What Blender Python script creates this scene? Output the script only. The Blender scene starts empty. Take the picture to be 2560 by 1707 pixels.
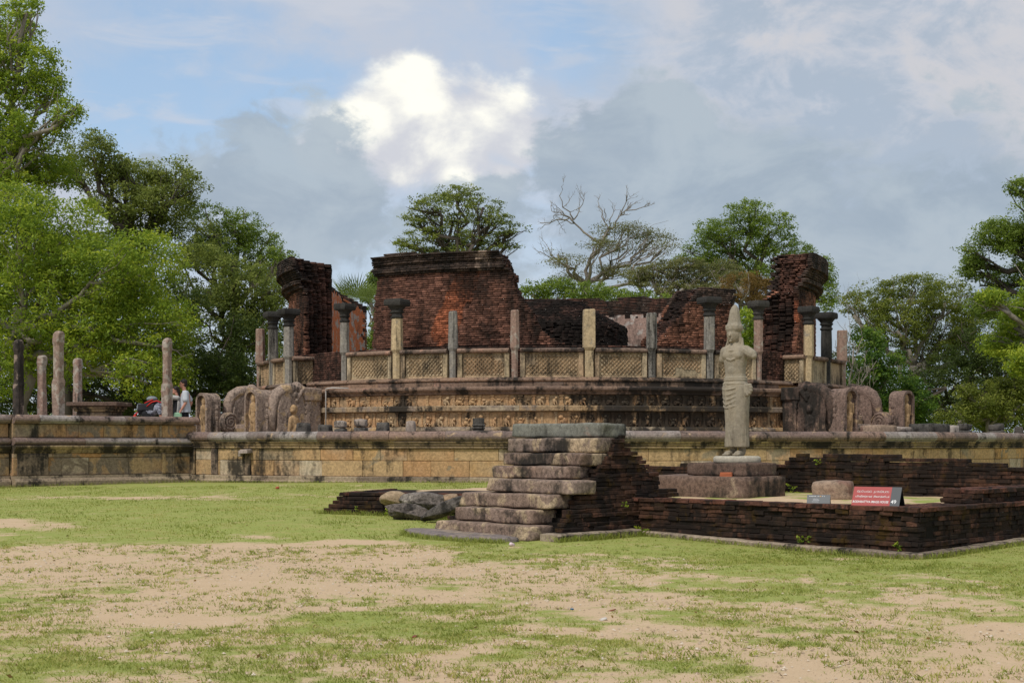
import bpy, bmesh, math, random
import numpy as np
from mathutils import Vector, Matrix, noise as mn

random.seed(7)
rng = np.random.default_rng(7)
scene = bpy.context.scene
COL = scene.collection
R_ = math.radians

# ------------------------------------------------------------------ camera
F = 3556.0                      # focal length in photograph pixels (50 mm on a 36 mm sensor)
EYE = 1.5
HZ = 1110.0                     # row of the horizon in the photograph
cam_d = bpy.data.cameras.new('camera')
cam_d.sensor_width = 36.0
cam_d.lens = F / 2560.0 * 36.0
cam_d.shift_y = (HZ - 853.5) / 2560.0
cam_d.clip_end = 2000.0
cam = bpy.data.objects.new('camera', cam_d)
COL.objects.link(cam)
cam.location = (0, 0, EYE)
cam.rotation_euler = (R_(90), 0, 0)
scene.camera = cam

# ------------------------------------------------------------------ world, sun, exposure
SUN_EL, SUN_AZ = 52.0, 215.0      # azimuth measured clockwise from +Y (the way the camera looks)
SKY_STRENGTH = 0.14
scene.view_settings.view_transform = 'Standard'
scene.view_settings.look = 'None'
scene.view_settings.gamma = 1.0
scene.view_settings.use_curve_mapping = False
scene.view_settings.exposure = 0.3
scene.render.engine = 'CYCLES'
scene.cycles.use_denoising = True
scene.cycles.max_bounces = 6
scene.cycles.diffuse_bounces = 3
scene.cycles.transparent_max_bounces = 4


class NB:
    """small helper that writes shader nodes"""
    def __init__(s, nt):
        s.nt = nt
        nt.nodes.clear()

    def n(s, t, **kw):
        nd = s.nt.nodes.new(t)
        for k, v in kw.items():
            setattr(nd, k, v)
        return nd

    def put(s, sock, v):
        if isinstance(v, bpy.types.NodeSocket):
            s.nt.links.new(v, sock)
        elif isinstance(v, (tuple, list)):
            v = tuple(v)
            dv = sock.default_value
            if len(dv) == 4 and len(v) == 3:
                v = v + (1.0,)
            sock.default_value = v
        else:
            sock.default_value = v

    def math(s, op, a, b=0.0, c=None, clamp=False):
        nd = s.n('ShaderNodeMath', operation=op)
        nd.use_clamp = clamp
        s.put(nd.inputs[0], a)
        s.put(nd.inputs[1], b)
        if c is not None:
            s.put(nd.inputs[2], c)
        return nd.outputs[0]

    def vec(s, op, a, b=None):
        nd = s.n('ShaderNodeVectorMath', operation=op)
        s.put(nd.inputs[0], a)
        if b is not None:
            s.put(nd.inputs[1], b)
        return nd.outputs['Value'] if op in ('DISTANCE', 'LENGTH', 'DOT_PRODUCT') else nd.outputs[0]

    def noise(s, v, scale, detail=4.0, rough=0.55, dist=0.0):
        nd = s.n('ShaderNodeTexNoise')
        s.put(nd.inputs['Vector'], v)
        nd.inputs['Scale'].default_value = scale
        nd.inputs['Detail'].default_value = detail
        nd.inputs['Roughness'].default_value = rough
        nd.inputs['Distortion'].default_value = dist
        return nd.outputs[0]

    def rng(s, x, a, b, c=0.0, d=1.0, smooth=True):
        nd = s.n('ShaderNodeMapRange')
        nd.interpolation_type = 'SMOOTHSTEP' if smooth else 'LINEAR'
        for k, v in zip(('Value', 'From Min', 'From Max', 'To Min', 'To Max'), (x, a, b, c, d)):
            s.put(nd.inputs[k], v)
        return nd.outputs[0]

    def mix(s, f, a, b, blend='MIX'):
        nd = s.n('ShaderNodeMix', data_type='RGBA', blend_type=blend)
        s.put(nd.inputs[0], f)
        s.put(nd.inputs[6], a)
        s.put(nd.inputs[7], b)
        return nd.outputs[2]

    def ramp(s, f, stops, interp='LINEAR'):
        nd = s.n('ShaderNodeValToRGB')
        cr = nd.color_ramp
        cr.interpolation = interp
        while len(cr.elements) < len(stops):
            cr.elements.new(0.5)
        for e, (p, c) in zip(cr.elements, stops):
            e.position = p
            e.color = tuple(c) + (1.0,) if len(c) == 3 else c
        s.put(nd.inputs[0], f)
        return nd.outputs[0]

    def sep(s, v):
        nd = s.n('ShaderNodeSeparateXYZ')
        s.put(nd.inputs[0], v)
        return nd.outputs


def sky_dir(px, py):
    v = Vector(((px * 1.08844 - 1280) / F, 1.0, (HZ - py * 1.08844) / F))
    return tuple(v.normalized())


world = bpy.data.worlds.new('World')
scene.world = world
world.use_nodes = True
w = NB(world.node_tree)
tc = w.n('ShaderNodeTexCoord').outputs['Generated']
sky = w.n('ShaderNodeTexSky', sky_type='NISHITA')
sky.sun_disc = False
sky.sun_elevation = R_(SUN_EL)
sky.sun_rotation = R_(SUN_AZ)
sky.air_density = 1.0
sky.dust_density = 1.5
sky.ozone_density = 1.5
K = 1.0 / SKY_STRENGTH
dirv = w.vec('NORMALIZE', tc)
stretched = w.vec('MULTIPLY', dirv, (1.0, 1.0, 1.6))


def noise_col(v, scale, detail, rough=0.6):
    nd = w.n('ShaderNodeTexNoise')
    w.put(nd.inputs['Vector'], v)
    nd.inputs['Scale'].default_value = scale
    nd.inputs['Detail'].default_value = detail
    nd.inputs['Roughness'].default_value = rough
    return nd.outputs['Color']


def warp(v, scale, amt, detail=5):
    c = w.vec('SUBTRACT', noise_col(v, scale, detail), (0.5, 0.5, 0.5))
    return w.vec('ADD', v, w.vec('MULTIPLY', c, (amt, amt, amt)))


dirw = warp(warp(dirv, 8.0, 0.09, 3), 30.0, 0.035, 6)
nz_big = w.noise(stretched, 5.5, 6, 0.55, 0.3)
nz_mid = w.noise(w.vec('ADD', stretched, (3.1, 0.4, 1.7)), 13.0, 8, 0.6, 0.4)
nz_fine = w.noise(w.vec('ADD', stretched, (9.1, 2.4, 5.7)), 34.0, 8, 0.62, 0.4)


def blob_field(blobs, v=None):
    out = None
    for (px, py, r) in blobs:
        rr = r * 1.08844 / F
        d = w.vec('DISTANCE', v or dirw, sky_dir(px, py))
        f = w.math('SUBTRACT', 1.0, w.math('DIVIDE', d, rr))
        out = f if out is None else w.math('SMOOTH_MAX', out, f, 0.35)
    return out


def cm(r, g, b):
    return (r * K * 0.84, g * K * 0.84, b * K * 0.84)


def times(a, b):
    return w.math('MULTIPLY', a, b)


dn = w.math('ADD', times(w.math('SUBTRACT', nz_mid, 0.5), 1.6), times(w.math('SUBTRACT', nz_fine, 0.5), 1.1))
# clear blue air under a thin, uneven lavender veil
blue = w.mix(0.35, sky.outputs[0], cm(0.36, 0.56, 0.76))
veil = w.rng(w.math('ADD', nz_big, times(w.math('SUBTRACT', nz_mid, 0.5), 0.45)), 0.34, 0.62)
blue_hole = w.rng(w.math('ADD', blob_field([(430, 190, 330), (640, 260, 240), (280, 250, 230), (1330, 70, 190)]), times(dn, 0.6)), 0.0, 0.8)
veil = times(w.math('ADD', times(veil, 0.4), 0.58), w.math('SUBTRACT', 1.0, times(blue_hole, 0.80)))
col = w.mix(veil, blue, cm(0.53, 0.57, 0.655))
# drawn-out pale streaks
streak = w.noise(w.vec('MULTIPLY', dirv, (2.0, 1.0, 8.0)), 6.0, 6, 0.55, 0.6)
col = w.mix(times(w.rng(streak, 0.48, 0.70), 0.55), col, cm(0.60, 0.625, 0.69))
# broken pale clouds with grey gaps, thicker towards one side
brk = w.rng(w.math('ADD', times(nz_mid, 0.6), w.math('ADD', times(nz_fine, 0.2), times(nz_big, 0.2))), 0.44, 0.58)
right = w.rng(w.sep(dirv)[0], 0.0, 0.16)
col = w.mix(times(right, times(w.math('SUBTRACT', 1.0, brk), 0.8)), col, cm(0.395, 0.465, 0.555))
col = w.mix(times(right, times(brk, 0.8)), col, cm(0.61, 0.605, 0.63))
# sunlit cumulus: heaped billows, cream on top, lavender beneath
vor = w.n('ShaderNodeTexVoronoi', feature='SMOOTH_F1')
w.put(vor.inputs['Vector'], warp(w.vec('MULTIPLY', dirv, (1.0, 1.0, 1.25)), 40.0, 0.02, 4))
vor.inputs['Scale'].default_value = 26.0
vor.inputs['Smoothness'].default_value = 0.6
billow = w.math('SUBTRACT', 0.42, vor.outputs['Distance'])
cum = w.math('ADD', blob_field([(930, 245, 115), (865, 290, 110), (1010, 265, 115), (1120, 265, 115), (1200, 310, 100), (790, 330, 105), (730, 365, 70), (940, 335, 115), (1050, 335, 120), (1285, 345, 75), (1150, 410, 60)], warp(dirv, 12.0, 0.035, 5)), w.math('ADD', times(dn, 0.5), times(billow, 0.6)))
cum_m = w.rng(cum, -0.04, 0.45)
high = w.rng(w.math('ADD', w.sep(dirv)[2], times(w.sep(dirv)[0], -0.10)), 0.195, 0.25)
shade = w.rng(w.math('ADD', times(cum, 0.3), w.math('ADD', times(billow, 1.5), w.math('ADD', times(w.math('SUBTRACT', nz_mid, 0.5), 2.0), times(high, 0.5)))), -0.05, 0.85)
cum_c = w.mix(shade, cm(0.62, 0.635, 0.69), cm(1.04, 1.02, 0.92))
col = w.mix(times(cum_m, 0.96), col, cum_c)
# grey bank lying in front of it
bank = w.math('ADD', blob_field([(1400, 300, 170), (1530, 340, 200), (1420, 480, 290), (1760, 540, 330), (1040, 560, 190), (1270, 420, 90), (820, 470, 150), (1120, 470, 110), (640, 450, 240), (430, 450, 190), (2150, 600, 380), (1290, 400, 120)]), times(dn, 0.8))
bank_m = w.rng(bank, 0.10, 0.42)
bank_c = w.mix(w.rng(nz_mid, 0.35, 0.65), cm(0.345, 0.42, 0.505), cm(0.43, 0.505, 0.575))
bank_far = w.rng(w.math('ADD', nz_big, times(w.math('SUBTRACT', nz_mid, 0.5), 0.5)), 0.5, 0.62)
inview = w.rng(w.sep(dirv)[1], 0.80, 0.90)
bank_all = w.math('MAXIMUM', bank_m, times(bank_far, w.math('SUBTRACT', 1.0, inview)))
col = w.mix(times(bank_all, 0.93), col, bank_c)
bg = w.n('ShaderNodeBackground')
w.put(bg.inputs[0], col)
bg.inputs[1].default_value = SKY_STRENGTH
wo = w.n('ShaderNodeOutputWorld')
w.nt.links.new(bg.outputs[0], wo.inputs[0])

sun_d = bpy.data.lights.new('sun', 'SUN')
sun_d.energy = 2.0
sun_d.angle = R_(10)
sun_d.color = (1.0, 0.95, 0.87)
sun = bpy.data.objects.new('sun', sun_d)
COL.objects.link(sun)
_az, _el = R_(SUN_AZ), R_(SUN_EL)
_to = Vector((math.sin(_az) * math.cos(_el), math.cos(_az) * math.cos(_el), math.sin(_el)))
sun.rotation_euler = (-_to).to_track_quat('-Z', 'Y').to_euler()

# ------------------------------------------------------------------ object helpers
WM = {}


def mesh_np(name, V, Fc, smooth=False, attrs=None):
    V = np.asarray(V, dtype=np.float32)
    Fc = np.asarray(Fc, dtype=np.int32)
    me = bpy.data.meshes.new(name)
    n, k = Fc.shape
    me.vertices.add(len(V))
    me.vertices.foreach_set('co', V.ravel())
    me.loops.add(n * k)
    me.loops.foreach_set('vertex_index', Fc.ravel())
    me.polygons.add(n)
    me.polygons.foreach_set('loop_start', np.arange(0, n * k, k, dtype=np.int32))
    if smooth:
        me.polygons.foreach_set('use_smooth', np.ones(n, dtype=bool))
    me.update(calc_edges=True)
    for a, vals in (attrs or {}).items():
        at_ = me.attributes.new(a, 'FLOAT', 'POINT')
        at_.data.foreach_set('value', np.asarray(vals, dtype=np.float32).ravel())
    return me


class G:
    """collects shapes in world or local coordinates and makes ONE mesh of them"""
    def __init__(s):
        s.v, s.f = [], []

    def add(s, vs, fs):
        o = len(s.v)
        s.v.extend([tuple(v) for v in vs])
        s.f.extend([tuple(i + o for i in f) for f in fs])
        return s

    def hexa(s, p):
        return s.add(p, [(0, 3, 2, 1), (4, 5, 6, 7), (0, 1, 5, 4), (1, 2, 6, 5), (2, 3, 7, 6), (3, 0, 4, 7)])

    def box(s, c, d, rz=0.0, taper=1.0, M=None):
        x, y, z = d[0] / 2, d[1] / 2, d[2] / 2
        p = [(-x, -y, -z), (x, -y, -z), (x, y, -z), (-x, y, -z), (-x * taper, -y * taper, z), (x * taper, -y * taper, z), (x * taper, y * taper, z), (-x * taper, y * taper, z)]
        m = (Matrix.Translation(c) @ Matrix.Rotation(rz, 4, 'Z')) if M is None else M
        return s.hexa([m @ Vector(q) for q in p])

    def loft(s, rings, caps=True):
        n = len(rings[0])
        vs = [v for r in rings for v in r]
        fs = []
        for i in range(len(rings) - 1):
            for j in range(n):
                a, b = i * n + j, i * n + (j + 1) % n
                fs.append((a, b, b + n, a + n))
        if caps:
            fs.append(tuple(range(n))[::-1])
            fs.append(tuple(range((len(rings) - 1) * n, len(rings) * n)))
        return s.add(vs, fs)

    def lathe(s, prof, seg=16, M=None, rot=0.0, sx=1.0, sy=1.0):
        M = M or Matrix.Identity(4)
        return s.loft([[M @ Vector((r * sx * math.cos(rot + 2 * math.pi * k / seg), r * sy * math.sin(rot + 2 * math.pi * k / seg), z)) for k in range(seg)] for (r, z) in prof])

    def tube(s, pts, rad, seg=6):
        pts = [Vector(p) for p in pts]
        rings = []
        up = Vector((0.31, 0.22, 0.92))
        for i, p in enumerate(pts):
            t = (pts[min(i + 1, len(pts) - 1)] - pts[max(i - 1, 0)]).normalized()
            a = t.cross(up)
            if a.length < 1e-3:
                a = t.cross(Vector((1, 0, 0)))
            a.normalize()
            b = t.cross(a)
            r = rad[i] if isinstance(rad, (list, tuple)) else rad
            rings.append([p + a * r * math.cos(2 * math.pi * k / seg) + b * r * math.sin(2 * math.pi * k / seg) for k in range(seg)])
        return s.loft(rings)

    def ell(s, c, r, seg=10, rings=7, M=None):
        c = Vector(c)
        M = M or Matrix.Identity(3)
        rr = (r, r, r) if isinstance(r, (int, float)) else r
        rg = []
        for i in range(1, rings):
            th = math.pi * i / rings
            rg.append([c + M @ Vector((rr[0] * math.sin(th) * math.cos(2 * math.pi * k / seg), rr[1] * math.sin(th) * math.sin(2 * math.pi * k / seg), -rr[2] * math.cos(th))) for k in range(seg)])
        return s.loft(rg)

    def cap(s, p0, r0, p1, r1, seg=10):
        p0, p1 = Vector(p0), Vector(p1)
        t = (p1 - p0)
        L = t.length
        t.normalize()
        pts, rad = [], []
        for k in range(4):
            a = math.pi / 2 * (1 - k / 4.0)
            pts.append(p0 - t * r0 * math.sin(a) * 0.98)
            rad.append(max(r0 * math.cos(a), r0 * 0.12))
        pts += [p0, p1]
        rad += [r0, r1]
        for k in range(1, 5):
            a = math.pi / 2 * k / 4.0
            pts.append(p1 + t * r1 * math.sin(a) * 0.98)
            rad.append(max(r1 * math.cos(a), r1 * 0.12))
        return s.tube(pts, rad, seg)

    def mesh(s, name, smooth=False, jitter=0.0, bevel=0.0, fix=True):
        bm = bmesh.new()
        vs = [bm.verts.new(v) for v in s.v]
        for f in s.f:
            try:
                bm.faces.new([vs[i] for i in f])
            except ValueError:
                pass
        if bevel:
            bmesh.ops.bevel(bm, geom=list(bm.edges), offset=bevel, segments=1, affect='EDGES', profile=0.5, clamp_overlap=True)
        if fix:
            bmesh.ops.recalc_face_normals(bm, faces=list(bm.faces))
        if jitter:
            for v in bm.verts:
                q = mn.noise_vector(v.co * 3.1 + Vector((11, 5, 3)))
                q2 = mn.noise_vector(v.co * 9.7)
                v.co += q * jitter + q2 * jitter * 0.5
        me = bpy.data.meshes.new(name)
        bm.to_mesh(me)
        bm.free()
        if smooth:
            me.polygons.foreach_set('use_smooth', [True] * len(me.polygons))
        return me


def fuse(g, voxel, smooth_it=4, factor=0.5, disp=None):
    """join overlapping shapes to one continuous skin"""
    me = g.mesh('tmp')
    o = bpy.data.objects.new('tmp', me)
    COL.objects.link(o)
    r = o.modifiers.new('r', 'REMESH')
    r.mode = 'VOXEL'
    r.voxel_size = voxel
    if smooth_it:
        sm = o.modifiers.new('s', 'SMOOTH')
        sm.iterations = smooth_it
        sm.factor = factor
    dg = bpy.context.evaluated_depsgraph_get()
    out = bpy.data.meshes.new_from_object(o.evaluated_get(dg))
    bpy.data.objects.remove(o)
    bpy.data.meshes.remove(me)
    if disp:
        n = len(out.vertices)
        co = np.zeros(n * 3, dtype=np.float32)
        out.vertices.foreach_get('co', co)
        co = co.reshape(-1, 3)
        for i in range(n):
            v = Vector(co[i])
            co[i] += np.array(mn.noise_vector(v * disp[1])) * disp[0]
        out.vertices.foreach_set('co', co.ravel())
    out.polygons.foreach_set('use_smooth', [True] * len(out.polygons))
    out.update()
    return out


def ob(name, me, mat=None, parent=None, M=None):
    o = bpy.data.objects.new(name, me)
    COL.objects.link(o)
    M = M if M is not None else Matrix.Identity(4)
    o.matrix_basis = M
    WM[o.name] = M.copy()
    if mat is not None and me is not None and not me.materials:
        me.materials.append(mat)
    if parent is not None:
        o.parent = parent
        o.matrix_parent_inverse = WM[parent.name].inverted()
    return o


def tag(o, label=None, cat=None, group=None, kind=None):
    for k, v in (('label', label), ('category', cat), ('group', group), ('kind', kind)):
        if v:
            o[k] = v
    return o


def thing(name, loc, label, cat, group=None, rz=0.0):
    return tag(ob(name, None, M=Matrix.Translation(loc) @ Matrix.Rotation(rz, 4, 'Z')), label, cat, group, 'thing')


def P3(px, py, d):
    """a point at depth d on the sight line of a spot in the 2352-wide view of the photograph"""
    return Vector(((px * 1.08844 - 1280) / F * d, d, EYE - (py * 1.08844 - HZ) / F * d))


def sm(a, b, x):
    t = np.clip((x - a) / (b - a), 0, 1)
    return t * t * (3 - 2 * t)


def gz(x, y):
    """height of the ground"""
    x = np.asarray(x, dtype=float)
    y = np.asarray(y, dtype=float)
    base = 0.0253 * np.clip(y - 18.6, 0, 19.2)
    tilt = 0.0095 * np.clip(x, -14, 0) * sm(24, 36, y)
    und = 0.018 * np.sin(x * 0.9 + 1.3) * np.sin(y * 0.7) * sm(9, 14, y) * (1 - sm(30, 36, y))
    return base + tilt + und


def gzf(x, y):
    return float(gz(x, y))


VC = (1.53, 56.0)              # centre of the round shrine


def pol(ph, R):
    return (VC[0] + R * math.sin(R_(ph)), VC[1] - R * math.cos(R_(ph)))


def phi_of(px, R):
    """bearing (seen from the shrine's centre) of a spot on a ring of radius R, near side"""
    best, bp = 9e9, 0
    for k in range(-780, 781):
        ph = k / 10.0
        x, y = pol(ph, R)
        e = abs(x / y * F + 1280 - px * 1.08844)
        if e < best:
            best, bp = e, ph
    return bp


def arc(g, prof, a0, a1, R, n=4, jit=0.0, c=VC):
    rings = []
    for i in range(n + 1):
        a = R_(a0 + (a1 - a0) * i / n)
        rings.append([(c[0] + (R + o) * math.sin(a), c[1] - (R + o) * math.cos(a), z) for (o, z) in prof])
    return g.loft(rings)


def line(g, prof, p0, p1, nrm, n=1):
    rings = []
    for i in range(n + 1):
        t = i / n
        x, y = p0[0] + (p1[0] - p0[0]) * t, p0[1] + (p1[1] - p0[1]) * t
        rings.append([(x + nrm[0] * o, y + nrm[1] * o, z) for (o, z) in prof])
    return g.loft(rings)


def roll(z0, z1, out, back=-0.45, lip=0.03):
    """coping section: rounded front with a fillet beneath"""
    h = z1 - z0
    return [(back, z0), (out - lip - 0.04, z0), (out - lip, z0 + h * 0.16), (out, z0 + h * 0.22), (out + 0.02, z0 + h * 0.42), (out + 0.01, z0 + h * 0.62), (out - 0.035, z0 + h * 0.84), (out - 0.1, z1 - 0.004), (out - 0.16, z1), (back, z1)]


def slab(z0, z1, out, back=-0.4, ch=0.02):
    return [(back, z0), (out - ch, z0), (out, z0 + ch), (out, z1 - ch), (out - ch, z1), (back, z1)]

# ------------------------------------------------------------------ materials
def new_mat(name):
    m = bpy.data.materials.new(name)
    m.use_nodes = True
    return m, NB(m.node_tree)


def finish(b, col, rough=0.9, bump=None, spec=0.25, strength=0.4, dist=0.02, trans=0.0, metal=0.0):
    p = b.n('ShaderNodeBsdfPrincipled')
    b.put(p.inputs['Base Color'], col)
    b.put(p.inputs['Roughness'], rough)
    p.inputs['Specular IOR Level'].default_value = spec
    p.inputs['Metallic'].default_value = metal
    if bump is not None:
        bn = b.n('ShaderNodeBump')
        bn.inputs['Strength'].default_value = strength
        bn.inputs['Distance'].default_value = dist
        b.put(bn.inputs['Height'], bump)
        b.nt.links.new(bn.outputs[0], p.inputs['Normal'])
    out = b.n('ShaderNodeOutputMaterial')
    if trans:
        t = b.n('ShaderNodeBsdfTranslucent')
        b.put(t.inputs[0], col)
        ms = b.n('ShaderNodeMixShader')
        ms.inputs[0].default_value = trans
        b.nt.links.new(p.outputs[0], ms.inputs[1])
        b.nt.links.new(t.outputs[0], ms.inputs[2])
        b.nt.links.new(ms.outputs[0], out.inputs[0])
    else:
        b.nt.links.new(p.outputs[0], out.inputs[0])


def stone(name, palette, stain=0.35, stain_col=(0.022, 0.02, 0.017), sscale=1.2, streak=0.35, lichen=0.0, lichen_col=(0.5, 0.5, 0.46),
          patch=None, patch_cov=0.35, pscale=1.0, bump=0.5, dist=0.02, marks=(), patch_marks=(), grain=0.25, soft=0.12, moss=0.0, moss_col=(0.045, 0.05, 0.012), lscale=7.0, per=0.0, carve=0.0):
    """weathered masonry: a palette picked per block, patches, black algae with streaks, lichen, grain"""
    m, b = new_mat(name)
    pos = b.n('ShaderNodeNewGeometry').outputs['Position']
    rnd = b.n('ShaderNodeObjectInfo').outputs['Random']
    k = len(palette)
    if k > 1:
        sel = b.math('ADD', rnd, b.math('MULTIPLY', b.math('SUBTRACT', b.noise(pos, 0.9 * pscale, 3), 0.5), 0.5), clamp=True)
        col = b.ramp(sel, [(i / (k - 1.0), c) for i, c in enumerate(palette)])
    else:
        col = palette[0]
    if patch is not None:
        pn = b.noise(b.vec('ADD', pos, (4.2, 7.7, 1.3)), 1.7 * pscale, 6, 0.6, 0.5)
        for (c, r, a) in patch_marks:
            pn = b.math('ADD', pn, b.math('MULTIPLY', b.rng(b.vec('DISTANCE', pos, c), r, 0.0), a))
        col = b.mix(b.rng(pn, 0.72 - patch_cov * 0.5, 0.80 - patch_cov * 0.5), col, patch)
    g1 = b.noise(pos, 14.0, 6, 0.65)
    g2 = b.noise(pos, 55.0, 4, 0.6)
    gv = b.rng(b.math('ADD', b.math('MULTIPLY', g1, 0.6), b.math('MULTIPLY', g2, 0.4)), 0.34, 0.66)
    if per:
        pa = b.n('ShaderNodeAttribute', attribute_name='tint').outputs['Fac']
        col = b.mix(1.0, col, b.mix(pa, (1 - per,) * 3, (1 + per * 1.3,) * 3), 'MULTIPLY')
    col = b.mix(1.0, col, b.mix(gv, (1 - grain * 1.35,) * 3, (1 + grain * 1.35,) * 3), 'MULTIPLY')
    # black algae, with vertical runs
    sv = b.vec('MULTIPLY', pos, (1.0, 1.0, streak))
    s1 = b.noise(b.vec('ADD', sv, (1.7, 3.3, 8.1)), sscale, 7, 0.62, 0.3)
    s2 = b.noise(b.vec('MULTIPLY', pos, (1.0, 1.0, 0.12)), sscale * 5.0, 4, 0.6)
    s3 = b.noise(pos, sscale * 9.0, 5, 0.65)
    st = b.math('ADD', b.math('MULTIPLY', s1, 0.62), b.math('ADD', b.math('MULTIPLY', s2, 0.23), b.math('MULTIPLY', s3, 0.15)))
    for (c, r, a) in marks:
        cc = Vector(c)
        d = b.vec('DISTANCE', pos, tuple(cc))
        st = b.math('ADD', st, b.math('MULTIPLY', b.rng(d, r, 0.0), a))
    th = 0.68 - 0.36 * stain
    col = b.mix(b.math('MULTIPLY', b.rng(st, th - soft * 0.5, th + soft * 0.5), 0.93), col, stain_col)
    if moss:
        mo = b.noise(b.vec('ADD', pos, (2.2, 1.1, 6.0)), 2.6, 6, 0.65)
        col = b.mix(b.rng(mo, 0.66 - 0.3 * moss, 0.78 - 0.3 * moss), col, moss_col)
    if lichen:
        l1 = b.noise(b.vec('ADD', pos, (5.0, 9.0, 2.0)), lscale, 4, 0.6)
        l2 = b.noise(pos, 0.9, 3)
        lv = b.math('ADD', b.math('MULTIPLY', l1, 0.75), b.math('MULTIPLY', l2, 0.3))
        col = b.mix(b.rng(lv, 0.74 - lichen * 0.3, 0.78 - lichen * 0.3), col, lichen_col)
    h = b.math('ADD', b.math('MULTIPLY', g1, 0.7), b.math('MULTIPLY', g2, 0.35))
    if carve:
        vo = b.n('ShaderNodeTexVoronoi', feature='SMOOTH_F1')
        wv = b.vec('ADD', pos, b.vec('MULTIPLY', b.n('ShaderNodeTexNoise').outputs['Color'], (0.0, 0.0, 0.0)))
        b.put(vo.inputs['Vector'], b.vec('MULTIPLY', pos, (1.0, 1.0, 0.7)))
        vo.inputs['Scale'].default_value = 6.5
        c2 = b.noise(pos, 7.0, 3, 0.5, 1.5)
        h = b.math('ADD', b.math('MULTIPLY', h, 0.25), b.math('ADD', b.math('MULTIPLY', vo.outputs['Distance'], -carve), b.math('MULTIPLY', c2, carve)))
        col = b.mix(b.math('MULTIPLY', b.rng(c2, 0.52, 0.40), 0.35), col, stain_col)  # hollows of the carving bump are mixed darker in the colour too
    finish(b, col, 0.92, h, 0.2, bump, dist)
    return m


TAN = (0.44, 0.295, 0.155)
OCH = (0.52, 0.295, 0.115)
PALE = (0.47, 0.385, 0.275)
GREY = (0.27, 0.24, 0.19)
PURP = (0.19, 0.13, 0.11)
BROWN = (0.16, 0.105, 0.075)
M_BLOCK = stone('sandstone_block', [(0.36, 0.275, 0.18), OCH, (0.47, 0.315, 0.165), TAN, (0.44, 0.25, 0.12), PALE], stain=0.33, sscale=1.1, patch=(0.29, 0.225, 0.145), patch_cov=0.30, streak=0.4,
                marks=[((-7.5, 40.0, 1.1), 3.0, 0.045), ((-3.0, 38.0, 1.3), 0.9, 0.06)])
M_PBLOCK = stone('porch_block', [(0.28, 0.23, 0.16), (0.46, 0.24, 0.10), (0.40, 0.27, 0.14), TAN, (0.36, 0.20, 0.11), PALE], stain=0.31, sscale=1.3, patch=(0.24, 0.18, 0.125), patch_cov=0.5, streak=0.3)
M_COPE = stone('coping_stone', [PURP, (0.20, 0.145, 0.125), (0.31, 0.27, 0.245), (0.14, 0.105, 0.09), (0.26, 0.17, 0.13), (0.17, 0.125, 0.11)], stain=0.30, sscale=2.2, patch=(0.40, 0.28, 0.18), patch_cov=0.26, streak=1.0, pscale=1.3)
M_MOULD = stone('moulding_stone', [(0.18, 0.13, 0.09), (0.34, 0.24, 0.13), (0.20, 0.145, 0.11)], stain=0.50, sscale=1.8, patch=(0.40, 0.29, 0.15), patch_cov=0.3, streak=0.8)
M_BASE = stone('base_stone', [(0.22, 0.16, 0.115), (0.36, 0.28, 0.19), (0.18, 0.135, 0.10)], stain=0.40, sscale=1.6, streak=0.9)
FR_MARKS = [((5.6, 44.6, 2.6), 4.0, 0.125), ((3.2, 44.1, 2.6), 1.9, 0.11), ((-3.6, 44.9, 2.75), 0.9, 0.16), ((7.5, 45.5, 3.0), 2.0, 0.10)]
M_FRIEZE = stone('frieze_stone', [(0.47, 0.30, 0.155), (0.45, 0.26, 0.13), (0.42, 0.305, 0.18)], stain=0.33, sscale=1.4, patch=(0.34, 0.23, 0.13), patch_cov=0.32, streak=0.5, marks=FR_MARKS)
M_LEDGE = stone('ledge_stone', [(0.42, 0.27, 0.13), (0.30, 0.22, 0.14), (0.36, 0.29, 0.20)], stain=0.36, sscale=1.8, patch=(0.26, 0.20, 0.15), patch_cov=0.4, streak=0.9, marks=FR_MARKS)
M_CORN = stone('cornice_stone', [(0.20, 0.135, 0.105), (0.28, 0.18, 0.12), (0.16, 0.115, 0.09)], stain=0.38, sscale=1.7, patch=(0.36, 0.21, 0.15), patch_cov=0.25, streak=0.9, marks=[((5.6, 44.6, 3.2), 3.4, 0.12)])
M_PANEL = stone('panel_stone', [(0.44, 0.335, 0.20), (0.48, 0.38, 0.245), (0.42, 0.29, 0.175)], stain=0.42, sscale=2.0, patch=(0.34, 0.26, 0.16), patch_cov=0.3, streak=0.45, soft=0.2)
M_LATT = stone('lattice_stone', [(0.48, 0.365, 0.225), (0.50, 0.35, 0.21)], stain=0.38, sscale=2.6, streak=0.5, soft=0.2)
M_CAPST = stone('capital_stone', [(0.035, 0.033, 0.03), (0.06, 0.055, 0.048)], stain=0.3, bump=0.6)
M_SHAFT_G = stone('column_grey', [(0.21, 0.20, 0.18), (0.26, 0.235, 0.20)], stain=0.36, sscale=2.4, streak=0.12, patch=(0.30, 0.27, 0.22), patch_cov=0.4, pscale=1.5)
M_SHAFT_T = stone('column_tan', [(0.50, 0.38, 0.22), (0.46, 0.35, 0.21)], stain=0.24, sscale=2.6, streak=0.12, patch=(0.34, 0.28, 0.2), patch_cov=0.3, pscale=1.5)
M_SHAFT_R = stone('column_russet', [(0.27, 0.175, 0.135), (0.32, 0.215, 0.165)], stain=0.27, sscale=2.6, streak=0.12, patch=(0.36, 0.3, 0.24), patch_cov=0.4, pscale=1.8, lichen=0.1)
M_PILLAR = stone('porch_pillar', [(0.26, 0.21, 0.165), (0.31, 0.20, 0.16), (0.25, 0.19, 0.15)], stain=0.27, sscale=3.0, streak=0.12, patch=(0.37, 0.315, 0.265), patch_cov=0.45, pscale=2.2)
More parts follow.
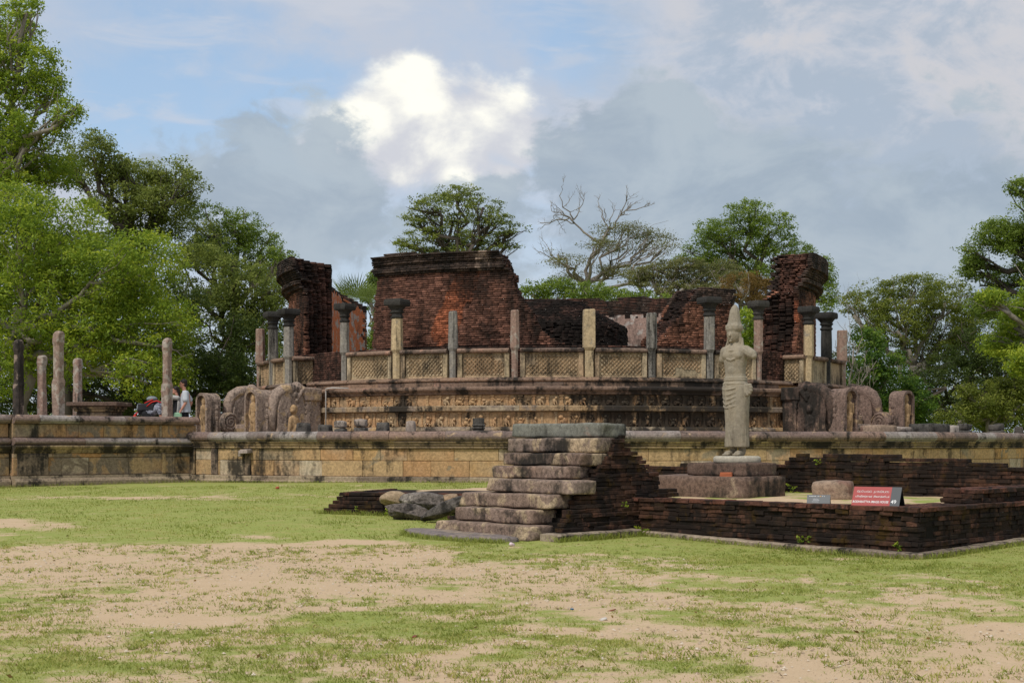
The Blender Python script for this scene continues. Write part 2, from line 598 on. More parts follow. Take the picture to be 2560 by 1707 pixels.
M_PILLARD = stone('porch_pillar_dark', [(0.07, 0.055, 0.045)], stain=0.5, sscale=3.0, streak=0.3, patch=(0.36, 0.27, 0.21), patch_cov=0.36, pscale=2.0)
M_CARVE = stone('carved_stone', [(0.30, 0.22, 0.17), (0.34, 0.255, 0.20), (0.27, 0.205, 0.165)], stain=0.28, sscale=1.7, streak=0.3, patch=(0.43, 0.30, 0.175), patch_cov=0.33, bump=0.9, dist=0.035, pscale=1.3, carve=1.0)
M_CARVED = stone('carved_stone_dark', [(0.12, 0.08, 0.062)], stain=0.60, sscale=1.5, streak=0.4, patch=(0.30, 0.2, 0.14), patch_cov=0.30, bump=0.9, dist=0.035, lichen=0.05, carve=1.0)
M_CARVE2 = stone('carved_stone_brown', [(0.20, 0.135, 0.108), (0.24, 0.165, 0.13)], stain=0.33, sscale=1.7, streak=0.3, patch=(0.36, 0.25, 0.15), patch_cov=0.26, bump=0.9, dist=0.035, pscale=1.3, carve=1.0)
M_CARVET = stone('carved_stone_tan', [(0.46, 0.31, 0.17), (0.42, 0.27, 0.14)], stain=0.22, sscale=2.4, streak=0.5, bump=0.7, soft=0.25)
M_STUB = stone('stub_stone', [(0.07, 0.065, 0.058), (0.13, 0.115, 0.10), (0.055, 0.05, 0.045)], stain=0.4, sscale=4, lichen=0.22, lichen_col=(0.42, 0.43, 0.42), streak=1, lscale=5)
M_STUBP = stone('stub_stone_pale', [(0.36, 0.31, 0.27), (0.30, 0.24, 0.2)], stain=0.33, sscale=4, lichen=0.2, streak=1, lscale=5)
M_STEP = stone('step_stone', [(0.18, 0.125, 0.096), (0.25, 0.178, 0.135), (0.20, 0.15, 0.122), (0.235, 0.15, 0.108)], stain=0.36, sscale=1.7, streak=0.8, patch=(0.38, 0.285, 0.185), patch_cov=0.42, grain=0.4, marks=(), bump=0.8, dist=0.012, pscale=1.3)
M_STEPG = stone('step_stone_grey', [(0.18, 0.178, 0.15)], stain=0.33, sscale=1.6, streak=0.4, patch=(0.26, 0.20, 0.16), patch_cov=0.3, bump=0.8, lichen=0.08, lichen_col=(0.34, 0.38, 0.33), dist=0.012)
M_MOON = stone('slab_stone', [(0.20, 0.165, 0.15)], stain=0.27, sscale=2.4, streak=1, patch=(0.27, 0.21, 0.16), patch_cov=0.35, bump=0.8)
M_ROCK = stone('boulder_stone', [(0.09, 0.078, 0.07), (0.17, 0.145, 0.125), (0.11, 0.088, 0.075)], stain=0.36, grain=0.45, sscale=3.4, streak=1, patch=(0.28, 0.24, 0.20), patch_cov=0.38, bump=1.0, dist=0.03)
M_ROCKT = stone('boulder_tan', [(0.36, 0.27, 0.17), (0.33, 0.22, 0.14)], stain=0.27, sscale=3, streak=1, bump=1.0, dist=0.03)
M_KERB = stone('kerb_stone', [(0.27, 0.215, 0.16), (0.36, 0.28, 0.20), (0.2, 0.155, 0.12)], stain=0.36, sscale=2.6, streak=0.8, bump=0.7)
M_PED = stone('pedestal_stone', [(0.125, 0.082, 0.062), (0.165, 0.11, 0.082)], stain=0.36, sscale=1.6, streak=0.6, patch=(0.28, 0.21, 0.14), patch_cov=0.24, grain=0.35, bump=0.8)
M_LOOSE = stone('loose_block_stone', [(0.30, 0.215, 0.155)], stain=0.2, sscale=3.2, streak=1, patch=(0.2, 0.12, 0.09), patch_cov=0.35, bump=1.0)
M_STATUE = stone('statue_stone', [(0.29, 0.252, 0.19)], stain=0.24, stain_col=(0.13, 0.108, 0.08), sscale=2.4, streak=0.2, patch=(0.30, 0.255, 0.185), patch_cov=0.45, bump=0.5, dist=0.006, grain=0.13, pscale=1.6, soft=0.25)
M_PLINTH = stone('plinth_stone', [(0.43, 0.39, 0.31)], stain=0.1, sscale=4, bump=0.4, grain=0.15)
NB_MARKS = [((0.9, 21.2, 0.9), 1.2, 0.06)]
M_NBRICK = stone('mossy_brick', [(0.05, 0.026, 0.016), (0.075, 0.036, 0.022), (0.03, 0.019, 0.013), (0.06, 0.03, 0.018), (0.09, 0.042, 0.026), (0.042, 0.026, 0.014), (0.035, 0.021, 0.015), (0.14, 0.065, 0.042)], stain=0.52, stain_col=(0.014, 0.010, 0.008), sscale=2.2, streak=1.0,
                 lichen=0.05, lichen_col=(0.55, 0.52, 0.46), bump=1.0, dist=0.015, moss=0.35, moss_col=(0.05, 0.028, 0.006), lscale=9)
M_NTOP = stone('mossy_brick_top', [(0.11, 0.045, 0.03), (0.16, 0.065, 0.042), (0.07, 0.034, 0.024)], stain=0.46, stain_col=(0.02, 0.014, 0.011), sscale=2.4, streak=1.0, lichen=0.06, bump=1.0, dist=0.015)
M_NCORE = stone('wall_core', [(0.03, 0.018, 0.012)], stain=0.5, stain_col=(0.01, 0.008, 0.006), bump=1.0)
W_MARKS = [((-2.0, 46.2, 4.6), 1.1, 0.08), ((-7.4, 51.6, 6.9), 1.3, 0.10), ((10.2, 50.8, 7.0), 1.0, 0.08), ((-1.2, 46.2, 8.1), 2.6, 0.10), ((-4.0, 47.5, 8.1), 2.2, 0.12), ((0.9, 45.9, 6.2), 1.7, 0.12), ((-5.0, 48.2, 5.0), 1.0, 0.09), ((-0.3, 45.8, 7.2), 0.9, 0.12), ((5.2, 46.5, 6.4), 1.6, 0.14), ((6.9, 47.2, 6.7), 1.6, 0.12)]
M_BRICK = stone('red_brick', [(0.215, 0.096, 0.06), (0.26, 0.118, 0.074), (0.15, 0.072, 0.052)], stain=0.40, stain_col=(0.022, 0.016, 0.013), sscale=0.85, streak=0.6, patch=(0.36, 0.12, 0.06), patch_cov=0.05, pscale=0.55,
                patch_marks=[((-1.45, 46.1, 7.0), 0.8, 0.55), ((-1.75, 46.2, 6.4), 0.85, 0.55), ((-2.1, 46.3, 5.7), 0.85, 0.5), ((-2.3, 46.3, 5.1), 0.8, 0.4), ((10.2, 50.6, 6.2), 1.5, 0.25)],
                lichen=0.075, lichen_col=(0.45, 0.38, 0.33), marks=W_MARKS, bump=0.8, grain=0.4, soft=0.2, per=0.42)
M_BRICKD = stone('red_brick_dark', [(0.13, 0.062, 0.045), (0.17, 0.08, 0.056)], stain=0.60, stain_col=(0.02, 0.015, 0.012), sscale=0.95, streak=0.6, lichen=0.10, lichen_col=(0.60, 0.57, 0.5), bump=0.8, grain=0.4, soft=0.2, lscale=5, per=0.4)
M_BRICKB = stone('blackened_brick', [(0.055, 0.034, 0.027), (0.085, 0.046, 0.035)], stain=0.62, stain_col=(0.016, 0.013, 0.011), sscale=1.0, streak=0.6, lichen=0.07, lichen_col=(0.5, 0.47, 0.42), bump=0.8, grain=0.4, lscale=5, per=0.4)
M_CORNB = stone('cornice_brick', [(0.055, 0.04, 0.032), (0.09, 0.06, 0.046)], stain=0.5, stain_col=(0.018, 0.015, 0.013), sscale=1.2, streak=0.8, patch=(0.36, 0.26, 0.2), patch_cov=0.08, pscale=0.7, patch_marks=[((-1.0, 46.0, 7.4), 0.75, 0.4)], lichen=0.10, bump=0.8, lscale=5, per=0.4)
M_MORTAR = stone('mortar_core', [(0.25, 0.19, 0.155)], stain=0.45, sscale=1.0, streak=0.6, bump=0.6)
M_PLAST = stone('plaster_orange', [(0.50, 0.15, 0.06)], stain=0.2, stain_col=(0.07, 0.05, 0.04), sscale=1.4, patch=(0.40, 0.33, 0.29), patch_cov=0.42, pscale=1.9, bump=0.4, streak=0.6)
M_PLASTP = stone('plaster_pink', [(0.33, 0.22, 0.18)], stain=0.38, stain_col=(0.05, 0.04, 0.035), sscale=0.9, patch=(0.44, 0.38, 0.34), patch_cov=0.35, pscale=1.2, bump=0.4, streak=0.5)
M_TFLOOR = stone('terrace_paving', [(0.3, 0.24, 0.18)], stain=0.35, bump=0.4)


def plain(name, col, rough=0.6, spec=0.3, var=0.12, metal=0.0, scale=20.0):
    m, b = new_mat(name)
    pos = b.n('ShaderNodeNewGeometry').outputs['Position']
    nz = b.noise(pos, scale, 4)
    c = b.mix(nz, tuple(x * (1 - var) for x in col), tuple(min(1, x * (1 + var)) for x in col))
    finish(b, c, rough, nz, spec, 0.15, 0.004, metal=metal)
    return m


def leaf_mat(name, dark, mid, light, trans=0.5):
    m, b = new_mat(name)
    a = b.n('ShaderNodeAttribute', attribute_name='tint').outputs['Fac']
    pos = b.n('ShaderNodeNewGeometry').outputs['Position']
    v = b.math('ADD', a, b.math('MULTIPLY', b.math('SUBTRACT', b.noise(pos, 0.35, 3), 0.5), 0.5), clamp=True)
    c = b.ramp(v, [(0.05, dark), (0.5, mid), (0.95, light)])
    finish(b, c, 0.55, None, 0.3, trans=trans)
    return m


def bark_mat(name, c1, c2):
    m, b = new_mat(name)
    pos = b.n('ShaderNodeNewGeometry').outputs['Position']
    nz = b.noise(b.vec('MULTIPLY', pos, (1, 1, 0.3)), 6.0, 5)
    finish(b, b.mix(nz, c1, c2), 0.9, nz, 0.2, 0.6, 0.05)
    return m


# ------------------------------------------------------------------ ground
def vnoise(x, y, s, seed=0):
    """smooth value noise on arrays"""
    x = np.asarray(x) / s + 57.3 * seed
    y = np.asarray(y) / s + 31.7 * seed
    xi, yi = np.floor(x).astype(np.int64), np.floor(y).astype(np.int64)
    xf, yf = x - xi, y - yi
    u, v = xf * xf * (3 - 2 * xf), yf * yf * (3 - 2 * yf)

    def h(a, b_):
        n = (a * 374761393 + b_ * 668265263 + seed * 1274126177) & 0x7fffffff
        n = (n ^ (n >> 13)) * 1274126177 & 0x7fffffff
        return ((n ^ (n >> 16)) & 0xffff) / 65535.0
    return (h(xi, yi) * (1 - u) + h(xi + 1, yi) * u) * (1 - v) + (h(xi, yi + 1) * (1 - u) + h(xi + 1, yi + 1) * u) * v


def grass_amount(x, y):
    """how much grass grows at a spot: lush by the masonry, worn to sand where people walk"""
    n = 0.24 * vnoise(x, y, 2.3, 1) + 0.26 * vnoise(x, y, 0.9, 2) + 0.26 * vnoise(x, y, 0.36, 3) + 0.24 * vnoise(x, y, 0.14, 4)
    far = sm(18.3, 21.8, y + 3.2 * (vnoise(x, y, 2.9, 7) - 0.5) + 1.8 * (vnoise(x, y, 0.9, 8) - 0.5) + 0.2 * np.clip(x, -3, 5))
    bias = 0.30 * far + 0.03
    strip = np.exp(-((y - 33.0 - 0.1 * x) / 1.1) ** 2) * (1 - sm(-6, 0, x))
    bias = bias - 0.26 * strip
    edge_l = np.exp(-((y - 24.2) / 1.6) ** 2) * (1 - sm(-8.4, -6.2, x))
    bias = bias - 0.28 * edge_l
    wallside = sm(0.4, 2.4, x) * sm(15.0, 18.4, y + 0.55 * (x - 3)) * (1 - far)
    bias = bias + 0.19 * wallside
    path = sm(11.5, 15.0, y + 0.25 * x) * (1 - far) * (1 - sm(0.2, 3.0, x + 0.2 * (y - 15)))
    bias = bias - 0.14 * path
    rightmix = sm(0.6, 2.4, x) * sm(10.2, 12.5, y) * (1 - far) * (1 - wallside)
    bias = bias + 0.065 * rightmix
    near = 1 - sm(10.0, 13.2, y + 0.35 * x)
    bias = bias + near * (0.03 - 0.07 * sm(0.2, 2.0, x))
    return np.clip(sm(0.36, 0.80, n + bias), 0, 1)


def ground_mesh():
    xs_in = np.arange(-15.0, 15.01, 0.1)
    ys_in = np.concatenate([np.arange(7.0, 22.0, 0.08), np.arange(22.0, 44.01, 0.16)])
    xs = np.concatenate([[-900, -400, -150, -80, -50, -35, -25, -20, -17], xs_in, [17, 20, 25, 35, 50, 80, 150, 400, 900]])
    ys = np.concatenate([[-60, -20, 0, 3, 5], ys_in, [46, 50, 56, 64, 75, 90, 120, 200, 500, 1200]])
    X, Y = np.meshgrid(xs, ys)
    ga = grass_amount(X, Y)
    Z = gz(X, Y) + 0.012 * ga * (vnoise(X, Y, 0.25, 9)) + 0.02 * (vnoise(X, Y, 1.2, 11) - 0.5)
    nx, ny = len(xs), len(ys)
    idx = np.arange(nx * ny).reshape(ny, nx)
    Fq = np.stack([idx[:-1, :-1], idx[:-1, 1:], idx[1:, 1:], idx[1:, :-1]], axis=-1).reshape(-1, 4)
    return mesh_np('ground', np.stack([X, Y, Z], -1).reshape(-1, 3), Fq, True, {'grass': ga})


m, b = new_mat('sandy_turf')
pos = b.n('ShaderNodeNewGeometry').outputs['Position']
ga = b.n('ShaderNodeAttribute', attribute_name='grass').outputs['Fac']
f1 = b.noise(pos, 3.0, 6, 0.6)
f2 = b.noise(pos, 38.0, 5, 0.7)
f3 = b.noise(pos, 75.0, 3, 0.6)
f4 = b.noise(pos, 11.0, 5, 0.65)
f5 = b.noise(pos, 5.2, 7, 0.7)
f6 = b.noise(pos, 130.0, 4, 0.7)
sand = b.mix(b.rng(f1, 0.2, 0.8), (0.54, 0.39, 0.24), (0.595, 0.435, 0.275))
sand = b.mix(b.math('MULTIPLY', b.rng(f6, 0.42, 0.34), 0.45), sand, (0.33, 0.23, 0.14))
sand = b.mix(b.rng(f3, 0.58, 0.70), sand, (0.40, 0.26, 0.16))
sand = b.mix(b.math('MULTIPLY', b.rng(f6, 0.6, 0.7), 0.5), sand, (0.70, 0.54, 0.37))
turf = b.mix(f4, (0.19, 0.245, 0.048), (0.34, 0.37, 0.085))
turf = b.mix(b.math('MULTIPLY', b.rng(f1, 0.45, 0.72), 0.55), turf, (0.42, 0.34, 0.13))
turf = b.mix(b.math('MULTIPLY', b.rng(f2, 0.58, 0.66), 0.5), turf, (0.10, 0.135, 0.025))
gm = b.math('ADD', ga, b.math('ADD', b.math('MULTIPLY', b.math('SUBTRACT', f5, 0.5), 1.1), b.math('MULTIPLY', b.math('SUBTRACT', f2, 0.5), 1.9)))
gcol = b.mix(b.math('MULTIPLY', b.rng(gm, 0.22, 0.84), 0.93), sand, turf)
finish(b, gcol, 0.95, b.math('ADD', b.math('MULTIPLY', f2, 0.4), b.math('MULTIPLY', f6, 0.6)), 0.15, 0.5, 0.012)
M_GROUND = m
ground = tag(ob('ground', ground_mesh(), M_GROUND), 'sandy ground with worn patchy green turf', 'ground', kind='structure')

# ------------------------------------------------------------------ the round lower terrace
TR = 18.2
terr = thing('stone_terrace', (VC[0], VC[1] - TR, 0.45), 'long curved sandstone retaining wall of the round lower terrace', 'terrace')
A0, A1 = -40.0, 92.0


def ring_pieces(parent, name, prof_fn, R, width, mat, a0=A0, a1=A1, n=4, seed=1, jr=0.012, gap=0.008, off=0.0):
    r = random.Random(seed)
    a = a0 - r.random() * 2
    while a < a1:
        wd = width * r.uniform(0.7, 1.35)
        da = math.degrees(wd / R)
        g = G()
        arc(g, prof_fn(r), a + math.degrees(gap / R), a + da, R + r.uniform(-jr, jr), n)
        ob(name, g.mesh(name, jitter=0.006), mat, parent)
        a += da


g = G()
arc(g, [(-0.9, 0.0), (-0.10, 0.0), (-0.10, 1.80), (-0.9, 1.62)], A0, A1, TR, 60)
ob('core', g.mesh('core'), M_MOULD, terr)
ring_pieces(terr, 'base_stone', lambda r: [(-0.3, 0.2), (0.16, 0.2), (0.16, 0.47), (0.13, 0.5), (0.09, 0.51), (0.09, 0.6), (0.07, 0.62), (-0.3, 0.62)], TR, 1.7, M_BASE, seed=3)
ring_pieces(terr, 'stone_block', lambda r: slab(0.622, 1.045, 0.0, -0.3, 0.015), TR, 0.95, M_BLOCK, seed=4, gap=0.014)
ring_pieces(terr, 'stone_block', lambda r: slab(1.053, 1.38, 0.0, -0.3, 0.015), TR, 1.0, M_BLOCK, seed=9, gap=0.012)
ring_pieces(terr, 'moulding', lambda r: [(-0.3, 1.383), (0.05, 1.383), (0.06, 1.40), (0.06, 1.43), (0.03, 1.445), (0.07, 1.47), (0.08, 1.50), (0.05, 1.515), (0.10, 1.535), (0.11, 1.572), (-0.3, 1.572)], TR, 2.2, M_MOULD, seed=5)
ring_pieces(terr, 'coping_stone', lambda r: roll(1.575, 1.85 + r.uniform(-0.008, 0.008), 0.17), TR, 1.25, M_COPE, seed=6)
# broken spout and a few proud posts on the wall below the coping
for k, (px, wd) in enumerate(((436, 0.28), (487, 0.26), (562, 0.24))):
    a = phi_of(px, TR)
    da = math.degrees(wd / TR)
    g = G()
    arc(g, slab(0.625, 1.378, 0.045, -0.2, 0.02), a, a + da, TR, 3)
    ob('wall_post', g.mesh('wall_post', jitter=0.008), M_MOULD, terr)
g = G()
a = phi_of(572, TR)
x, y = pol(a, TR + 0.12)
g.box((x, y, 1.30), (0.3, 0.3, 0.13), R_(a), 0.8)
x, y = pol(a - 0.6, TR + 0.1)
g.box((x, y, 1.24), (0.12, 0.2, 0.16), R_(a), 0.8)
ob('water_spout', g.mesh('water_spout', jitter=0.03, bevel=0.02), M_STUBP, terr)
# paved floor behind the coping
g = G()
n = 60
g.add([pol(A0 - 50 + (A1 - A0 + 100) * k / n, TR - 0.5) + (1.6,) for k in range(n + 1)] + [(VC[0], VC[1], 1.6)], [(k, k + 1, n + 1) for k in range(n)])
tag(ob('terrace_floor', g.mesh('terrace_floor'), M_TFLOOR), 'paved floor of the round lower terrace', 'floor', kind='structure')

# ------------------------------------------------------------------ entrance porch
PE = (math.sin(R_(-47.5)), -math.cos(R_(-47.5)))      # outward along the axis of the stairs
PT = (math.cos(R_(-47.5)), math.sin(R_(-47.5)))       # across it, towards the middle


def pp(r, o):
    return (VC[0] + PE[0] * r + PT[0] * o, VC[1] + PE[1] * r + PT[1] * o)


HW = 3.44
porch = thing('entrance_porch', pp(21, HW) + (0.4,), 'raised rectangular stone platform carrying bare pillars beside the trees', 'platform')
g = G()
for (r0, r1, o1) in ((17.72, 23.2, HW - 0.1), (23.21, 28.0, HW - 0.35)):
    q = [pp(r0, -HW), pp(r1, -HW), pp(r1, o1), pp(r0, o1)]
    g.hexa([p + (0.0,) for p in q] + [p + (2.22,) for p in q])
ob('core', g.mesh('core'), M_MOULD, porch)


def porch_course(name, prof_fn, width, mat, r0, r1, o, seed, gap=0.01, jr=0.01, widths=None):
    rr = random.Random(seed)
    r = r0
    i = 0
    while r < r1 - 0.05:
        wd = min((widths[i % len(widths)] if widths else width * rr.uniform(0.7, 1.35)), r1 - r)
        if r1 - r - wd < 0.25:
            wd = r1 - r
        g = G()
        oo = o + rr.uniform(-jr, jr)
        line(g, prof_fn(rr), pp(r + gap, oo), pp(r + wd, oo), PT, 3)
        ob(name, g.mesh(name, jitter=0.006), mat, porch)
        r += wd
        i += 1


for (r0, r1, o, sd) in ((17.7, 23.2, HW, 0), (23.22, 27.5, HW - 0.22, 50)):
    porch_course('base_stone', lambda r: [(-0.3, 0.15), (0.15, 0.15), (0.16, 0.5), (0.12, 0.56), (0.08, 0.58), (0.07, 0.655), (-0.3, 0.655)], 1.9, M_BASE, r0, r1, o, 11 + sd)
    porch_course('stone_block', lambda r: slab(0.658, 1.135, 0.0, -0.25, 0.02), 1.2, M_PBLOCK, r0, r1, o, 12 + sd, 0.012, 0.015, widths=(0.72, 0.08, 1.35, 1.2, 0.8))
    porch_course('stone_block', lambda r: slab(1.143, 1.255, 0.0, -0.25, 0.015), 1.2, M_PBLOCK, r0, r1, o, 13 + sd, 0.012, widths=(1.0, 1.5, 1.9))
    porch_course('moulding', lambda r: [(-0.3, 1.257), (0.04, 1.257), (0.05, 1.29), (0.08, 1.31), (0.08, 1.34), (0.13, 1.38), (0.16, 1.43), (0.15, 1.468), (-0.3, 1.468)], 1.9, M_MOULD, r0, r1, o, 14 + sd)
    porch_course('moulding_stone', lambda r: roll(1.47, 1.68, 0.13, -0.3), 1.4, M_COPE, r0, r1, o, 15 + sd)
    porch_course('stone_block', lambda r: slab(1.683, 2.05, -0.02, -0.3, 0.02), 1.3, M_PBLOCK, r0, r1, o, 16 + sd, 0.014, 0.015, widths=(1.1, 0.1, 1.7, 0.75, 0.35, 0.8, 1.0))
    porch_course('coping_stone', lambda r: roll(2.053, 2.285 + r.uniform(-0.006, 0.006), 0.14), 1.2, M_COPE, r0, r1, o, 17 + sd)
for (r, wd) in ((17.72, 0.22), (18.75, 0.10), (22.25, 0.85)):
    g = G()
    line(g, slab(0.66, 1.25, 0.06, -0.1, 0.02), pp(r, HW), pp(r + wd, HW), PT, 1)
    ob('pilaster', g.mesh('pilaster', jitter=0.008), M_PBLOCK if wd < 0.2 else M_MOULD, porch)
g = G()
q = [pp(17.72, -HW), pp(28, -HW), pp(28, HW - 0.3), pp(17.72, HW - 0.3)]
g.add([p + (2.235,) for p in q], [(0, 1, 2, 3)])
ob('porch_floor', g.mesh('porch_floor'), M_TFLOOR, porch)

# ------------------------------------------------------------------ upper platform with carved friezes
UR = 12.0
plat = thing('carved_platform', (VC[0], VC[1] - UR, 1.6), 'round sandstone platform with two rows of carved friezes under the balustrade', 'platform')
B0, B1 = -62.0, 60.0
g = G()
arc(g, [(-0.9, 1.55), (-0.1, 1.55), (-0.1, 3.28), (-0.55, 3.28), (-0.55, 3.44), (-0.9, 3.44)], -100, 100, UR, 80)
ob('core', g.mesh('core'), M_FRIEZE, plat)


def ring2(name, prof_fn, width, mat, seed, n=3, R=UR, a0=B0, a1=B1):
    ring_pieces(plat, name, prof_fn, R, width, mat, a0, a1, n, seed, 0.008, 0.006)


ring2('base_roll', lambda r: [(-0.2, 1.58), (0.10, 1.58), (0.10, 1.8), (0.13, 1.86), (0.15, 1.94), (0.12, 2.01), (0.06, 2.04), (-0.2, 2.04)], 1.7, M_LEDGE, 21)
ring2('frieze_slab', lambda r: slab(2.043, 2.5, -0.05, -0.2, 0.005), 1.1, M_FRIEZE, 22)
ring2('ledge_stone', lambda r: [(-0.2, 2.503), (0.02, 2.503), (0.08, 2.53), (0.13, 2.54), (0.13, 2.665), (0.10, 2.70), (-0.2, 2.70)], 1.6, M_LEDGE, 23)
ring2('frieze_slab', lambda r: slab(2.703, 3.03, -0.05, -0.2, 0.005), 1.1, M_FRIEZE, 24)
ring2('cornice_stone', lambda r: [(-0.3, 3.033), (0.0, 3.033), (0.05, 3.06), (0.06, 3.10), (0.12, 3.14), (0.16, 3.17), (0.18, 3.20), (0.18, 3.26), (0.14, 3.29), (-0.3, 3.29)], 1.7, M_CORN, 25)
ring2('plinth_block', lambda r: slab(3.293, 3.46, -0.42, -0.7, 0.02), 0.9, M_CORN, 26, a0=-45.5, a1=38.5)
ring2('plinth_moulding', lambda r: [(-0.9, 3.463), (-0.40, 3.463), (-0.37, 3.49), (-0.37, 3.53), (-0.42, 3.55), (-0.44, 3.597), (-0.9, 3.597)], 1.8, M_CORN, 27, a0=-45.5, a1=38.5)
for (a0, a1) in ((-86, -54.0), (49.0, 86)):
    ring2('plinth_block', lambda r: slab(3.293, 3.46, -0.42, -0.7, 0.02), 0.9, M_CORN, 28, a0=a0, a1=a1)
    ring2('plinth_moulding', lambda r: [(-0.9, 3.463), (-0.40, 3.463), (-0.37, 3.49), (-0.37, 3.53), (-0.42, 3.55), (-0.44, 3.597), (-0.9, 3.597)], 1.8, M_CORN, 29, a0=a0, a1=a1)


def pilaster_mesh(h):
    g = G()
    for (z0, z1, wd, dp) in ((0, 0.06, 0.13, 0.05), (0.06, h - 0.12, 0.075, 0.035), (h - 0.12, h - 0.09, 0.11, 0.05), (h - 0.09, h - 0.05, 0.08, 0.04), (h - 0.05, h, 0.14, 0.06)):
        g.box((0, -dp / 2, (z0 + z1) / 2), (wd, dp, z1 - z0 - 0.001))
    return g.mesh('pilaster')


def figure_mesh(h, v):
    """little squatting dwarf or lion in relief"""
    r = random.Random(v)
    g = G()
    s = h / 0.42
    if v % 2:
        g.ell((0, -0.03, 0.16 * s), (0.085, 0.05, 0.10 * s), 8, 6)
        g.ell((0.01, -0.045, 0.31 * s), (0.06, 0.05, 0.065 * s), 8, 6)
        for q in (-1, 1):
            g.cap((0.06 * q, -0.03, 0.23 * s), 0.028, (0.11 * q, -0.045, (0.14 if r.random() < .5 else 0.33) * s), 0.02, 6)
            g.cap((0.04 * q, -0.03, 0.10 * s), 0.035, (0.095 * q, -0.05, 0.075 * s), 0.028, 6)
            g.cap((0.095 * q, -0.05, 0.075 * s), 0.026, (0.06 * q, -0.04, 0.015), 0.022, 6)
    else:
        q = 1 if v % 4 else -1
        g.ell((-0.02 * q, -0.03, 0.19 * s), (0.08, 0.045, 0.12 * s), 8, 6)
        g.ell((0.05 * q, -0.05, 0.31 * s), (0.065, 0.055, 0.075 * s), 8, 6)
        g.cap((0.04 * q, -0.04, 0.2 * s), 0.03, (0.09 * q, -0.05, 0.02), 0.022, 6)
        g.cap((-0.04 * q, -0.03, 0.1 * s), 0.04, (-0.01 * q, -0.05, 0.02), 0.025, 6)
        g.cap((-0.08 * q, -0.02, 0.06 * s), 0.018, (-0.11 * q, -0.02, 0.3 * s), 0.014, 6)
    return g.mesh('figure', smooth=True)


for (z0, h, off) in ((2.045, 0.452, 0.0), (2.705, 0.322, 0.9)):
    pm = pilaster_mesh(h)
    fm = [figure_mesh(h, v) for v in range(8)]
    a = -44.0 + off
    i = 0
    while a < 38.5:
        x, y = pol(a, UR - 0.052)
        Mx = Matrix.Translation((x, y, z0)) @ Matrix.Rotation(R_(a), 4, 'Z')
        ob('pilaster', pm, M_FRIEZE, plat, Mx @ Matrix.Diagonal((random.uniform(.85, 1.2), 1, 1, 1)))
        a2 = a + 1.03 + random.uniform(-.1, .1)
        x, y = pol(a2, UR - 0.05)
        if random.random() < 0.9:
          ob('relief_figure', fm[random.randrange(8)], M_FRIEZE, plat, Matrix.Translation((x, y, z0)) @ Matrix.Rotation(R_(a2), 4, 'Z') @ Matrix.Diagonal((random.uniform(.7, 1.25), random.uniform(.6, 1.2), random.uniform(.66, .97), 1)))
        a += 2.06 + random.uniform(-.12, .12)
        i += 1
g = G()
n = 72
g.add([pol(-100 + 200 * k / n, UR - 0.5) + (3.45,) for k in range(n + 1)] + [(VC[0], VC[1], 3.45)], [(k, k + 1, n + 1) for k in range(n)])
ob('platform_floor', g.mesh('platform_floor'), M_TFLOOR, plat)

# ------------------------------------------------------------------ columns of the upper platform
CR = 11.32


def column(px, top, mat, capital, label, wd=0.32, phi=None, base=3.55, oct_=True):
    ph = phi if phi is not None else phi_of(px, CR)
    x, y = pol(ph, CR)
    c = thing('stone_column', (x, y, base), label, 'column', 'columns around the upper platform', rz=R_(ph))
    Mx = WM[c.name]
    h = top - base
    g = G()
    seg, rot = (8, math.pi / 8) if oct_ else (4, math.pi / 4)
    k = 1.0 / math.cos(math.pi / seg)
    ch = 0.62 if capital else 0.0
    wl = wd * 0.72
    prof = [(wl / 2 * k, 0.02), (wl / 2 * k, 0.88), (wd / 2 * k, 0.98), (wd / 2 * k * 0.97, (h - ch) * 0.6 + 0.4), (wd / 2 * k * 0.93, h - ch)]
    if not capital:
        prof += [(wd / 2 * k * 0.80, h + 0.03)]
    g.lathe(prof, seg, rot=rot)
    ob('shaft', g.mesh('shaft', jitter=0.014), mat, c, Mx)
    if capital:
        g = G()
        z = h - ch
        g.lathe([(wd * 0.50 * k, z + 0.002), (wd * 0.56 * k, z + 0.03), (wd * 0.56 * k, z + 0.07), (wd * 0.46 * k, z + 0.09), (wd * 0.46 * k, z + 0.16), (wd * 0.58 * k, z + 0.19), (wd * 0.58 * k, z + 0.23), (wd * 0.50 * k, z + 0.25), (wd * 0.62 * k, z + 0.33), (wd * 0.80 * k, z + 0.40)], 8, rot=math.pi / 8)
        g.lathe([(wd * 0.80 * 1.41, z + 0.402), (wd * 0.86 * 1.41, z + 0.44), (wd * 0.88 * 1.41, z + 0.52), (wd * 0.84 * 1.41, z + 0.60), (wd * 0.78 * 1.41, z + 0.62)], 4, rot=math.pi / 4)
        ob('capital', g.mesh('capital', jitter=0.012), M_CAPST, c, Mx)
    return ph


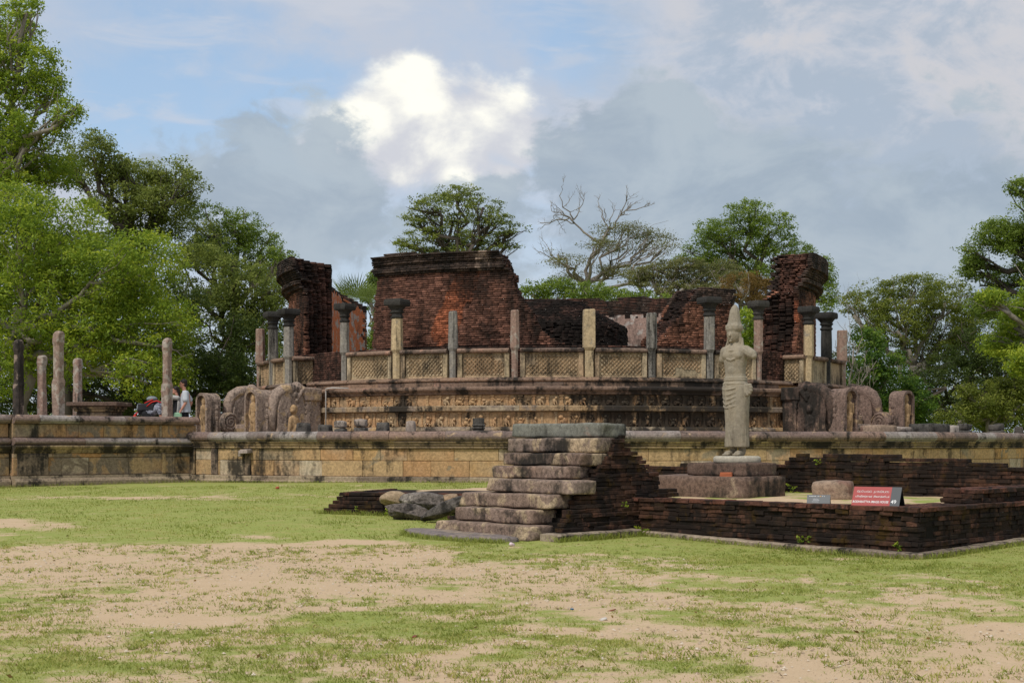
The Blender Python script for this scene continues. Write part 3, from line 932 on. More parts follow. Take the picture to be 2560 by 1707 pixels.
COLS = [column(792, 6.15, M_SHAFT_G, True, 'grey capital column in front of the orange plaster by the doorway gap', 0.30),
        column(912, 6.17, M_SHAFT_T, True, 'cream column with black capital against the tall red brick wall', 0.36),
        column(1040, 5.68, M_SHAFT_G, False, 'short grey column without capital before the orange-red streak of the wall', 0.28),
        column(1183, 5.68, M_SHAFT_R, False, 'slim pinkish column without capital below the sloping wall end', 0.27),
        column(1353, 5.70, M_SHAFT_T, False, 'broad pale tan pillar without capital before the dark brick mound', 0.37, oct_=False),
        column(1496, 5.62, M_SHAFT_G, False, 'round-topped grey column before the pink plaster of the back wall', 0.32),
        column(1629, 6.22, M_SHAFT_G, True, 'grey column with wide black capital standing behind the statue shoulder', 0.34),
        column(1742, 6.2, M_SHAFT_R, True, 'brown column with black capital between statue head and brick tower', 0.30)]
LCOL = [column(0, 6.2, M_SHAFT_G, True, 'dark capital column at the end of the panel beside the stair lions', 0.34, phi=-55.3),
        column(627, 6.22, M_SHAFT_G, True, 'black capital column seen between the trees and the curved wall', 0.33),
        column(0, 5.75, M_SHAFT_R, False, 'short brown column without capital at the outline beside the trees', 0.34, phi=-74.5)]
RCOL = [column(1850, 6.2, M_SHAFT_T, True, 'cream shafted column with black capital beside the flower panel', 0.32, phi=49.6),
        column(1898, 6.1, M_CAPST, True, 'all black capital column behind the round brick tower edge', 0.36),
        column(0, 5.6, M_SHAFT_R, False, 'plain brown column stub at the end of the balustrade by the shrubs', 0.36, phi=67.5)]

# ------------------------------------------------------------------ balustrade
def lattice_mesh(wd, h):
    g = G()
    off_ = random.uniform(0, 90)
    s = 0.125
    nx, nz = int(wd / s), int(h / s)
    r0, r1 = 0.074, 0.05
    for i in range(nx * 2 + 1):
        for j in range(nz * 2 + 1):
            if (i + j) % 2:
                continue
            cx, cz = -wd / 2 + i * wd / (nx * 2), j * h / (nz * 2)
            if abs(cx) > wd / 2 - 0.03 or cz < 0.03 or cz > h - 0.03:
                continue
            if mn.noise(Vector((cx * 1.6 + off_, cz * 1.6, off_))) > 0.36:
                continue
            k = 8
            vs, fs = [], []
            for q in range(k):
                a = 2 * math.pi * q / k
                ca, sa = math.cos(a), math.sin(a)
                vs += [(max(-wd / 2, min(wd / 2, cx + r0 * ca)), 0, max(0, min(h, cz + r0 * sa))), (max(-wd / 2, min(wd / 2, cx + (r0 + r1) / 2 * ca)), -0.026, max(0, min(h, cz + (r0 + r1) / 2 * sa))), (cx + r1 * ca, 0, cz + r1 * sa)]
            for q in range(k):
                a, b_ = 3 * q, 3 * ((q + 1) % k)
                fs += [(a, b_, b_ + 1, a + 1), (a + 1, b_ + 1, b_ + 2, a + 2)]
            g.add(vs, fs)
    return g.mesh('lattice', fix=False)


def bal_bay(parent, p0, p1, z0, z1, nrm, latt=True, mat=M_PANEL, postw=0.15, coping=True, c0=0.0, c1=0.0):
    """one bay: two posts, a recessed carved slab, a rounded rail"""
    v = Vector((p1[0] - p0[0], p1[1] - p0[1], 0))
    L = v.length
    v.normalize()
    rz = math.atan2(v.y, v.x)
    mid = Vector(((p0[0] + p1[0]) / 2, (p0[1] + p1[1]) / 2, 0))
    zt = z1 - 0.15
    for s in (-1, 1):
        g = G()
        g.box(mid + v * s * (L / 2 - postw / 2) + Vector((0, 0, (z0 + zt) / 2)), (postw, 0.2, zt - z0 - 0.004), rz)
        ob('post', g.mesh('post', jitter=0.008, bevel=0.012), mat, parent)
    wd = L - 2 * postw - 0.01
    g = G()
    g.box(mid + Vector((0, 0, (z0 + zt) / 2)) - Vector((nrm[0], nrm[1], 0)) * 0.03, (wd, 0.1, zt - z0 - 0.006), rz)
    pn = ob('panel', g.mesh('panel'), mat, parent)
    if latt:
        bot, h = 0.07, zt - z0 - 0.10
        w2 = wd - 0.06
        fr = mid - Vector((nrm[0], nrm[1], 0)) * (0.03 - 0.0505)
        ob('lattice', lattice_mesh(w2, h), M_LATT, pn, Matrix.Translation(fr + Vector((0, 0, z0 + bot))) @ Matrix.Rotation(rz, 4, 'Z'))
        g = G()
        g.box(fr + Vector((nrm[0], nrm[1], 0)) * 0.01 + Vector((0, 0, z0 + 0.035)), (wd - 0.004, 0.04, 0.06), rz)
        ob('panel_edge', g.mesh('panel_edge'), M_LATT, pn)
    if coping:
        g = G()
        line(g, [(-0.15, zt), (0.13, zt), (0.17, zt + 0.035), (0.18, zt + 0.08), (0.15, zt + 0.125), (0.08, z1), (-0.1, z1), (-0.15, zt + 0.12)], (p0[0] - v.x * c0, p0[1] - v.y * c0), (p1[0] + v.x * c1, p1[1] + v.y * c1), nrm, 2)
        ob('rail', g.mesh('rail', jitter=0.008), M_CORN, parent)


def bal_run(name, label, phis, a_end0=None, a_end1=None, skip_latt=(), hw=0.85):
    am = (phis[0] + phis[-1]) / 2
    t = thing(name, pol(am, CR) + (3.6,), label, 'balustrade', 'carved balustrade around the upper platform')
    pts = list(phis)
    for i in range(len(pts) - 1):
        a0, a1 = pts[i] + hw, pts[i + 1] - hw
        am = R_((a0 + a1) / 2)
        bal_bay(t, pol(a0, CR - 0.02), pol(a1, CR - 0.02), 3.6, 4.53, (math.sin(am), -math.cos(am)), i not in skip_latt)
    return t


bal_run('stone_balustrade', 'longest curved balustrade of seven flower-carved panels in front of the brick wall', COLS, skip_latt=())
bl = bal_run('stone_balustrade', 'short dark curved balustrade bending away beside the trees', [LCOL[2], LCOL[1], LCOL[0]])
br = bal_run('stone_balustrade', 'short curved balustrade bending away below the round brick tower by shrubs', [RCOL[0], RCOL[1], RCOL[2]], skip_latt=(0, 1))
# returns beside the stairs, and the end bay past the last column
for (ph, s, par) in ((-55.3, 1, bl), (49.6, -1, br)):
    p0, p1 = pol(ph + 0.6 * s, CR - 0.1), pol(ph + 1.2 * s, 9.95)
    tn = (math.cos(R_(ph)) * s, math.sin(R_(ph)) * s)
    bal_bay(par, p0 if s > 0 else p1, p1 if s > 0 else p0, 3.6, 4.56, tn, True, c1=0.05, c0=0.05)

# ------------------------------------------------------------------ brick walls of the shrine
def brick_shell(spans, R0, R1_, prof, zb, course=0.071, blen=0.25, seed=1, skew=0.0, inner=None):
    """bricks course by course; spans(z) -> list of (a0, a1) in degrees. Outer and inner skins plus a rough middle."""
    r = np.random.default_rng(seed)
    boxes, mid = [], []
    z = zb
    ztop = zb
    i = 0
    while True:
        sp = spans(z)
        if sp is None:
            break
        R1 = inner(z) if inner else R1_
        for (a0, a1) in sp:
            if a1 - a0 < 0.6:
                continue
            o = prof(z)
            for (Rr, dp, outer) in ((R0 + o, 0.16, True), (R1, 0.16, False)):
                da = math.degrees(blen / Rr)
                a1_ = a1
                a1 = a1_ if outer else a1_ - skew
                a = a0 + (r.uniform(-0.8, 0.4)) + (i % 2) * da * 0.5 - da
                while a < a1 + r.uniform(-.7, .5):
                    wdt = da * r.uniform(0.8, 1.2)
                    lo, hi = max(a, a0 - 0.3), min(a + wdt, a1 + 0.3)
                    if hi - lo > 0.25:
                        j = r.normal(0, 0.006)
                        rr0, rr1 = (Rr - dp, Rr + j) if outer else (Rr - j, Rr + dp)
                        boxes.append((rr0, rr1, lo + 0.03, hi - 0.03, z + 0.004, z + course - 0.008 + r.normal(0, 0.0015)))
                    a += wdt
                a1 = a1_
            ns = 6
            for q in range(ns):
                t0, t1 = q / ns, (q + 1) / ns
                rr0, rr1 = R1 + (R0 + o - R1) * t0, R1 + (R0 + o - R1) * t1
                s1 = skew * (1 - (t0 + t1) / 2)
                mid.append((rr0 + 0.02, rr1 - 0.02, a0 + 0.2 + r.uniform(-.5, .5), a1 - 0.2 - s1 + r.uniform(-.6, .6), z + 0.003, z + course))
        z += course
        i += 1
    return boxes, mid


def boxes_mesh(name, boxes, jit=0.004, nsub=None):
    bx = np.array(boxes)
    n = len(bx)
    r0, r1, a0, a1, z0, z1 = [bx[:, k] for k in range(6)]
    a0, a1 = np.radians(a0), np.radians(a1)

    def pt(R, A, Z):
        return np.stack([VC[0] + R * np.sin(A), VC[1] - R * np.cos(A), Z], -1)
    V = np.stack([pt(r0, a0, z0), pt(r1, a0, z0), pt(r1, a1, z0), pt(r0, a1, z0), pt(r0, a0, z1), pt(r1, a0, z1), pt(r1, a1, z1), pt(r0, a1, z1)], 1)
    V = V + np.random.default_rng(5).normal(0, jit, V.shape)
    Q = np.array([(0, 3, 2, 1), (4, 5, 6, 7), (0, 1, 5, 4), (1, 2, 6, 5), (2, 3, 7, 6), (3, 0, 4, 7)])
    Fq = (Q[None] + 8 * np.arange(n)[:, None, None]).reshape(-1, 4)
    tn = np.random.default_rng(17).random(n) ** 1.3
    return mesh_np(name, V.reshape(-1, 3), Fq, False, {'tint': np.repeat(tn, 8)})


def mid_mesh(name, mid):
    out = []
    for (r0, r1, a0, a1, z0, z1) in mid:
        k = max(1, int((a1 - a0) / 9))
        for q in range(k):
            out.append((r0, r1, a0 + (a1 - a0) * q / k, a0 + (a1 - a0) * (q + 1) / k, z0, z1 - 0.012))
    return boxes_mesh(name, out, 0.0)


def brick_wall(name, label, spans, R0, R1, prof, zb, seed, corn_z=99.0, mat=None, anchor=0.0, cat='wall', skew=0.0, inner=None):
    t = thing(name, pol(anchor, (R0 + R1) / 2) + (zb,), label, cat, 'brick walls of the round shrine')
    bxs, mid = brick_shell(spans, R0, R1, prof, zb, seed=seed, skew=skew, inner=inner)
    lo = [q for q in bxs if q[4] < corn_z]
    hi = [q for q in bxs if q[4] >= corn_z]
    o = ob('bricks', boxes_mesh('bricks', lo), mat or M_BRICK, t)
    tag(o, kind='stuff')
    if hi:
        o = ob('cornice', boxes_mesh('cornice', hi), M_CORNB, t)
        tag(o, kind='stuff')
    tag(ob('broken_core', mid_mesh('broken_core', mid), M_BRICKD, t), kind='stuff')
    return t


def interp(z, pts):
    if z <= pts[0][0]:
        return pts[0][1]
    for (z0, v0), (z1, v1) in zip(pts, pts[1:]):
        if z <= z1:
            return v0 + (v1 - v0) * (z - z0) / (z1 - z0)
    return pts[-1][1]


def rag(z, s, amp=0.5):
    return amp * (mn.noise(Vector((z * 2.7, s * 3.1, 0.0))) + 0.6 * mn.noise(Vector((z * 9.0, s * 5.1, 3.0))))


def prof_cornice(z, z0):
    if z < z0:
        return 0.0
    k = z - z0
    if k < 0.12:
        return 0.07
    if k < 0.24:
        return 0.13
    if k < 0.36:
        return 0.05
    if k < 0.62:
        return 0.10 + 0.3 * (k - 0.36)
    return 0.22


WR0, WR1, ZB = 10.2, 8.7, 4.70


def spans_mid(z):
    if z > 7.82:
        return None
    a0 = interp(z, [(4.7, -37.6), (6.2, -36.9), (7.0, -36.2), (7.3, -37.2), (7.8, -36.6)]) + rag(z, 1)
    a1 = interp(z, [(4.7, 0.5), (4.95, -2.2), (5.4, -4.2), (5.95, -6.0), (6.35, -7.5), (6.63, -8.5), (7.26, -9.6), (7.6, -10.8), (7.75, -11.6), (7.85, -13)]) + rag(z, 2, 0.9)
    if z > 7.6:
        out, a = [], a0
        while a < a1:
            b_ = a + 3.2
            if mn.noise(Vector((a * 0.35, z * 3, 1.0))) > (z - 7.74) * 9:
                out.append((a, min(b_, a1)))
            a = b_
        return out
    return [(a0, a1)]


brick_wall('ruined_brick_wall', 'tallest red brick wall piece with orange streak and dark cornice above the balustrade', spans_mid, WR0, WR1, lambda z: prof_cornice(z, 7.05), ZB, 31, 7.05, anchor=-22)


def spans_rf(z):
    top = 6.66
    if z > top + 0.02:
        return None
    a0 = interp(z, [(4.7, 18.4), (5.2, 20.5), (5.9, 24.2), (6.5, 27.3), (6.7, 28.0)]) + rag(z, 5, 0.8)
    a1 = 35.4 + rag(z, 6, 0.25)
    return [(a0, a1)]


brick_wall('ruined_brick_wall', 'low brick wall piece sloping up to a black top behind the statue', spans_rf, WR0, WR1, lambda z: 0.03 if z > 6.1 else 0.0, ZB, 32, 6.15, anchor=28)


def spans_r(z):
    if z > 8.25:
        return None
    a0 = interp(z, [(4.7, 57.5), (6.2, 58.3), (6.9, 58.0), (7.1, 58.6), (8.3, 59.5)]) + rag(z, 8, 0.8)
    a1 = 103.0 + rag(z, 9)
    if z > 7.95:
        a1 = interp(z, [(7.95, 100.0), (8.3, 90.0)])
    return [(a0, a1)]


brick_wall('ruined_brick_wall', 'round tower-like brick wall end with flaring black cornice by the shrubs', spans_r, WR0, WR1, lambda z: prof_cornice(z, 7.1) * 2.1, ZB, 33, 7.0, anchor=75, inner=lambda z: 8.7 if z < 6.65 else (8.7 + 0.5 * min(1, (z - 6.65) / 0.12) + 0.12 * math.sin(z * 23)))


def spans_rlow(z):
    """broken inner thickness of the same wall, lower than its outer skin"""
    return None


def spans_l(z):
    if z > 8.2:
        return None
    a0 = -118.0 + rag(z, 11)
    a1 = interp(z, [(4.7, -61.4), (5.6, -62.2), (6.4, -61.8), (7.0, -62.6), (7.6, -62.2), (8.2, -62.8)]) + rag(z, 12, 0.7)
    if z > 7.7:
        a0 = interp(z, [(7.7, -92.0), (8.2, -84.0)])
    elif z > 7.3:
        a0 = interp(z, [(7.3, -117.0), (7.5, -110.0), (7.7, -96.0)])
    if z > 8.0:
        a0 = -76.0
    return [(a0, a1)]


tl = brick_wall('ruined_brick_wall', 'curved brick wall end with black flaring cornice and orange plaster inside', spans_l, WR0, WR1, lambda z: prof_cornice(z, 7.1) * 2.1, ZB, 34, 7.0, anchor=-75, skew=10.0)
# plaster skin clinging to the inner face
def plaster(name, a0, a1, z0, z1f, R, mat, par, seed):
    V, Fq = [], []
    na, nz = 40, 30
    for i in range(na + 1):
        for j in range(nz + 1):
            a = a0 + (a1 - a0) * i / na
            z = z0 + (z1f(a) - z0) * j / nz
            V.append(pol(a, R - 0.006 + 0.012 * mn.noise(Vector((a * 0.3, z * 2, seed)))) + (z,))
    for i in range(na):
        for j in range(nz):
            ac = i / na
            edge = min(i, na - 1 - i, nz - 1 - j) / 5.0
            if edge < 1 and mn.noise(Vector((i * 0.45, j * 0.45, seed))) * 0.7 + 0.35 > edge + 0.35:
                continue
            q = i * (nz + 1) + j
            Fq.append((q, q + 1, q + nz + 2, q + nz + 1))
    return ob(name, mesh_np(name, V, Fq), mat, par)


plaster('plaster', -117.0, -73.5, 4.72, lambda a: 7.62 if a > -97 else 7.62 + (a + 97) * 0.022, WR1 - 0.02, M_PLAST, tl, 1.0)


def spans_b(z):
    if z > 8.1:
        return None
    a0, a1 = 141.0 + rag(z, 15, 1.0), 208.0
    if z > 7.9:
        return [(a0 + 6 + (z - 7.9) * 20, 158), (164, 190)]
    return [(a0, a1)]


tb = brick_wall('ruined_brick_wall', 'far inner brick wall with pinkish plaster seen across the gap', spans_b, WR0, WR1, lambda z: 0.0, ZB, 35, 7.35, anchor=170, mat=M_BRICKB)
plaster('plaster', 142.5, 176.0, 4.72, lambda a: 7.3, WR1 - 0.02, M_PLASTP, tb, 2.0)
# low brick drum under the walls
def spans_drum(z):
    return None if z > 4.66 else [(-120, 110)]


dr = thing('brick_drum', pol(0, 10.4) + (3.46,), 'low brick base ring beneath the shrine walls behind the balustrade', 'wall', 'brick walls of the round shrine')
bxs, mid = brick_shell(spans_drum, 10.5, 8.5, lambda z: 0.0, 3.46, seed=36)
tag(ob('bricks', boxes_mesh('bricks', bxs), M_BRICKD, dr), kind='stuff')
ob('mortar_core', mid_mesh('mortar_core', mid), M_BRICKD, dr)
# crumbled brick relic mound in the middle of the shrine
st = thing('brick_mound', (VC[0], VC[1], 3.46), 'dark crumbled brick relic mound inside the round shrine', 'mound')
bxs, mid = [], []
rr_ = np.random.default_rng(44)
z = 3.46
while z < 7.05:
    Rm = interp(z, [(3.4, 3.05), (6.0, 3.0), (6.1, 2.75), (6.95, 1.3), (7.1, 0.8)])
    da = math.degrees(0.26 / Rm)
    a = rr_.uniform(0, da)
    while a < 360:
        bxs.append((max(Rm - 0.3, 0.05), Rm + rr_.normal(0, 0.02), a, a + da - 0.3, z + 0.004, z + 0.064))
        a += da
    for q in range(12):
        mid.append((0.0, max(Rm - 0.1, 0.05), q * 30, q * 30 + 30, z, z + 0.071))
    z += 0.071
tag(ob('bricks', boxes_mesh('bricks', bxs), M_BRICKB, st), kind='stuff')
ob('mortar_core', boxes_mesh('mortar_core', mid, 0.0), M_BRICKB, st)

# ------------------------------------------------------------------ the two stairs with lions and guard stones
def frame_of(ph):
    e = (math.sin(R_(ph)), -math.cos(R_(ph)))
    t = (math.cos(R_(ph)), math.sin(R_(ph)))
    return e, t


def smat(ph, r, o, z):
    """local frame: x across the stairs (towards +bearing), y inwards, z up; origin at radius r, offset o"""
    e, t = frame_of(ph)
    M3 = Matrix(((t[0], -e[0], 0, VC[0] + e[0] * r + t[0] * o), (t[1], -e[1], 0, VC[1] + e[1] * r + t[1] * o), (0, 0, 1, z), (0, 0, 0, 1)))
    return M3


def stairs(ph, label):
    s = thing('stone_staircase', tuple(smat(ph, 13, 0, 1.6).translation), label, 'staircase', 'stone stairs up to the upper platform')
    n = 6
    for k in range(n):
        g = G()
        g.box((0, 0, 0), (2.1, 0.5, 0.275))
        ob('step', g.mesh('step', bevel=0.02, jitter=0.006), M_CARVE, s, smat(ph, 13.9 - k * 0.36, 0, 1.6 + 0.14 + k * 0.28))
    g = G()
    for k in range(n):
        g.box((0, 0.2 + k * 0.18, 0.14 + k * 0.28 - 0.14), (2.0, 2.2 - k * 0.36, 0.27))
    ob('core', g.mesh('core'), M_MOULD, s, smat(ph, 13.3, 0, 1.6))


def guardstone(ph, r, o, label, mat, hgt=1.64, wd=0.72, dp=0.5):
    Mx = smat(ph, r, o, 1.6)
    t = thing('guard_stone', tuple(Mx.translation), label, 'guardstone', 'guard stones at the foot of the stairs')

    def outline(w_, h_, z0=0.0, k=12):
        pts = [(-w_ / 2, z0), (w_ / 2, z0)]
        rr = w_ / 2
        for q in range(k + 1):
            a = math.pi * q / k
            pts.append((rr * math.cos(a), h_ - rr * 0.8 + rr * 0.8 * math.sin(a)))
        return pts
    g = G()
    o1 = outline(wd - 0.02, hgt - 0.01)
    g.loft([[(x, 0.02, z) for x, z in o1], [(x, dp, z) for x, z in o1]])
    ob('slab', g.mesh('slab', jitter=0.01), mat, t, Mx)
    oo, oi = outline(wd, hgt), outline(wd - 0.17, hgt - 0.09, 0.0)
    g = G()
    k = len(oo)
    vs = [(x, -0.12, z) for x, z in oo] + [(x, -0.12, z) for x, z in oi] + [(x, 0.1, z) for x, z in oo] + [(x, 0.1, z) for x, z in oi]
    fs = []
    for i in range(1, k - 0):
        j = (i + 1) % k
        if i == 0:
            continue
        fs += [(i, j, k + j, k + i), (2 * k + i, 2 * k + j, j, i), (k + i, k + j, 3 * k + j, 3 * k + i)]
    g.add(vs, fs)
    ob('arched_rim', g.mesh('arched_rim', jitter=0.006), mat, t, Mx)
    g = G()
    h = hgt
    g.ell((0.0, 0.0, h * 0.80), (0.085, 0.09, 0.12), 10, 8)
    g.ell((0.0, 0.0, h * 0.87), (0.10, 0.05, 0.13), 10, 8)
    for q in range(7):
        a = math.pi * (0.12 + 0.76 * q / 6)
        g.ell((0.19 * math.cos(a), 0.02, h * 0.80 + 0.17 * math.sin(a)), (0.055, 0.04, 0.07), 8, 6)
    g.cap((0, 0.0, h * 0.68), 0.13, (0.03, 0.0, h * 0.52), 0.10)
    g.cap((0.03, 0.0, h * 0.50), 0.12, (-0.01, 0.0, h * 0.40), 0.11)
    g.cap((0.09, 0, h * 0.42), 0.085, (0.09, 0, 0.06), 0.055)
    g.cap((-0.07, 0, h * 0.42), 0.085, (-0.05, 0, 0.06), 0.055)
    g.cap((0.14, 0, h * 0.68), 0.05, (0.22, -0.02, h * 0.53), 0.045)
    g.cap((0.22, -0.02, h * 0.53), 0.04, (0.20, -0.03, h * 0.70), 0.04)
    g.cap((-0.14, 0, h * 0.68), 0.05, (-0.21, -0.02, h * 0.5), 0.04)
    g.cap((-0.21, -0.02, h * 0.5), 0.04, (-0.10, -0.04, h * 0.42), 0.035)
    ob('carved_figure', fuse(g, 0.018, 2), M_CARVET, t, Mx)
    for sgn in (-1, 1):
        g = G()
        g.lathe([(0.05, 0.0), (0.05, h * 0.42), (0.075, h * 0.44), (0.075, h * 0.48), (0.05, h * 0.50), (0.07, h * 0.54), (0.075, h * 0.58), (0.05, h * 0.62), (0.08, h * 0.66), (0.06, h * 0.74)], 8)
        ob('side_pilaster', g.mesh('side_pilaster', smooth=False), mat, t, Mx @ Matrix.Translation((sgn * (wd / 2 - 0.03), 0.28, 0.02)))
    return t


def makara(ph, o, label, mat, matt):
    """stair rail carved as a beast: low wall, bulging head on top, trunk curling down to the front"""
    sgn = 1 if o > 0 else -1
    Mx = smat(ph, 13.8, o, 1.6)
    t = thing('carved_stair_rail', tuple(Mx.translation), label, 'stair rail', 'beast-carved stair rails')
    w_ = 0.46
    prof = [(0.02, 0.0), (1.75, 0.0), (1.78, 1.72), (1.2, 1.76), (0.62, 1.70), (0.42, 1.62), (0.20, 1.40), (0.10, 1.0), (0.14, 0.5)]
    g = G()
    g.loft([[(-w_ / 2 + 0.04, y, z) for y, z in prof], [(w_ / 2 - 0.04, y, z) for y, z in prof]])
    ob('slab', g.mesh('slab', jitter=0.015, bevel=0.03), mat, t, Mx)
    g = G()
    pts = [(0, 1.0, 1.62), (0, 0.7, 1.66), (0, 0.42, 1.62), (0, 0.2, 1.5), (0, 0.06, 1.28), (0, -0.02, 0.95), (0, 0.0, 0.6), (0, 0.06, 0.3)]
    g.tube(pts, [0.20, 0.22, 0.22, 0.21, 0.19, 0.16, 0.12, 0.07], 10)
    ob('trunk_scroll', g.mesh('trunk_scroll', smooth=True, jitter=0.015), mat, t, Mx)
    g = G()
    g.ell((0, 0.95, 1.66), (0.26, 0.22, 0.25), 12, 9)
    g.ell((0, 0.78, 1.48), (0.27, 0.16, 0.2), 12, 9)
    g.ell((0, 0.92, 1.86), (0.15, 0.14, 0.07), 10, 7)
    for q in (-1, 1):
        g.ell((0.2 * q, 0.84, 1.70), (0.07, 0.09, 0.1), 8, 7)
        g.cap((0.22 * q, 0.98, 1.6), 0.08, (0.2 * q, 0.8, 1.3), 0.05)
        g.cap((0.2 * q, 1.08, 1.72), 0.07, (0.2 * q, 1.15, 1.35), 0.05)
    ob('beast_head', fuse(g, 0.022, 2, disp=(0.012, 14)), mat, t, Mx)
    g = G()
    g.box((0, 1.42, 1.52), (w_ + 0.08, 0.72, 0.44))
    ob('rail_beam', g.mesh('rail_beam', bevel=0.04, jitter=0.015), mat, t, Mx)
    for q in (-1, 1):
        g = G()
        for (z0, z1, a) in ((0.0, 0.08, 0.20), (0.08, 0.22, 0.16), (0.22, 0.9, 0.12), (0.9, 0.97, 0.17), (0.97, 1.05, 0.13), (1.05, 1.12, 0.18), (1.12, 1.2, 0.14), (1.2, 1.29, 0.2)):
            g.box((q * (w_ / 2 - 0.02), 1.22, (z0 + z1) / 2), (0.1, a, z1 - z0 - 0.002))
        ob('baluster', g.mesh('baluster', jitter=0.006), mat, t, Mx)
        g = G()
        y0 = 0.72
        x = q * (w_ / 2 - 0.05)
        g.ell((x, y0, 0.62), (0.09, 0.2, 0.26), 10, 8)
        g.ell((x, y0 - 0.02, 1.02), (0.11, 0.15, 0.17), 10, 8)
        g.ell((x + q * 0.03, y0 - 0.08, 0.98), (0.09, 0.08, 0.08), 8, 6)
        g.cap((x, y0 - 0.14, 0.72), 0.08, (x + q * 0.03, y0 - 0.24, 0.12), 0.06)
        g.cap((x, y0 + 0.06, 0.45), 0.13, (x + q * 0.02, y0 - 0.08, 0.2), 0.08)
        g.cap((x + q * 0.02, y0 - 0.08, 0.2), 0.07, (x + q * 0.03, y0 + 0.08, 0.08), 0.06)
        g.cap((x, y0 + 0.2, 0.3), 0.04, (x, y0 + 0.26, 0.8), 0.03)
        ob('lion_relief', fuse(g, 0.022, 2, disp=(0.012, 12)), matt, t, Mx)
    return t


def scroll(ph, r, o, label, mat):
    Mx = smat(ph, r, o, 1.6)
    t = thing('spiral_stone', tuple(Mx.translation), label, 'scroll', 'spiral stones at the stair foot')
    C_ = Matrix.Translation((0, 0, 0.62)) @ Matrix.Rotation(R_(90), 4, 'Y')
    g = G()
    g.lathe([(0.30, -0.2), (0.335, -0.16), (0.335, 0.16), (0.30, 0.2)], 24, M=C_)
    g.box((0, 0.08, 0.16), (0.36, 0.4, 0.32), taper=0.85)
    ob('disc', g.mesh('disc', jitter=0.008), mat, t, Mx)
    for q in (-1, 1):
        g = G()
        pts = []
        for k in range(50):
            a = k * 0.34
            rr = 0.30 * (1 - k / 54.0)
            pts.append((q * 0.2, rr * math.cos(a), 0.62 + rr * math.sin(a)))
        g.tube(pts, 0.026, 6)
        ob('spiral_ridge', g.mesh('spiral_ridge', smooth=True), mat, t, Mx)


PHL, PHR = -47.5, 44.0
stairs(PHL, 'stone stairs climbing between the two pale purple-brown beast rails')
stairs(PHR, 'stone stairs climbing beside the blackened beast rail behind the statue')
guardstone(PHL, 14.62, -1.42, 'guard stone standing apart beside the man in grey shirt', M_CARVE, 1.6, 0.70, 0.42)
guardstone(PHL, 14.25, 1.02, 'guard stone with deep niche against the beast rail near the white pipe', M_CARVE, 1.66, 0.74, 0.5)
guardstone(PHR, 14.25, -1.08, 'guard stone with ringed side pillar next to the blackened beast rail', M_CARVE2, 1.68, 0.74, 0.5)
guardstone(PHR, 14.62, 1.72, 'guard stone standing apart at the edge of the green shrubs', M_CARVE2, 1.66, 0.70, 0.42)
makara(PHL, 1.40, 'beast-carved stair rail beside the thin white pipe', M_CARVE, M_CARVET)
makara(PHL, -1.30, 'beast-carved stair rail rising before the dark trees', M_CARVE, M_CARVET)
makara(PHR, -1.36, 'blackened beast-carved stair rail behind the statue', M_CARVED, M_CARVED)
makara(PHR, 1.34, 'brown beast-carved stair rail before the green shrubs', M_CARVE2, M_CARVE2)
scroll(PHL, 13.95, -1.06, 'spiral carved stone between guard stone and beast rail before dark trees', M_CARVE)
scroll(PHR, 14.05, 1.25, 'spiral carved stone between guard stone and beast rail by the shrubs', M_CARVE2)

# thin pipe climbing the frieze
g = G()
a = phi_of(749, UR + 0.2)
x, y = pol(a, UR + 0.22)
pts = [(x, y, 1.6), (x, y, 3.2), (x, y, 3.30)]
for k in range(1, 5):
    q = pol(a + 0.35 * k, UR + 0.22 - 0.0 * k)
    pts.append((q[0], q[1], 3.31 + 0.005 * k))
q = pol(a + 3.4, UR - 0.1)
pts.append((q[0], q[1], 3.315))
g.tube(pts, 0.022, 8)
tag(ob('metal_pipe', g.mesh('metal_pipe', smooth=True), plain('pipe_grey', (0.5, 0.47, 0.43), 0.5)), 'thin pale pipe bent over the edge of the carved platform', 'pipe')

# ------------------------------------------------------------------ the small image house (brick foundation, stone steps)
IC = (5.32, 18.6)
IU = (math.cos(R_(43.5)), math.sin(R_(43.5)))        # into the shrine
IV = (math.sin(R_(43.5)), -math.cos(R_(43.5)))       # along its front, towards the near corner


def ip(a, b_):
    return (IC[0] - IV[0] * a + IU[0] * b_, IC[1] - IV[1] * a + IU[1] * b_)


RZ_V = math.atan2(IV[1], IV[0])
RZ_U = math.atan2(IU[1], IU[0])


def brick_variants(n=8):
    out = []
    for i in range(n):
        g = G()
        g.box((0, 0, 0), (0.25, 0.15, 0.0635))
        bm = bmesh.new()
        vs = [bm.verts.new(v) for v in g.v]
        for f in g.f:
            bm.faces.new([vs[k] for k in f])
        bmesh.ops.bevel(bm, geom=list(bm.edges), offset=0.009, segments=1, affect='EDGES', profile=0.6)
        bmesh.ops.recalc_face_normals(bm, faces=list(bm.faces))
        r = random.Random(100 + i)
        for v in bm.verts:
            v.co += Vector((r.gauss(0, 0.005), r.gauss(0, 0.005), r.gauss(0, 0.0025)))
        me = bpy.data.meshes.new('brick')
        bm.to_mesh(me)
        bm.free()
        me.polygons.foreach_set('use_smooth', [False] * len(me.polygons))
        me.materials.append(M_NBRICK)
        out.append(me)
    return out


BV = brick_variants()
BT = [m_.copy() for m_ in BV]
for m_ in BT:
    m_.materials.clear()
    m_.materials.append(M_NTOP)
CRS = 0.066


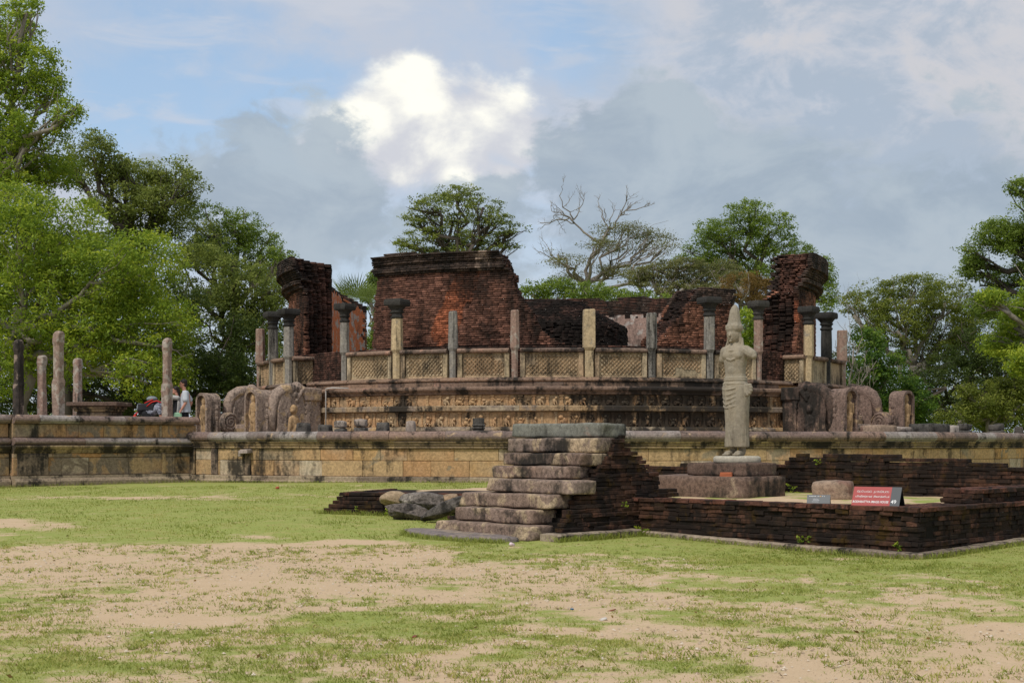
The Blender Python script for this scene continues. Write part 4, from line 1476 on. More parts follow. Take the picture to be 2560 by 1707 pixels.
class BrickFace:
    """lays bricks one by one on a straight wall face; each brick is an object of its own"""
    def __init__(s, parent, origin_fn, rz, nrm, seed):
        s.p, s.fn, s.rz, s.n, s.r = parent, origin_fn, rz, nrm, random.Random(seed)
        s.count = 0

    def course(s, z, l0, l1, out=0.0, top=False, off=0.0, blen=0.25, drop=0.0):
        r = s.r
        l = l0 - off * blen
        while l < l1 - 0.03:
            wd = blen * r.uniform(0.75, 1.3)
            lo, hi = max(l, l0 + r.uniform(-0.02, 0.02)), min(l + wd, l1 + r.uniform(-0.03, 0.03))
            if hi - lo > 0.05 and r.random() > drop:
                mid = (lo + hi) / 2
                x, y = s.fn(mid)
                j = out + r.gauss(0, 0.008) - 0.075
                if r.random() < 0.05:
                    j -= r.uniform(0.02, 0.05)
                me = r.choice(BT if (top and r.random() < 0.8) else BV)
                Mx = Matrix.Translation((x + s.n[0] * j, y + s.n[1] * j, z + CRS / 2 + r.gauss(0, 0.002))) @ Matrix.Rotation(s.rz + r.gauss(0, 0.02) + (math.pi if r.random() < .5 else 0), 4, 'Z') @ Matrix.Diagonal(((hi - lo - 0.004) / 0.25, 1.0, r.uniform(0.95, 1.04), 1))
                ob('brick', me, None, s.p, Mx)
                s.count += 1
            l += wd


NF = (-IU[0], -IU[1])           # outward of the front face
NR = (IV[0], IV[1])             # outward of the end face (towards the near right)
TOPZ = 0.675


def kerb_run(parent, p_fn, l0, l1, nrm, seed, h=0.085, wid=0.24, mat=None):
    r = random.Random(seed)
    l = l0
    while l < l1 - 0.02:
        wd = min(r.uniform(0.9, 1.5), l1 - l)
        if l1 - l - wd < 0.3:
            wd = l1 - l
        (x0, y0), (x1, y1) = p_fn(l + 0.008), p_fn(l + wd - 0.008)
        g = G()
        k = 6
        rings = []
        for i in range(k + 1):
            t = i / k
            x, y = x0 + (x1 - x0) * t, y0 + (y1 - y0) * t
            zz = gzf(x, y)
            o = 0.17 + 0.02 * mn.noise(Vector((x * 2, y * 2, seed)))
            rings.append([(x + nrm[0] * q, y + nrm[1] * q, z) for (q, z) in ((-0.2, zz - 0.1), (o, zz - 0.1), (o + 0.005, zz + h - 0.02), (o - 0.025, zz + h), (-0.2, zz + h))])
        g.loft(rings)
        ob('kerb_stone', g.mesh('kerb_stone', jitter=0.012), mat or M_KERB, parent)
        l += wd


# front wall -------------------------------------------------------------
JA = 4.78                      # where the stair mass meets it
fw = thing('foundation_wall', ip(2.4, 0) + (0.0,), 'low mossy dark brick wall carrying the two signboards', 'wall', 'brick walls of the small image house')
bf = BrickFace(fw, lambda l: ip(l, 0), RZ_V, NF, 201)
z = TOPZ - CRS
i = 0
while z > 0.0:
    zg = gzf(*ip(2.4, 0)) + 0.05
    bf.course(z, 0.0 if z > 0.05 else 0.2, JA + 0.30, out=0.012 * (i % 3 == 1) - 0.004 * i + 0.0 + (0.03 if i == 0 else 0) + 0.03 * (i > 6), top=(i == 0), off=(i % 2) * 0.5)
    z -= CRS
    i += 1
# second row of bricks forms the visible top of the wall
bf2 = BrickFace(fw, lambda l: ip(l, 0.20), RZ_V, NF, 202)
bf2.course(TOPZ - CRS - 0.004, 0.1, JA, out=0.0, top=True)
g = G()
q = [ip(0.03, 0.032), ip(JA + 0.3, 0.032), ip(JA + 0.3, 0.5), ip(0.03, 0.5)]
g.hexa([p + (-0.1,) for p in q] + [p + (TOPZ - 0.03,) for p in q])
ob('core', g.mesh('core'), M_NCORE, fw)
kerb_run(fw, lambda l: ip(l, 0), -0.17, JA - 0.02, NF, 5)

# end wall (running away from the near corner) ---------------------------
ew = thing('foundation_wall', ip(0, 1.8) + (0.0,), 'mossy brick end wall stepping up beyond the corner nearest the grass', 'wall', 'brick walls of the small image house')
bf = BrickFace(ew, lambda l: ip(0, l), RZ_U, NR, 203)
z = TOPZ - CRS
i = 0
while z > 0.0:
    bf.course(z, 0.02, 4.9, out=-0.004 * i + (0.03 if i == 0 else 0) + 0.03 * (i > 6), top=(i == 0), off=(i % 2) * 0.5)
    z -= CRS
    i += 1
for k in range(3):
    zz = TOPZ + k * CRS
    bf.course(zz, 1.55 + 0.03 * k, 4.95, out=-0.10 + 0.02 * (k == 2), top=(k == 2), off=(k % 2) * 0.5)
    bfx = BrickFace(ew, lambda l, k=k: ip(l, 1.62 + 0.03 * k), RZ_V, NF, 230 + k)
    bfx.course(zz, 0.12, 0.62, out=0.0, top=(k == 2), off=(k % 2) * 0.5)
for k, (o_, z_) in enumerate(((-0.28, TOPZ + 2 * CRS - 0.003), (-0.46, TOPZ + 2 * CRS - 0.005), (-0.6, TOPZ + 2 * CRS - 0.004))):
    bf.course(z_, 1.66, 4.6, out=o_, top=True, off=(k % 2) * 0.5)
for k, o_ in enumerate((-0.2, -0.38, -0.56)):
    bf.course(TOPZ - CRS - 0.003, 0.2, 1.6, out=o_, top=True, off=(k % 2) * 0.5)
g = G()
q = [ip(0.032, 0.04), ip(0.032, 4.93), ip(0.55, 4.93), ip(0.55, 0.04)]
g.hexa([p + (-0.1,) for p in q] + [p + (TOPZ - 0.04,) for p in q])
q = [ip(0.2, 1.7), ip(0.2, 4.93), ip(0.6, 4.93), ip(0.6, 1.7)]
g.hexa([p + (TOPZ - 0.1,) for p in q] + [p + (TOPZ + 3 * CRS - 0.03,) for p in q])
ob('core', g.mesh('core'), M_NCORE, ew)
kerb_run(ew, lambda l: ip(0, l), 0.04, 5.0, NR, 6)

# raised sandy floor inside ----------------------------------------------
def floor_mesh():
    n, k = 60, 40
    V = []
    A = np.linspace(0.4, 12.4, n)
    B = np.linspace(0.16, 5.3, k)
    aa, bb = np.meshgrid(A, B)
    X = IC[0] - IV[0] * aa + IU[0] * bb
    Y = IC[1] - IV[1] * aa + IU[1] * bb
    low = sm(7.0, 9.0, aa)
    Z = (TOPZ - 0.075) + 0.03 * (vnoise(X, Y, 0.5, 21) - 0.5) + low * (-0.04) + 0.02 * sm(1, 4, bb)
    # slump towards the fallen stones
    hole = np.exp(-(((aa - 8.3) / 0.9) ** 2 + ((bb - 0.2) / 0.7) ** 2))
    Z = Z - 0.26 * hole
    idx = np.arange(n * k).reshape(k, n)
    Fq = np.stack([idx[:-1, :-1], idx[:-1, 1:], idx[1:, 1:], idx[1:, :-1]], -1).reshape(-1, 4)
    ga = np.clip(sm(0.50, 0.68, 0.5 * vnoise(X, Y, 0.9, 5) + 0.5 * vnoise(X, Y, 0.25, 6) + 0.10 * sm(2.8, 4.6, bb) - 0.25 * low), 0, 1)
    return mesh_np('sandy_floor', np.stack([X, Y, Z], -1).reshape(-1, 3), Fq, True, {'grass': ga})


tag(ob('sandy_floor', floor_mesh(), M_GROUND), 'raised sandy floor inside the brick foundation', 'floor', kind='structure')

# back wall ---------------------------------------------------------------
BB = 5.0
bw = thing('foundation_wall', ip(5, BB) + (0.6,), 'long mossy brick wall with uneven crest behind the signboards', 'wall', 'brick walls of the small image house')
TOPS = [(-2.0, 1.02), (-0.6, 1.06), (0.4, 1.10), (1.2, 1.19), (1.9, 1.23), (2.15, 1.30), (3.0, 1.32), (4.2, 1.345), (5.45, 1.33), (5.6, 1.20), (7.0, 1.17), (7.1, 1.13), (9.2, 1.14)]
bf = BrickFace(bw, lambda l: ip(l, BB), RZ_V, NF, 205)
nb = []
z = 0.60
i = 0
while z < 1.36:
    l0 = None
    l = -1.9
    while l < 9.2:
        tp = interp(l, TOPS) - 0.03 + 0.09 * mn.noise(Vector((l * 2.1, 0, 0))) + 0.05 * mn.noise(Vector((l * 6.1, 3, 0)))
        ok = z + CRS * 0.6 < tp
        if ok and l0 is None:
            l0 = l
        if (not ok or l > 9.1) and l0 is not None:
            if l - l0 > 0.15:
                nb.append((z, l0, l, i))
            l0 = None
        l += 0.05
    z += CRS
    i += 1
for (z, l0, l1, i) in nb:
    bf.course(z, l0, l1, out=0.006 * (i % 2), top=False, off=(i % 2) * 0.5, blen=0.34)
# back rows as one rough core
g = G()
for k in range(60):
    l0 = -1.9 + k * 0.185
    tp = min(interp(l0, TOPS), interp(l0 + 0.185, TOPS)) - 0.16 + 0.06 * mn.noise(Vector((l0 * 2.1, 0, 0)))
    if l0 > 9.1:
        break
    q = [ip(l0, BB + 0.025), ip(l0 + 0.184, BB + 0.025), ip(l0 + 0.184, BB + 0.5), ip(l0, BB + 0.5)]
    g.hexa([p + (0.0,) for p in q] + [p + (tp,) for p in q])
ob('core', g.mesh('core', jitter=0.015), M_NCORE, bw)

# brick stair mass --------------------------------------------------------
sw = thing('brick_stair_flank', ip(JA, -1.0) + (0.0,), 'steep dark mossy brick flank beside the stone steps', 'wall', 'brick walls of the small image house')
bf = BrickFace(sw, lambda l: ip(JA, l), RZ_U, NR, 206)
z = 0.0
i = 0
RISE, TREAD, NST = 0.2215, 0.237, 8
while z < 1.66:
    zg = gzf(*ip(JA, -1.0)) + 0.05
    if z + CRS > zg:
        f0 = -2.2 + 0.237 * max(0.0, (z - 0.075) / 0.2215) + 0.34 + random.uniform(-.08, .08)
        f1 = 0.02 if z < TOPZ - CRS * 0.9 else interp(z, [(0.6, 1.15), (0.72, 1.0), (0.8, 0.72), (0.95, 0.60), (1.05, 0.42), (1.2, 0.28), (1.35, 0.12), (1.42, -0.05), (1.6, -0.15), (1.7, -0.3)]) + random.uniform(-.13, .11)
        bf.course(z, f0, f1, out=-0.02 - 0.18 * min(1.0, max(0.0, z - 0.1) / 0.7) + random.uniform(-.012, .012), off=(i % 2) * 0.5, top=(z > 1.55))
    z += CRS
    i += 1
g = G()
z = 0.0
while z < 1.62:
    f0 = -2.2 + 0.237 * max(0.0, (z - 0.075) / 0.2215) + 0.42
    f1 = 0.1 if z < TOPZ - 0.1 else interp(z, [(0.6, 1.0), (0.72, 0.9), (0.8, 0.62), (0.95, 0.50), (1.05, 0.32), (1.2, 0.18), (1.35, 0.02), (1.42, -0.15), (1.6, -0.25)])
    ai = JA + 0.06 + 0.18 * min(1.0, max(0.0, z - 0.1) / 0.7)
    q = [ip(ai, f0), ip(ai, f1), ip(JA + 2.2, f1), ip(JA + 2.2, f0)]
    g.hexa([p + (z,) for p in q] + [p + (z + CRS * 0.93,) for p in q])
    z += CRS
ob('core', g.mesh('core', jitter=0.02), M_NCORE, sw)
kerb_run(sw, lambda l: ip(JA, l), -2.05, -0.2, NR, 7, h=0.12)
# bricks showing at the far foot of the steps
bfl = BrickFace(sw, lambda l: ip(l, -1.84), RZ_V, NF, 208)
for k in range(4):
    bfl.course(0.10 + k * CRS, JA + 2.0, JA + 2.52 - 0.03 * k, off=(k % 2) * .5)
bfl = BrickFace(sw, lambda l: ip(JA + 2.5, l), RZ_U, (-IV[0], -IV[1]), 209)
for k in range(4):
    bfl.course(0.10 + k * CRS, -1.84, -0.2, off=(k % 2) * .5)
g = G()
q = [ip(JA + 2.1, -1.76), ip(JA + 2.42, -1.76), ip(JA + 2.42, -0.3), ip(JA + 2.1, -0.3)]
g.hexa([p + (0.0,) for p in q] + [p + (0.33,) for p in q])
ob('core', g.mesh('core'), M_NCORE, sw)


# stone steps ---------------------------------------------------------------
def rough_box(name, d, cuts=(8, 3, 2), rnd=0.04, amp=0.02, freq=2.6, seed=0, chips=()):
    """a worn stone beam: rounded, uneven, chipped at the ends"""
    nx, ny, nz = cuts[0] + 2, cuts[1] + 2, cuts[2] + 2
    idx, V, Fq = {}, [], []

    def vid(i, j, k):
        if (i, j, k) not in idx:
            idx[(i, j, k)] = len(V)
            V.append(Vector(((i / (nx - 1) - 0.5) * d[0], (j / (ny - 1) - 0.5) * d[1], (k / (nz - 1) - 0.5) * d[2])))
        return idx[(i, j, k)]
    for i in range(nx - 1):
        for j in range(ny - 1):
            Fq.append((vid(i, j, 0), vid(i, j + 1, 0), vid(i + 1, j + 1, 0), vid(i + 1, j, 0)))
            Fq.append((vid(i, j, nz - 1), vid(i + 1, j, nz - 1), vid(i + 1, j + 1, nz - 1), vid(i, j + 1, nz - 1)))
        for k in range(nz - 1):
            Fq.append((vid(i, 0, k), vid(i + 1, 0, k), vid(i + 1, 0, k + 1), vid(i, 0, k + 1)))
            Fq.append((vid(i, ny - 1, k), vid(i, ny - 1, k + 1), vid(i + 1, ny - 1, k + 1), vid(i + 1, ny - 1, k)))
    for j in range(ny - 1):
        for k in range(nz - 1):
            Fq.append((vid(0, j, k), vid(0, j, k + 1), vid(0, j + 1, k + 1), vid(0, j + 1, k)))
            Fq.append((vid(nx - 1, j, k), vid(nx - 1, j + 1, k), vid(nx - 1, j + 1, k + 1), vid(nx - 1, j, k + 1)))
    hx, hy, hz = d[0] / 2, d[1] / 2, d[2] / 2
    sd = Vector((seed * 7.3, seed * 3.1, seed * 1.7))
    out = []
    for v in V:
        c = Vector((max(-hx + rnd, min(hx - rnd, v.x)), max(-hy + rnd, min(hy - rnd, v.y)), max(-hz + rnd, min(hz - rnd, v.z))))
        dd = v - c
        if dd.length > 1e-6:
            v = c + dd.normalized() * min(dd.length, rnd * 1.12)
        v = v + mn.noise_vector(v * freq + sd) * amp + mn.noise_vector(v * freq * 3.7 + sd) * amp * 0.45
        for (cx, cy, cz, r_, s_) in chips:
            q = v - Vector((cx, cy, cz))
            if q.length < r_:
                v = v + (Vector((0, 0, 0)) - Vector((cx, cy, cz))).normalized() * (r_ - q.length) * s_
        out.append(v)
    me = bpy.data.meshes.new(name)
    me.from_pydata([tuple(v) for v in out], [], Fq)
    me.polygons.foreach_set('use_smooth', [True] * len(me.polygons))
    return me


ss = thing('stone_steps', ip(5.9, -2.2) + (0.08,), 'worn flight of eight heavy stone steps topped by a grey slab', 'steps')
AM = 6.1


def a_of(px, b_):
    """distance along the front at which a spot at depth b_ shows at photograph column px"""
    lo, hi = -3.0, 12.0
    for _ in range(40):
        m_ = (lo + hi) / 2
        x, y = ip(m_, b_)
        if 1280 + F * x / y > px:
            lo = m_
        else:
            hi = m_
    return (lo + hi) / 2


SP = [  # columns of both front corners, height, material
    (1083, 1318, 0.235, M_STEP), (1137, 1327, 0.215, M_STEP), (1148, 1372, 0.225, M_STEP), (1214, 1428, 0.215, M_STEP),
    (1230, 1420, 0.20, M_STEP), (1257, 1462, 0.20, M_STEP), (1268, 1486, 0.235, M_STEP), (1279, 1512, 0.235, M_STEPG)]
zc = 0.075
for k, (pl, pr, h, mt) in enumerate(SP):
    dp = 0.55 if k < 7 else 0.5
    bk = -2.2 + TREAD * k
    a0_, a1_ = a_of(pl, bk), a_of(pr, bk)
    L = a0_ - a1_
    chips = [(-L / 2, -dp / 2, h / 2, 0.2, 0.3)] if k in (0, 2, 3) else ([(L / 2, -dp / 2, -h / 2, 0.22, 0.4)] if k in (5, 7) else [])
    chips += [(L / 2 - 0.05, -dp / 2, h / 2, 0.22, 0.4)] if k in (0, 2, 3) else []
    me = rough_box('step', (L, dp, h - 0.008), (22, 6, 5), 0.028, 0.014, 2.4, k, chips)
    px_, py_ = ip((a0_ + a1_) / 2, bk + dp / 2)
    Mx = Matrix.Translation((px_, py_, zc + h / 2)) @ Matrix.Rotation(RZ_V + random.uniform(-.015, .015), 4, 'Z') @ Matrix.Rotation(random.uniform(-.008, .008), 4, 'Y')
    ob('step', me, mt, ss, Mx)
    zc += h

# half-round threshold slab in the grass
g = G()
rings = []
cx, cy = ip(6.42, -2.30)
N_ = 40
out = []
for k in range(N_):
    a = 2 * math.pi * k / N_
    rr = 1.0 + 0.05 * mn.noise(Vector((math.cos(a) * 2, math.sin(a) * 2, 4)))
    la, lb = 1.26 * math.cos(a) * rr, -0.50 * math.sin(a) * rr
    if lb > 0:
        lb *= 0.3
    out.append((cx - IV[0] * la + IU[0] * lb, cy - IV[1] * la + IU[1] * lb))
for (s_, z_) in ((1.0, -0.06), (1.0, 0.045), (0.985, 0.068), (0.93, 0.078), (0.6, 0.084), (0.25, 0.08)):
    rings.append([(cx + (x - cx) * s_, cy + (y - cy) * s_, gzf(x, y) * 1.0 + z_ + 0.008 * mn.noise(Vector((x * 3, y * 3, z_ * 9)))) for x, y in out])
g.loft(rings)
tag(ob('threshold_slab', g.mesh('threshold_slab', smooth=True), M_MOON), 'flat half-round grey stone slab lying in grass before the steps', 'slab')

# short remnant of the wall standing in the lawn ------------------------------
RW = Vector((0.95, -0.312, 0)).normalized()
RN = (RW.y, -RW.x)                 # outward, towards the viewer
RP = Vector((-3.56, 26.4, 0))


def rp(l, o=0.0):
    return (RP.x + RW.x * l + RN[0] * o, RP.y + RW.y * l + RN[1] * o)


lf = thing('foundation_wall', rp(0.8) + (0.2,), 'short stepped brick remnant with crumbling courses on the open lawn', 'wall', 'brick walls of the small image house')
RZR = math.atan2(RW.y, RW.x)
RC = 0.074
for k in range(6):
    z = 0.17 + k * RC
    bf = BrickFace(lf, lambda l: rp(l), RZR, RN, 220 + k)
    bf.course(z, 0.065 * k, 1.3 + 0.05 * (k % 2), out=0.0 - 0.035 * k, top=(k == 5), off=(k % 2) * 0.5, blen=0.27)
    bfe = BrickFace(lf, lambda l, k=k: rp(0.065 * k, -l), math.atan2(RN[1], RN[0]), (-RW.x, -RW.y), 240 + k)
    bfe.course(z, 0.15, 2.6, off=(k % 2) * .5, blen=0.34, top=(k == 5))
for q_, o_ in enumerate((-0.30, -0.46)):
    bf.course(0.17 + 5 * RC - 0.004, 0.4, 2.2 + q_ * 0.6, out=o_, top=True, off=0.5 * q_)
g = G()
for k in range(6):
    l0 = 0.065 * k + 0.04
    q = [rp(l0, -0.035 - 0.035 * k), rp(3.4, -0.7), rp(3.4, -2.6), rp(l0, -2.6)] if k > 2 else [rp(l0, -0.035 - 0.035 * k), rp(1.3, -0.035 - 0.035 * k), rp(1.3, -2.6), rp(l0, -2.6)]
    g.hexa([p + (0.0 if k == 0 else 0.17 + k * RC - 0.01,) for p in q] + [p + (0.17 + (k + 1) * RC - 0.03,) for p in q])
ob('core', g.mesh('core'), M_NCORE, lf)
g = G()
na_, nb_ = 26, 14
vs, fs = [], []
for i in range(na_ + 1):
    for j in range(nb_ + 1):
        x, y = rp(0.55 + i * 0.16, -0.42 - j * 0.17)
        vs.append((x, y, 0.17 + 6 * RC - 0.045 + 0.05 * mn.noise(Vector((x * 2, y * 2, 1))) - 0.10 * max(0, 1 - j / 4.0) * max(0, min(1, (i - 5) / 6.0))))
for i in range(na_):
    for j in range(nb_):
        q = i * (nb_ + 1) + j
        fs.append((q, q + 1, q + nb_ + 2, q + nb_ + 1))
sf = mesh_np('sand_fill', vs, fs, True, {'grass': np.zeros(len(vs))})
ob('sand_fill', sf, M_GROUND, lf)


# fallen stones between remnant and steps ------------------------------------
def rock_mesh(name, dims, seed, planes=9, rough=0.05):
    bm = bmesh.new()
    bmesh.ops.create_icosphere(bm, subdivisions=4, radius=1.0)
    r = random.Random(seed)
    pl = []
    for k in range(planes):
        nrm = Vector((r.gauss(0, 1), r.gauss(0, 1), r.gauss(0, 0.8))).normalized()
        pl.append((nrm, r.uniform(0.58, 0.85)))
    sd = Vector((seed * 3.3, seed, 1))
    for v in bm.verts:
        c = v.co.copy()
        for nrm, dd in pl:
            k = c.dot(nrm) - dd
            if k > 0:
                c -= nrm * k * 0.92
        c += mn.noise_vector(c * 2.0 + sd) * rough * 1.6 + mn.noise_vector(c * 6.0 + sd) * rough * 0.7 + mn.noise_vector(c * 15.0 + sd) * rough * 0.25
        v.co = Vector((c.x * dims[0] * 0.54, c.y * dims[1] * 0.55, c.z * dims[2] * 0.56))
    me = bpy.data.meshes.new(name)
    bm.to_mesh(me)
    bm.free()
    me.polygons.foreach_set('use_smooth', [True] * len(me.polygons))
    return me


def boulder(px, py, d, dims, label, mat, seed, rz=0.0, tilt=0.0, rough=0.05, name='fallen_boulder'):
    c = P3(px, py, d)
    o = ob(name, rock_mesh(name, dims, seed, rough=rough), mat, None, Matrix.Translation(c) @ Matrix.Rotation(rz, 4, 'Z') @ Matrix.Rotation(tilt, 4, 'Y'))
    return tag(o, label, 'boulder', 'fallen stones beside the steps')


boulder(990, 1150, 25.7, (1.1, 0.8, 0.30), 'dark rounded boulder uppermost in the heap of fallen stones', M_ROCK, 1, -0.3, 0.05)
boulder(940, 1176, 25.0, (1.0, 0.5, 0.28), 'jagged grey boulder lying on the grass in front of the heap', M_ROCK, 12, -0.2, 0.03, 0.09)
boulder(1026, 1167, 24.4, (0.95, 0.45, 0.22), 'smooth grey boulder tilted against the stone steps', M_ROCK, 3, -0.3, -0.42, 0.04)
boulder(905, 1146, 26.0, (0.5, 0.45, 0.28), 'small tan block between brick remnant and dark boulder', M_ROCKT, 4, -0.4, 0.0, 0.03)
boulder(1037, 1143, 24.8, (0.34, 0.3, 0.17), 'pale little stone wedged above the smooth grey boulder', M_ROCKT, 5, 0.2, 0.0, 0.04)
boulder(970, 1229, 22.7, (0.46, 0.3, 0.15), 'low pale stone at the tip of the half-round slab', M_ROCKT, 6, -0.4, 0.0, 0.04)

# pedestal, statue footing ----------------------------------------------------
SA, SB = 5.62, 2.95
def block(name, a, b_, z0, d, label, mat, seed, cat='block', rz=0.0, rnd=0.03, amp=0.02, tilt=0.0, chips=()):
    me = rough_box(name, d, (9, 5, 4), rnd, amp, 2.2, seed, chips)
    x, y = ip(a, b_)
    return tag(ob(name, me, mat, None, Matrix.Translation((x, y, z0 + d[2] / 2)) @ Matrix.Rotation(RZ_V + rz, 4, 'Z') @ Matrix.Rotation(tilt, 4, 'Y')), label, cat)


FZ = TOPZ - 0.075
block('pedestal_block', SA + 0.08, SB - 0.1, FZ - 0.05, (2.2, 1.3, 0.41), 'long brown lower stone block under the statue', M_PED, 31, chips=[(1.1, -0.6, 0.2, 0.35, 0.3)])
block('pedestal_block', SA - 0.30, SB - 0.02, FZ + 0.357, (1.2, 0.95, 0.235), 'smaller dark block under the pale disc of the statue', M_PED, 32, chips=[(0.5, -0.4, 0.1, 0.3, 0.3)])
block('loose_stone', a_of(2084, 2.9), 2.9, FZ - 0.02, (0.62, 0.36, 0.33), 'squared tan stone standing between the small dark sign and the red sign', M_LOOSE, 33, cat='stone', rz=0.42, rnd=0.05, amp=0.03)
tag(ob('loose_brick', BV[0].copy(), None, None, Matrix.Translation(ip(SA - 0.62, SB - 0.58) + (FZ + 0.395,)) @ Matrix.Rotation(RZ_V + .4, 4, 'Z') @ Matrix.Diagonal((0.8, 0.7, 1.15, 1))), 'single orange brick lying on the lower block beside the statue', 'brick')
lb = [o for o in bpy.data.objects if o.name.startswith('loose_brick')][0]
lb.data.materials.clear()
lb.data.materials.append(plain('orange_brick', (0.42, 0.13, 0.06), 0.9))
STAT = ip(SA - 0.38, SB + 0.02)
STZ = FZ + 0.585

# ------------------------------------------------------------------ statue
def ring_e(cx, cy, z, rx, ry, n=24, p=2.0, rot=0.0):
    out = []
    for k in range(n):
        a = 2 * math.pi * k / n
        c, s = math.cos(a), math.sin(a)
        x = rx * math.copysign(abs(c) ** (2 / p), c)
        y = ry * math.copysign(abs(s) ** (2 / p), s)
        out.append((cx + x, cy + y, z))
    return out


def statue():
    """standing crowned figure, both forearms lost; faces -y in its own frame"""
    g = G()
    # skirted lower body from hem to waist
    secs = [(0.15, 0.0, 0.00, 0.215, 0.165), (0.18, 0.0, 0.0, 0.215, 0.165), (0.30, 0.0, 0.0, 0.208, 0.16), (0.55, 0.0, 0.0, 0.208, 0.16), (0.80, -0.005, 0.0, 0.218, 0.168), (0.98, -0.012, 0.0, 0.235, 0.178),
            (1.08, -0.02, 0.0, 0.245, 0.185), (1.18, -0.025, 0.0, 0.235, 0.18), (1.26, -0.028, 0.0, 0.208, 0.165), (1.32, -0.03, 0.0, 0.190, 0.15), (1.40, -0.032, 0.0, 0.18, 0.14), (1.50, -0.034, 0.0, 0.185, 0.145), (1.62, -0.035, 0.0, 0.205, 0.155),
            (1.72, -0.035, 0.0, 0.225, 0.16), (1.80, -0.035, 0.0, 0.245, 0.15), (1.85, -0.035, 0.005, 0.23, 0.13), (1.89, -0.035, 0.01, 0.15, 0.11), (1.93, -0.035, 0.005, 0.085, 0.085)]
    g.loft([ring_e(cx, cy, z, rx, ry, 28, 2.25) for (z, cx, cy, rx, ry) in secs])
    # chest muscle, belly
    g.ell((-0.12, -0.10, 1.72), (0.11, 0.07, 0.09))
    g.ell((0.05, -0.10, 1.72), (0.11, 0.07, 0.09))
    g.ell((-0.035, -0.09, 1.47), (0.12, 0.07, 0.12))
    # shoulders and arm stumps
    g.cap((-0.235, 0, 1.80), 0.085, (-0.275, 0.0, 1.66), 0.075)
    g.cap((0.17, 0.0, 1.80), 0.095, (0.295, -0.01, 1.735), 0.088)
    g.cap((0.295, -0.01, 1.735), 0.086, (0.335, -0.02, 1.70), 0.06)
    # neck and head
    g.cap((-0.04, 0.0, 1.86), 0.085, (-0.045, -0.01, 2.02), 0.075)
    hx, hy = -0.05, -0.02
    g.ell((hx, hy, 2.085), (0.122, 0.135, 0.168), 16, 12)
    g.ell((hx, hy - 0.03, 2.02), (0.078, 0.085, 0.085), 14, 9)
    g.cap((hx, hy - 0.125, 2.11), 0.012, (hx, hy - 0.15, 2.055), 0.022)
    g.ell((hx, hy - 0.118, 2.005), (0.035, 0.02, 0.016), 10, 6)
    g.ell((hx, hy - 0.11, 1.965), (0.03, 0.025, 0.02), 10, 6)
    for s in (-1, 1):
        g.ell((hx + 0.045 * s, hy - 0.105, 2.095), (0.028, 0.018, 0.013), 10, 6)
        g.cap((hx + 0.015 * s, hy - 0.12, 2.125), 0.011, (hx + 0.07 * s, hy - 0.098, 2.125), 0.010)
        g.ell((hx + 0.112 * s, hy + 0.02, 2.06), (0.022, 0.04, 0.075), 10, 8)
        g.cap((hx + 0.115 * s, hy + 0.01, 2.03), 0.022, (hx + 0.118 * s, hy + 0.01, 1.94), 0.026)
        g.cap((hx + 0.12 * s, hy + 0.05, 2.0), 0.035, (hx + 0.16 * s, 0.0, 1.86), 0.03)
    # tall headdress with bands
    crown = [(2.14, 0.138, 0.147), (2.175, 0.152, 0.158), (2.21, 0.148, 0.152), (2.25, 0.128, 0.135), (2.30, 0.108, 0.112), (2.40, 0.092, 0.098), (2.48, 0.082, 0.088), (2.54, 0.062, 0.066), (2.58, 0.034, 0.036), (2.595, 0.012, 0.012)]
    g.loft([ring_e(hx + 0.012 * i / 9, hy + 0.015, z, rx, ry, 20) for i, (z, rx, ry) in enumerate(crown)])
    for k in range(10):
        a = 2 * math.pi * k / 10
        g.ell((hx + 0.125 * math.cos(a), hy + 0.01 + 0.13 * math.sin(a), 2.215), (0.028, 0.028, 0.04), 8, 6)
    for k in range(9):
        a = 2 * math.pi * k / 9 + 0.2
        for z0, z1, r0, r1 in ((2.28, 2.5, 0.098, 0.074),):
            g.cap((hx + r0 * math.cos(a), hy + 0.015 + r0 * math.sin(a), z0), 0.016, (hx + r1 * math.cos(a) + .01, hy + 0.015 + r1 * math.sin(a), z1), 0.012, 6)

    def band(z, rx, ry, r, cx=-0.03, dz=0.0, a0=0.0, a1=2 * math.pi, n=28, sag=0.0):
        pts = []
        for k in range(n + 1):
            a = a0 + (a1 - a0) * k / n
            t = math.sin(math.pi * k / n)
            pts.append((cx + rx * math.cos(a), ry * math.sin(a), z - sag * t + dz * math.cos(a)))
        g.tube(pts, r, 6)
    # waist bands
    band(1.335, 0.196, 0.156, 0.014)
    band(1.30, 0.204, 0.162, 0.013)
    band(1.235, 0.222, 0.174, 0.013)
    # draped loops of the sash at the front
    A, B = math.pi * 1.12, math.pi * 1.62
    for k, (z, sag) in enumerate(((1.16, 0.03), (1.09, 0.05), (1.02, 0.06), (0.95, 0.07), (0.86, 0.04))):
        band(z, 0.243 - 0.005 * k, 0.187 - 0.004 * k, 0.014, -0.018, 0.0, A, B, 14, sag)
    for x in (-0.125, 0.01):
        g.cap((x, -0.165, 1.2), 0.014, (x + 0.005, -0.168, 0.86), 0.013, 6)
    # hanging end of the sash and pleats
    g.cap((-0.05, -0.165, 0.85), 0.022, (-0.03, -0.155, 0.42), 0.015, 8)
    g.cap((-0.03, -0.16, 0.42), 0.018, (-0.0, -0.155, 0.30), 0.024, 8)
    for k in range(16):
        a = 2 * math.pi * k / 16 + 0.1
        g.cap((0.213 * math.cos(a), 0.163 * math.sin(a), 0.17), 0.014, (0.205 * math.cos(a), 0.157 * math.sin(a), 0.62), 0.005, 6)
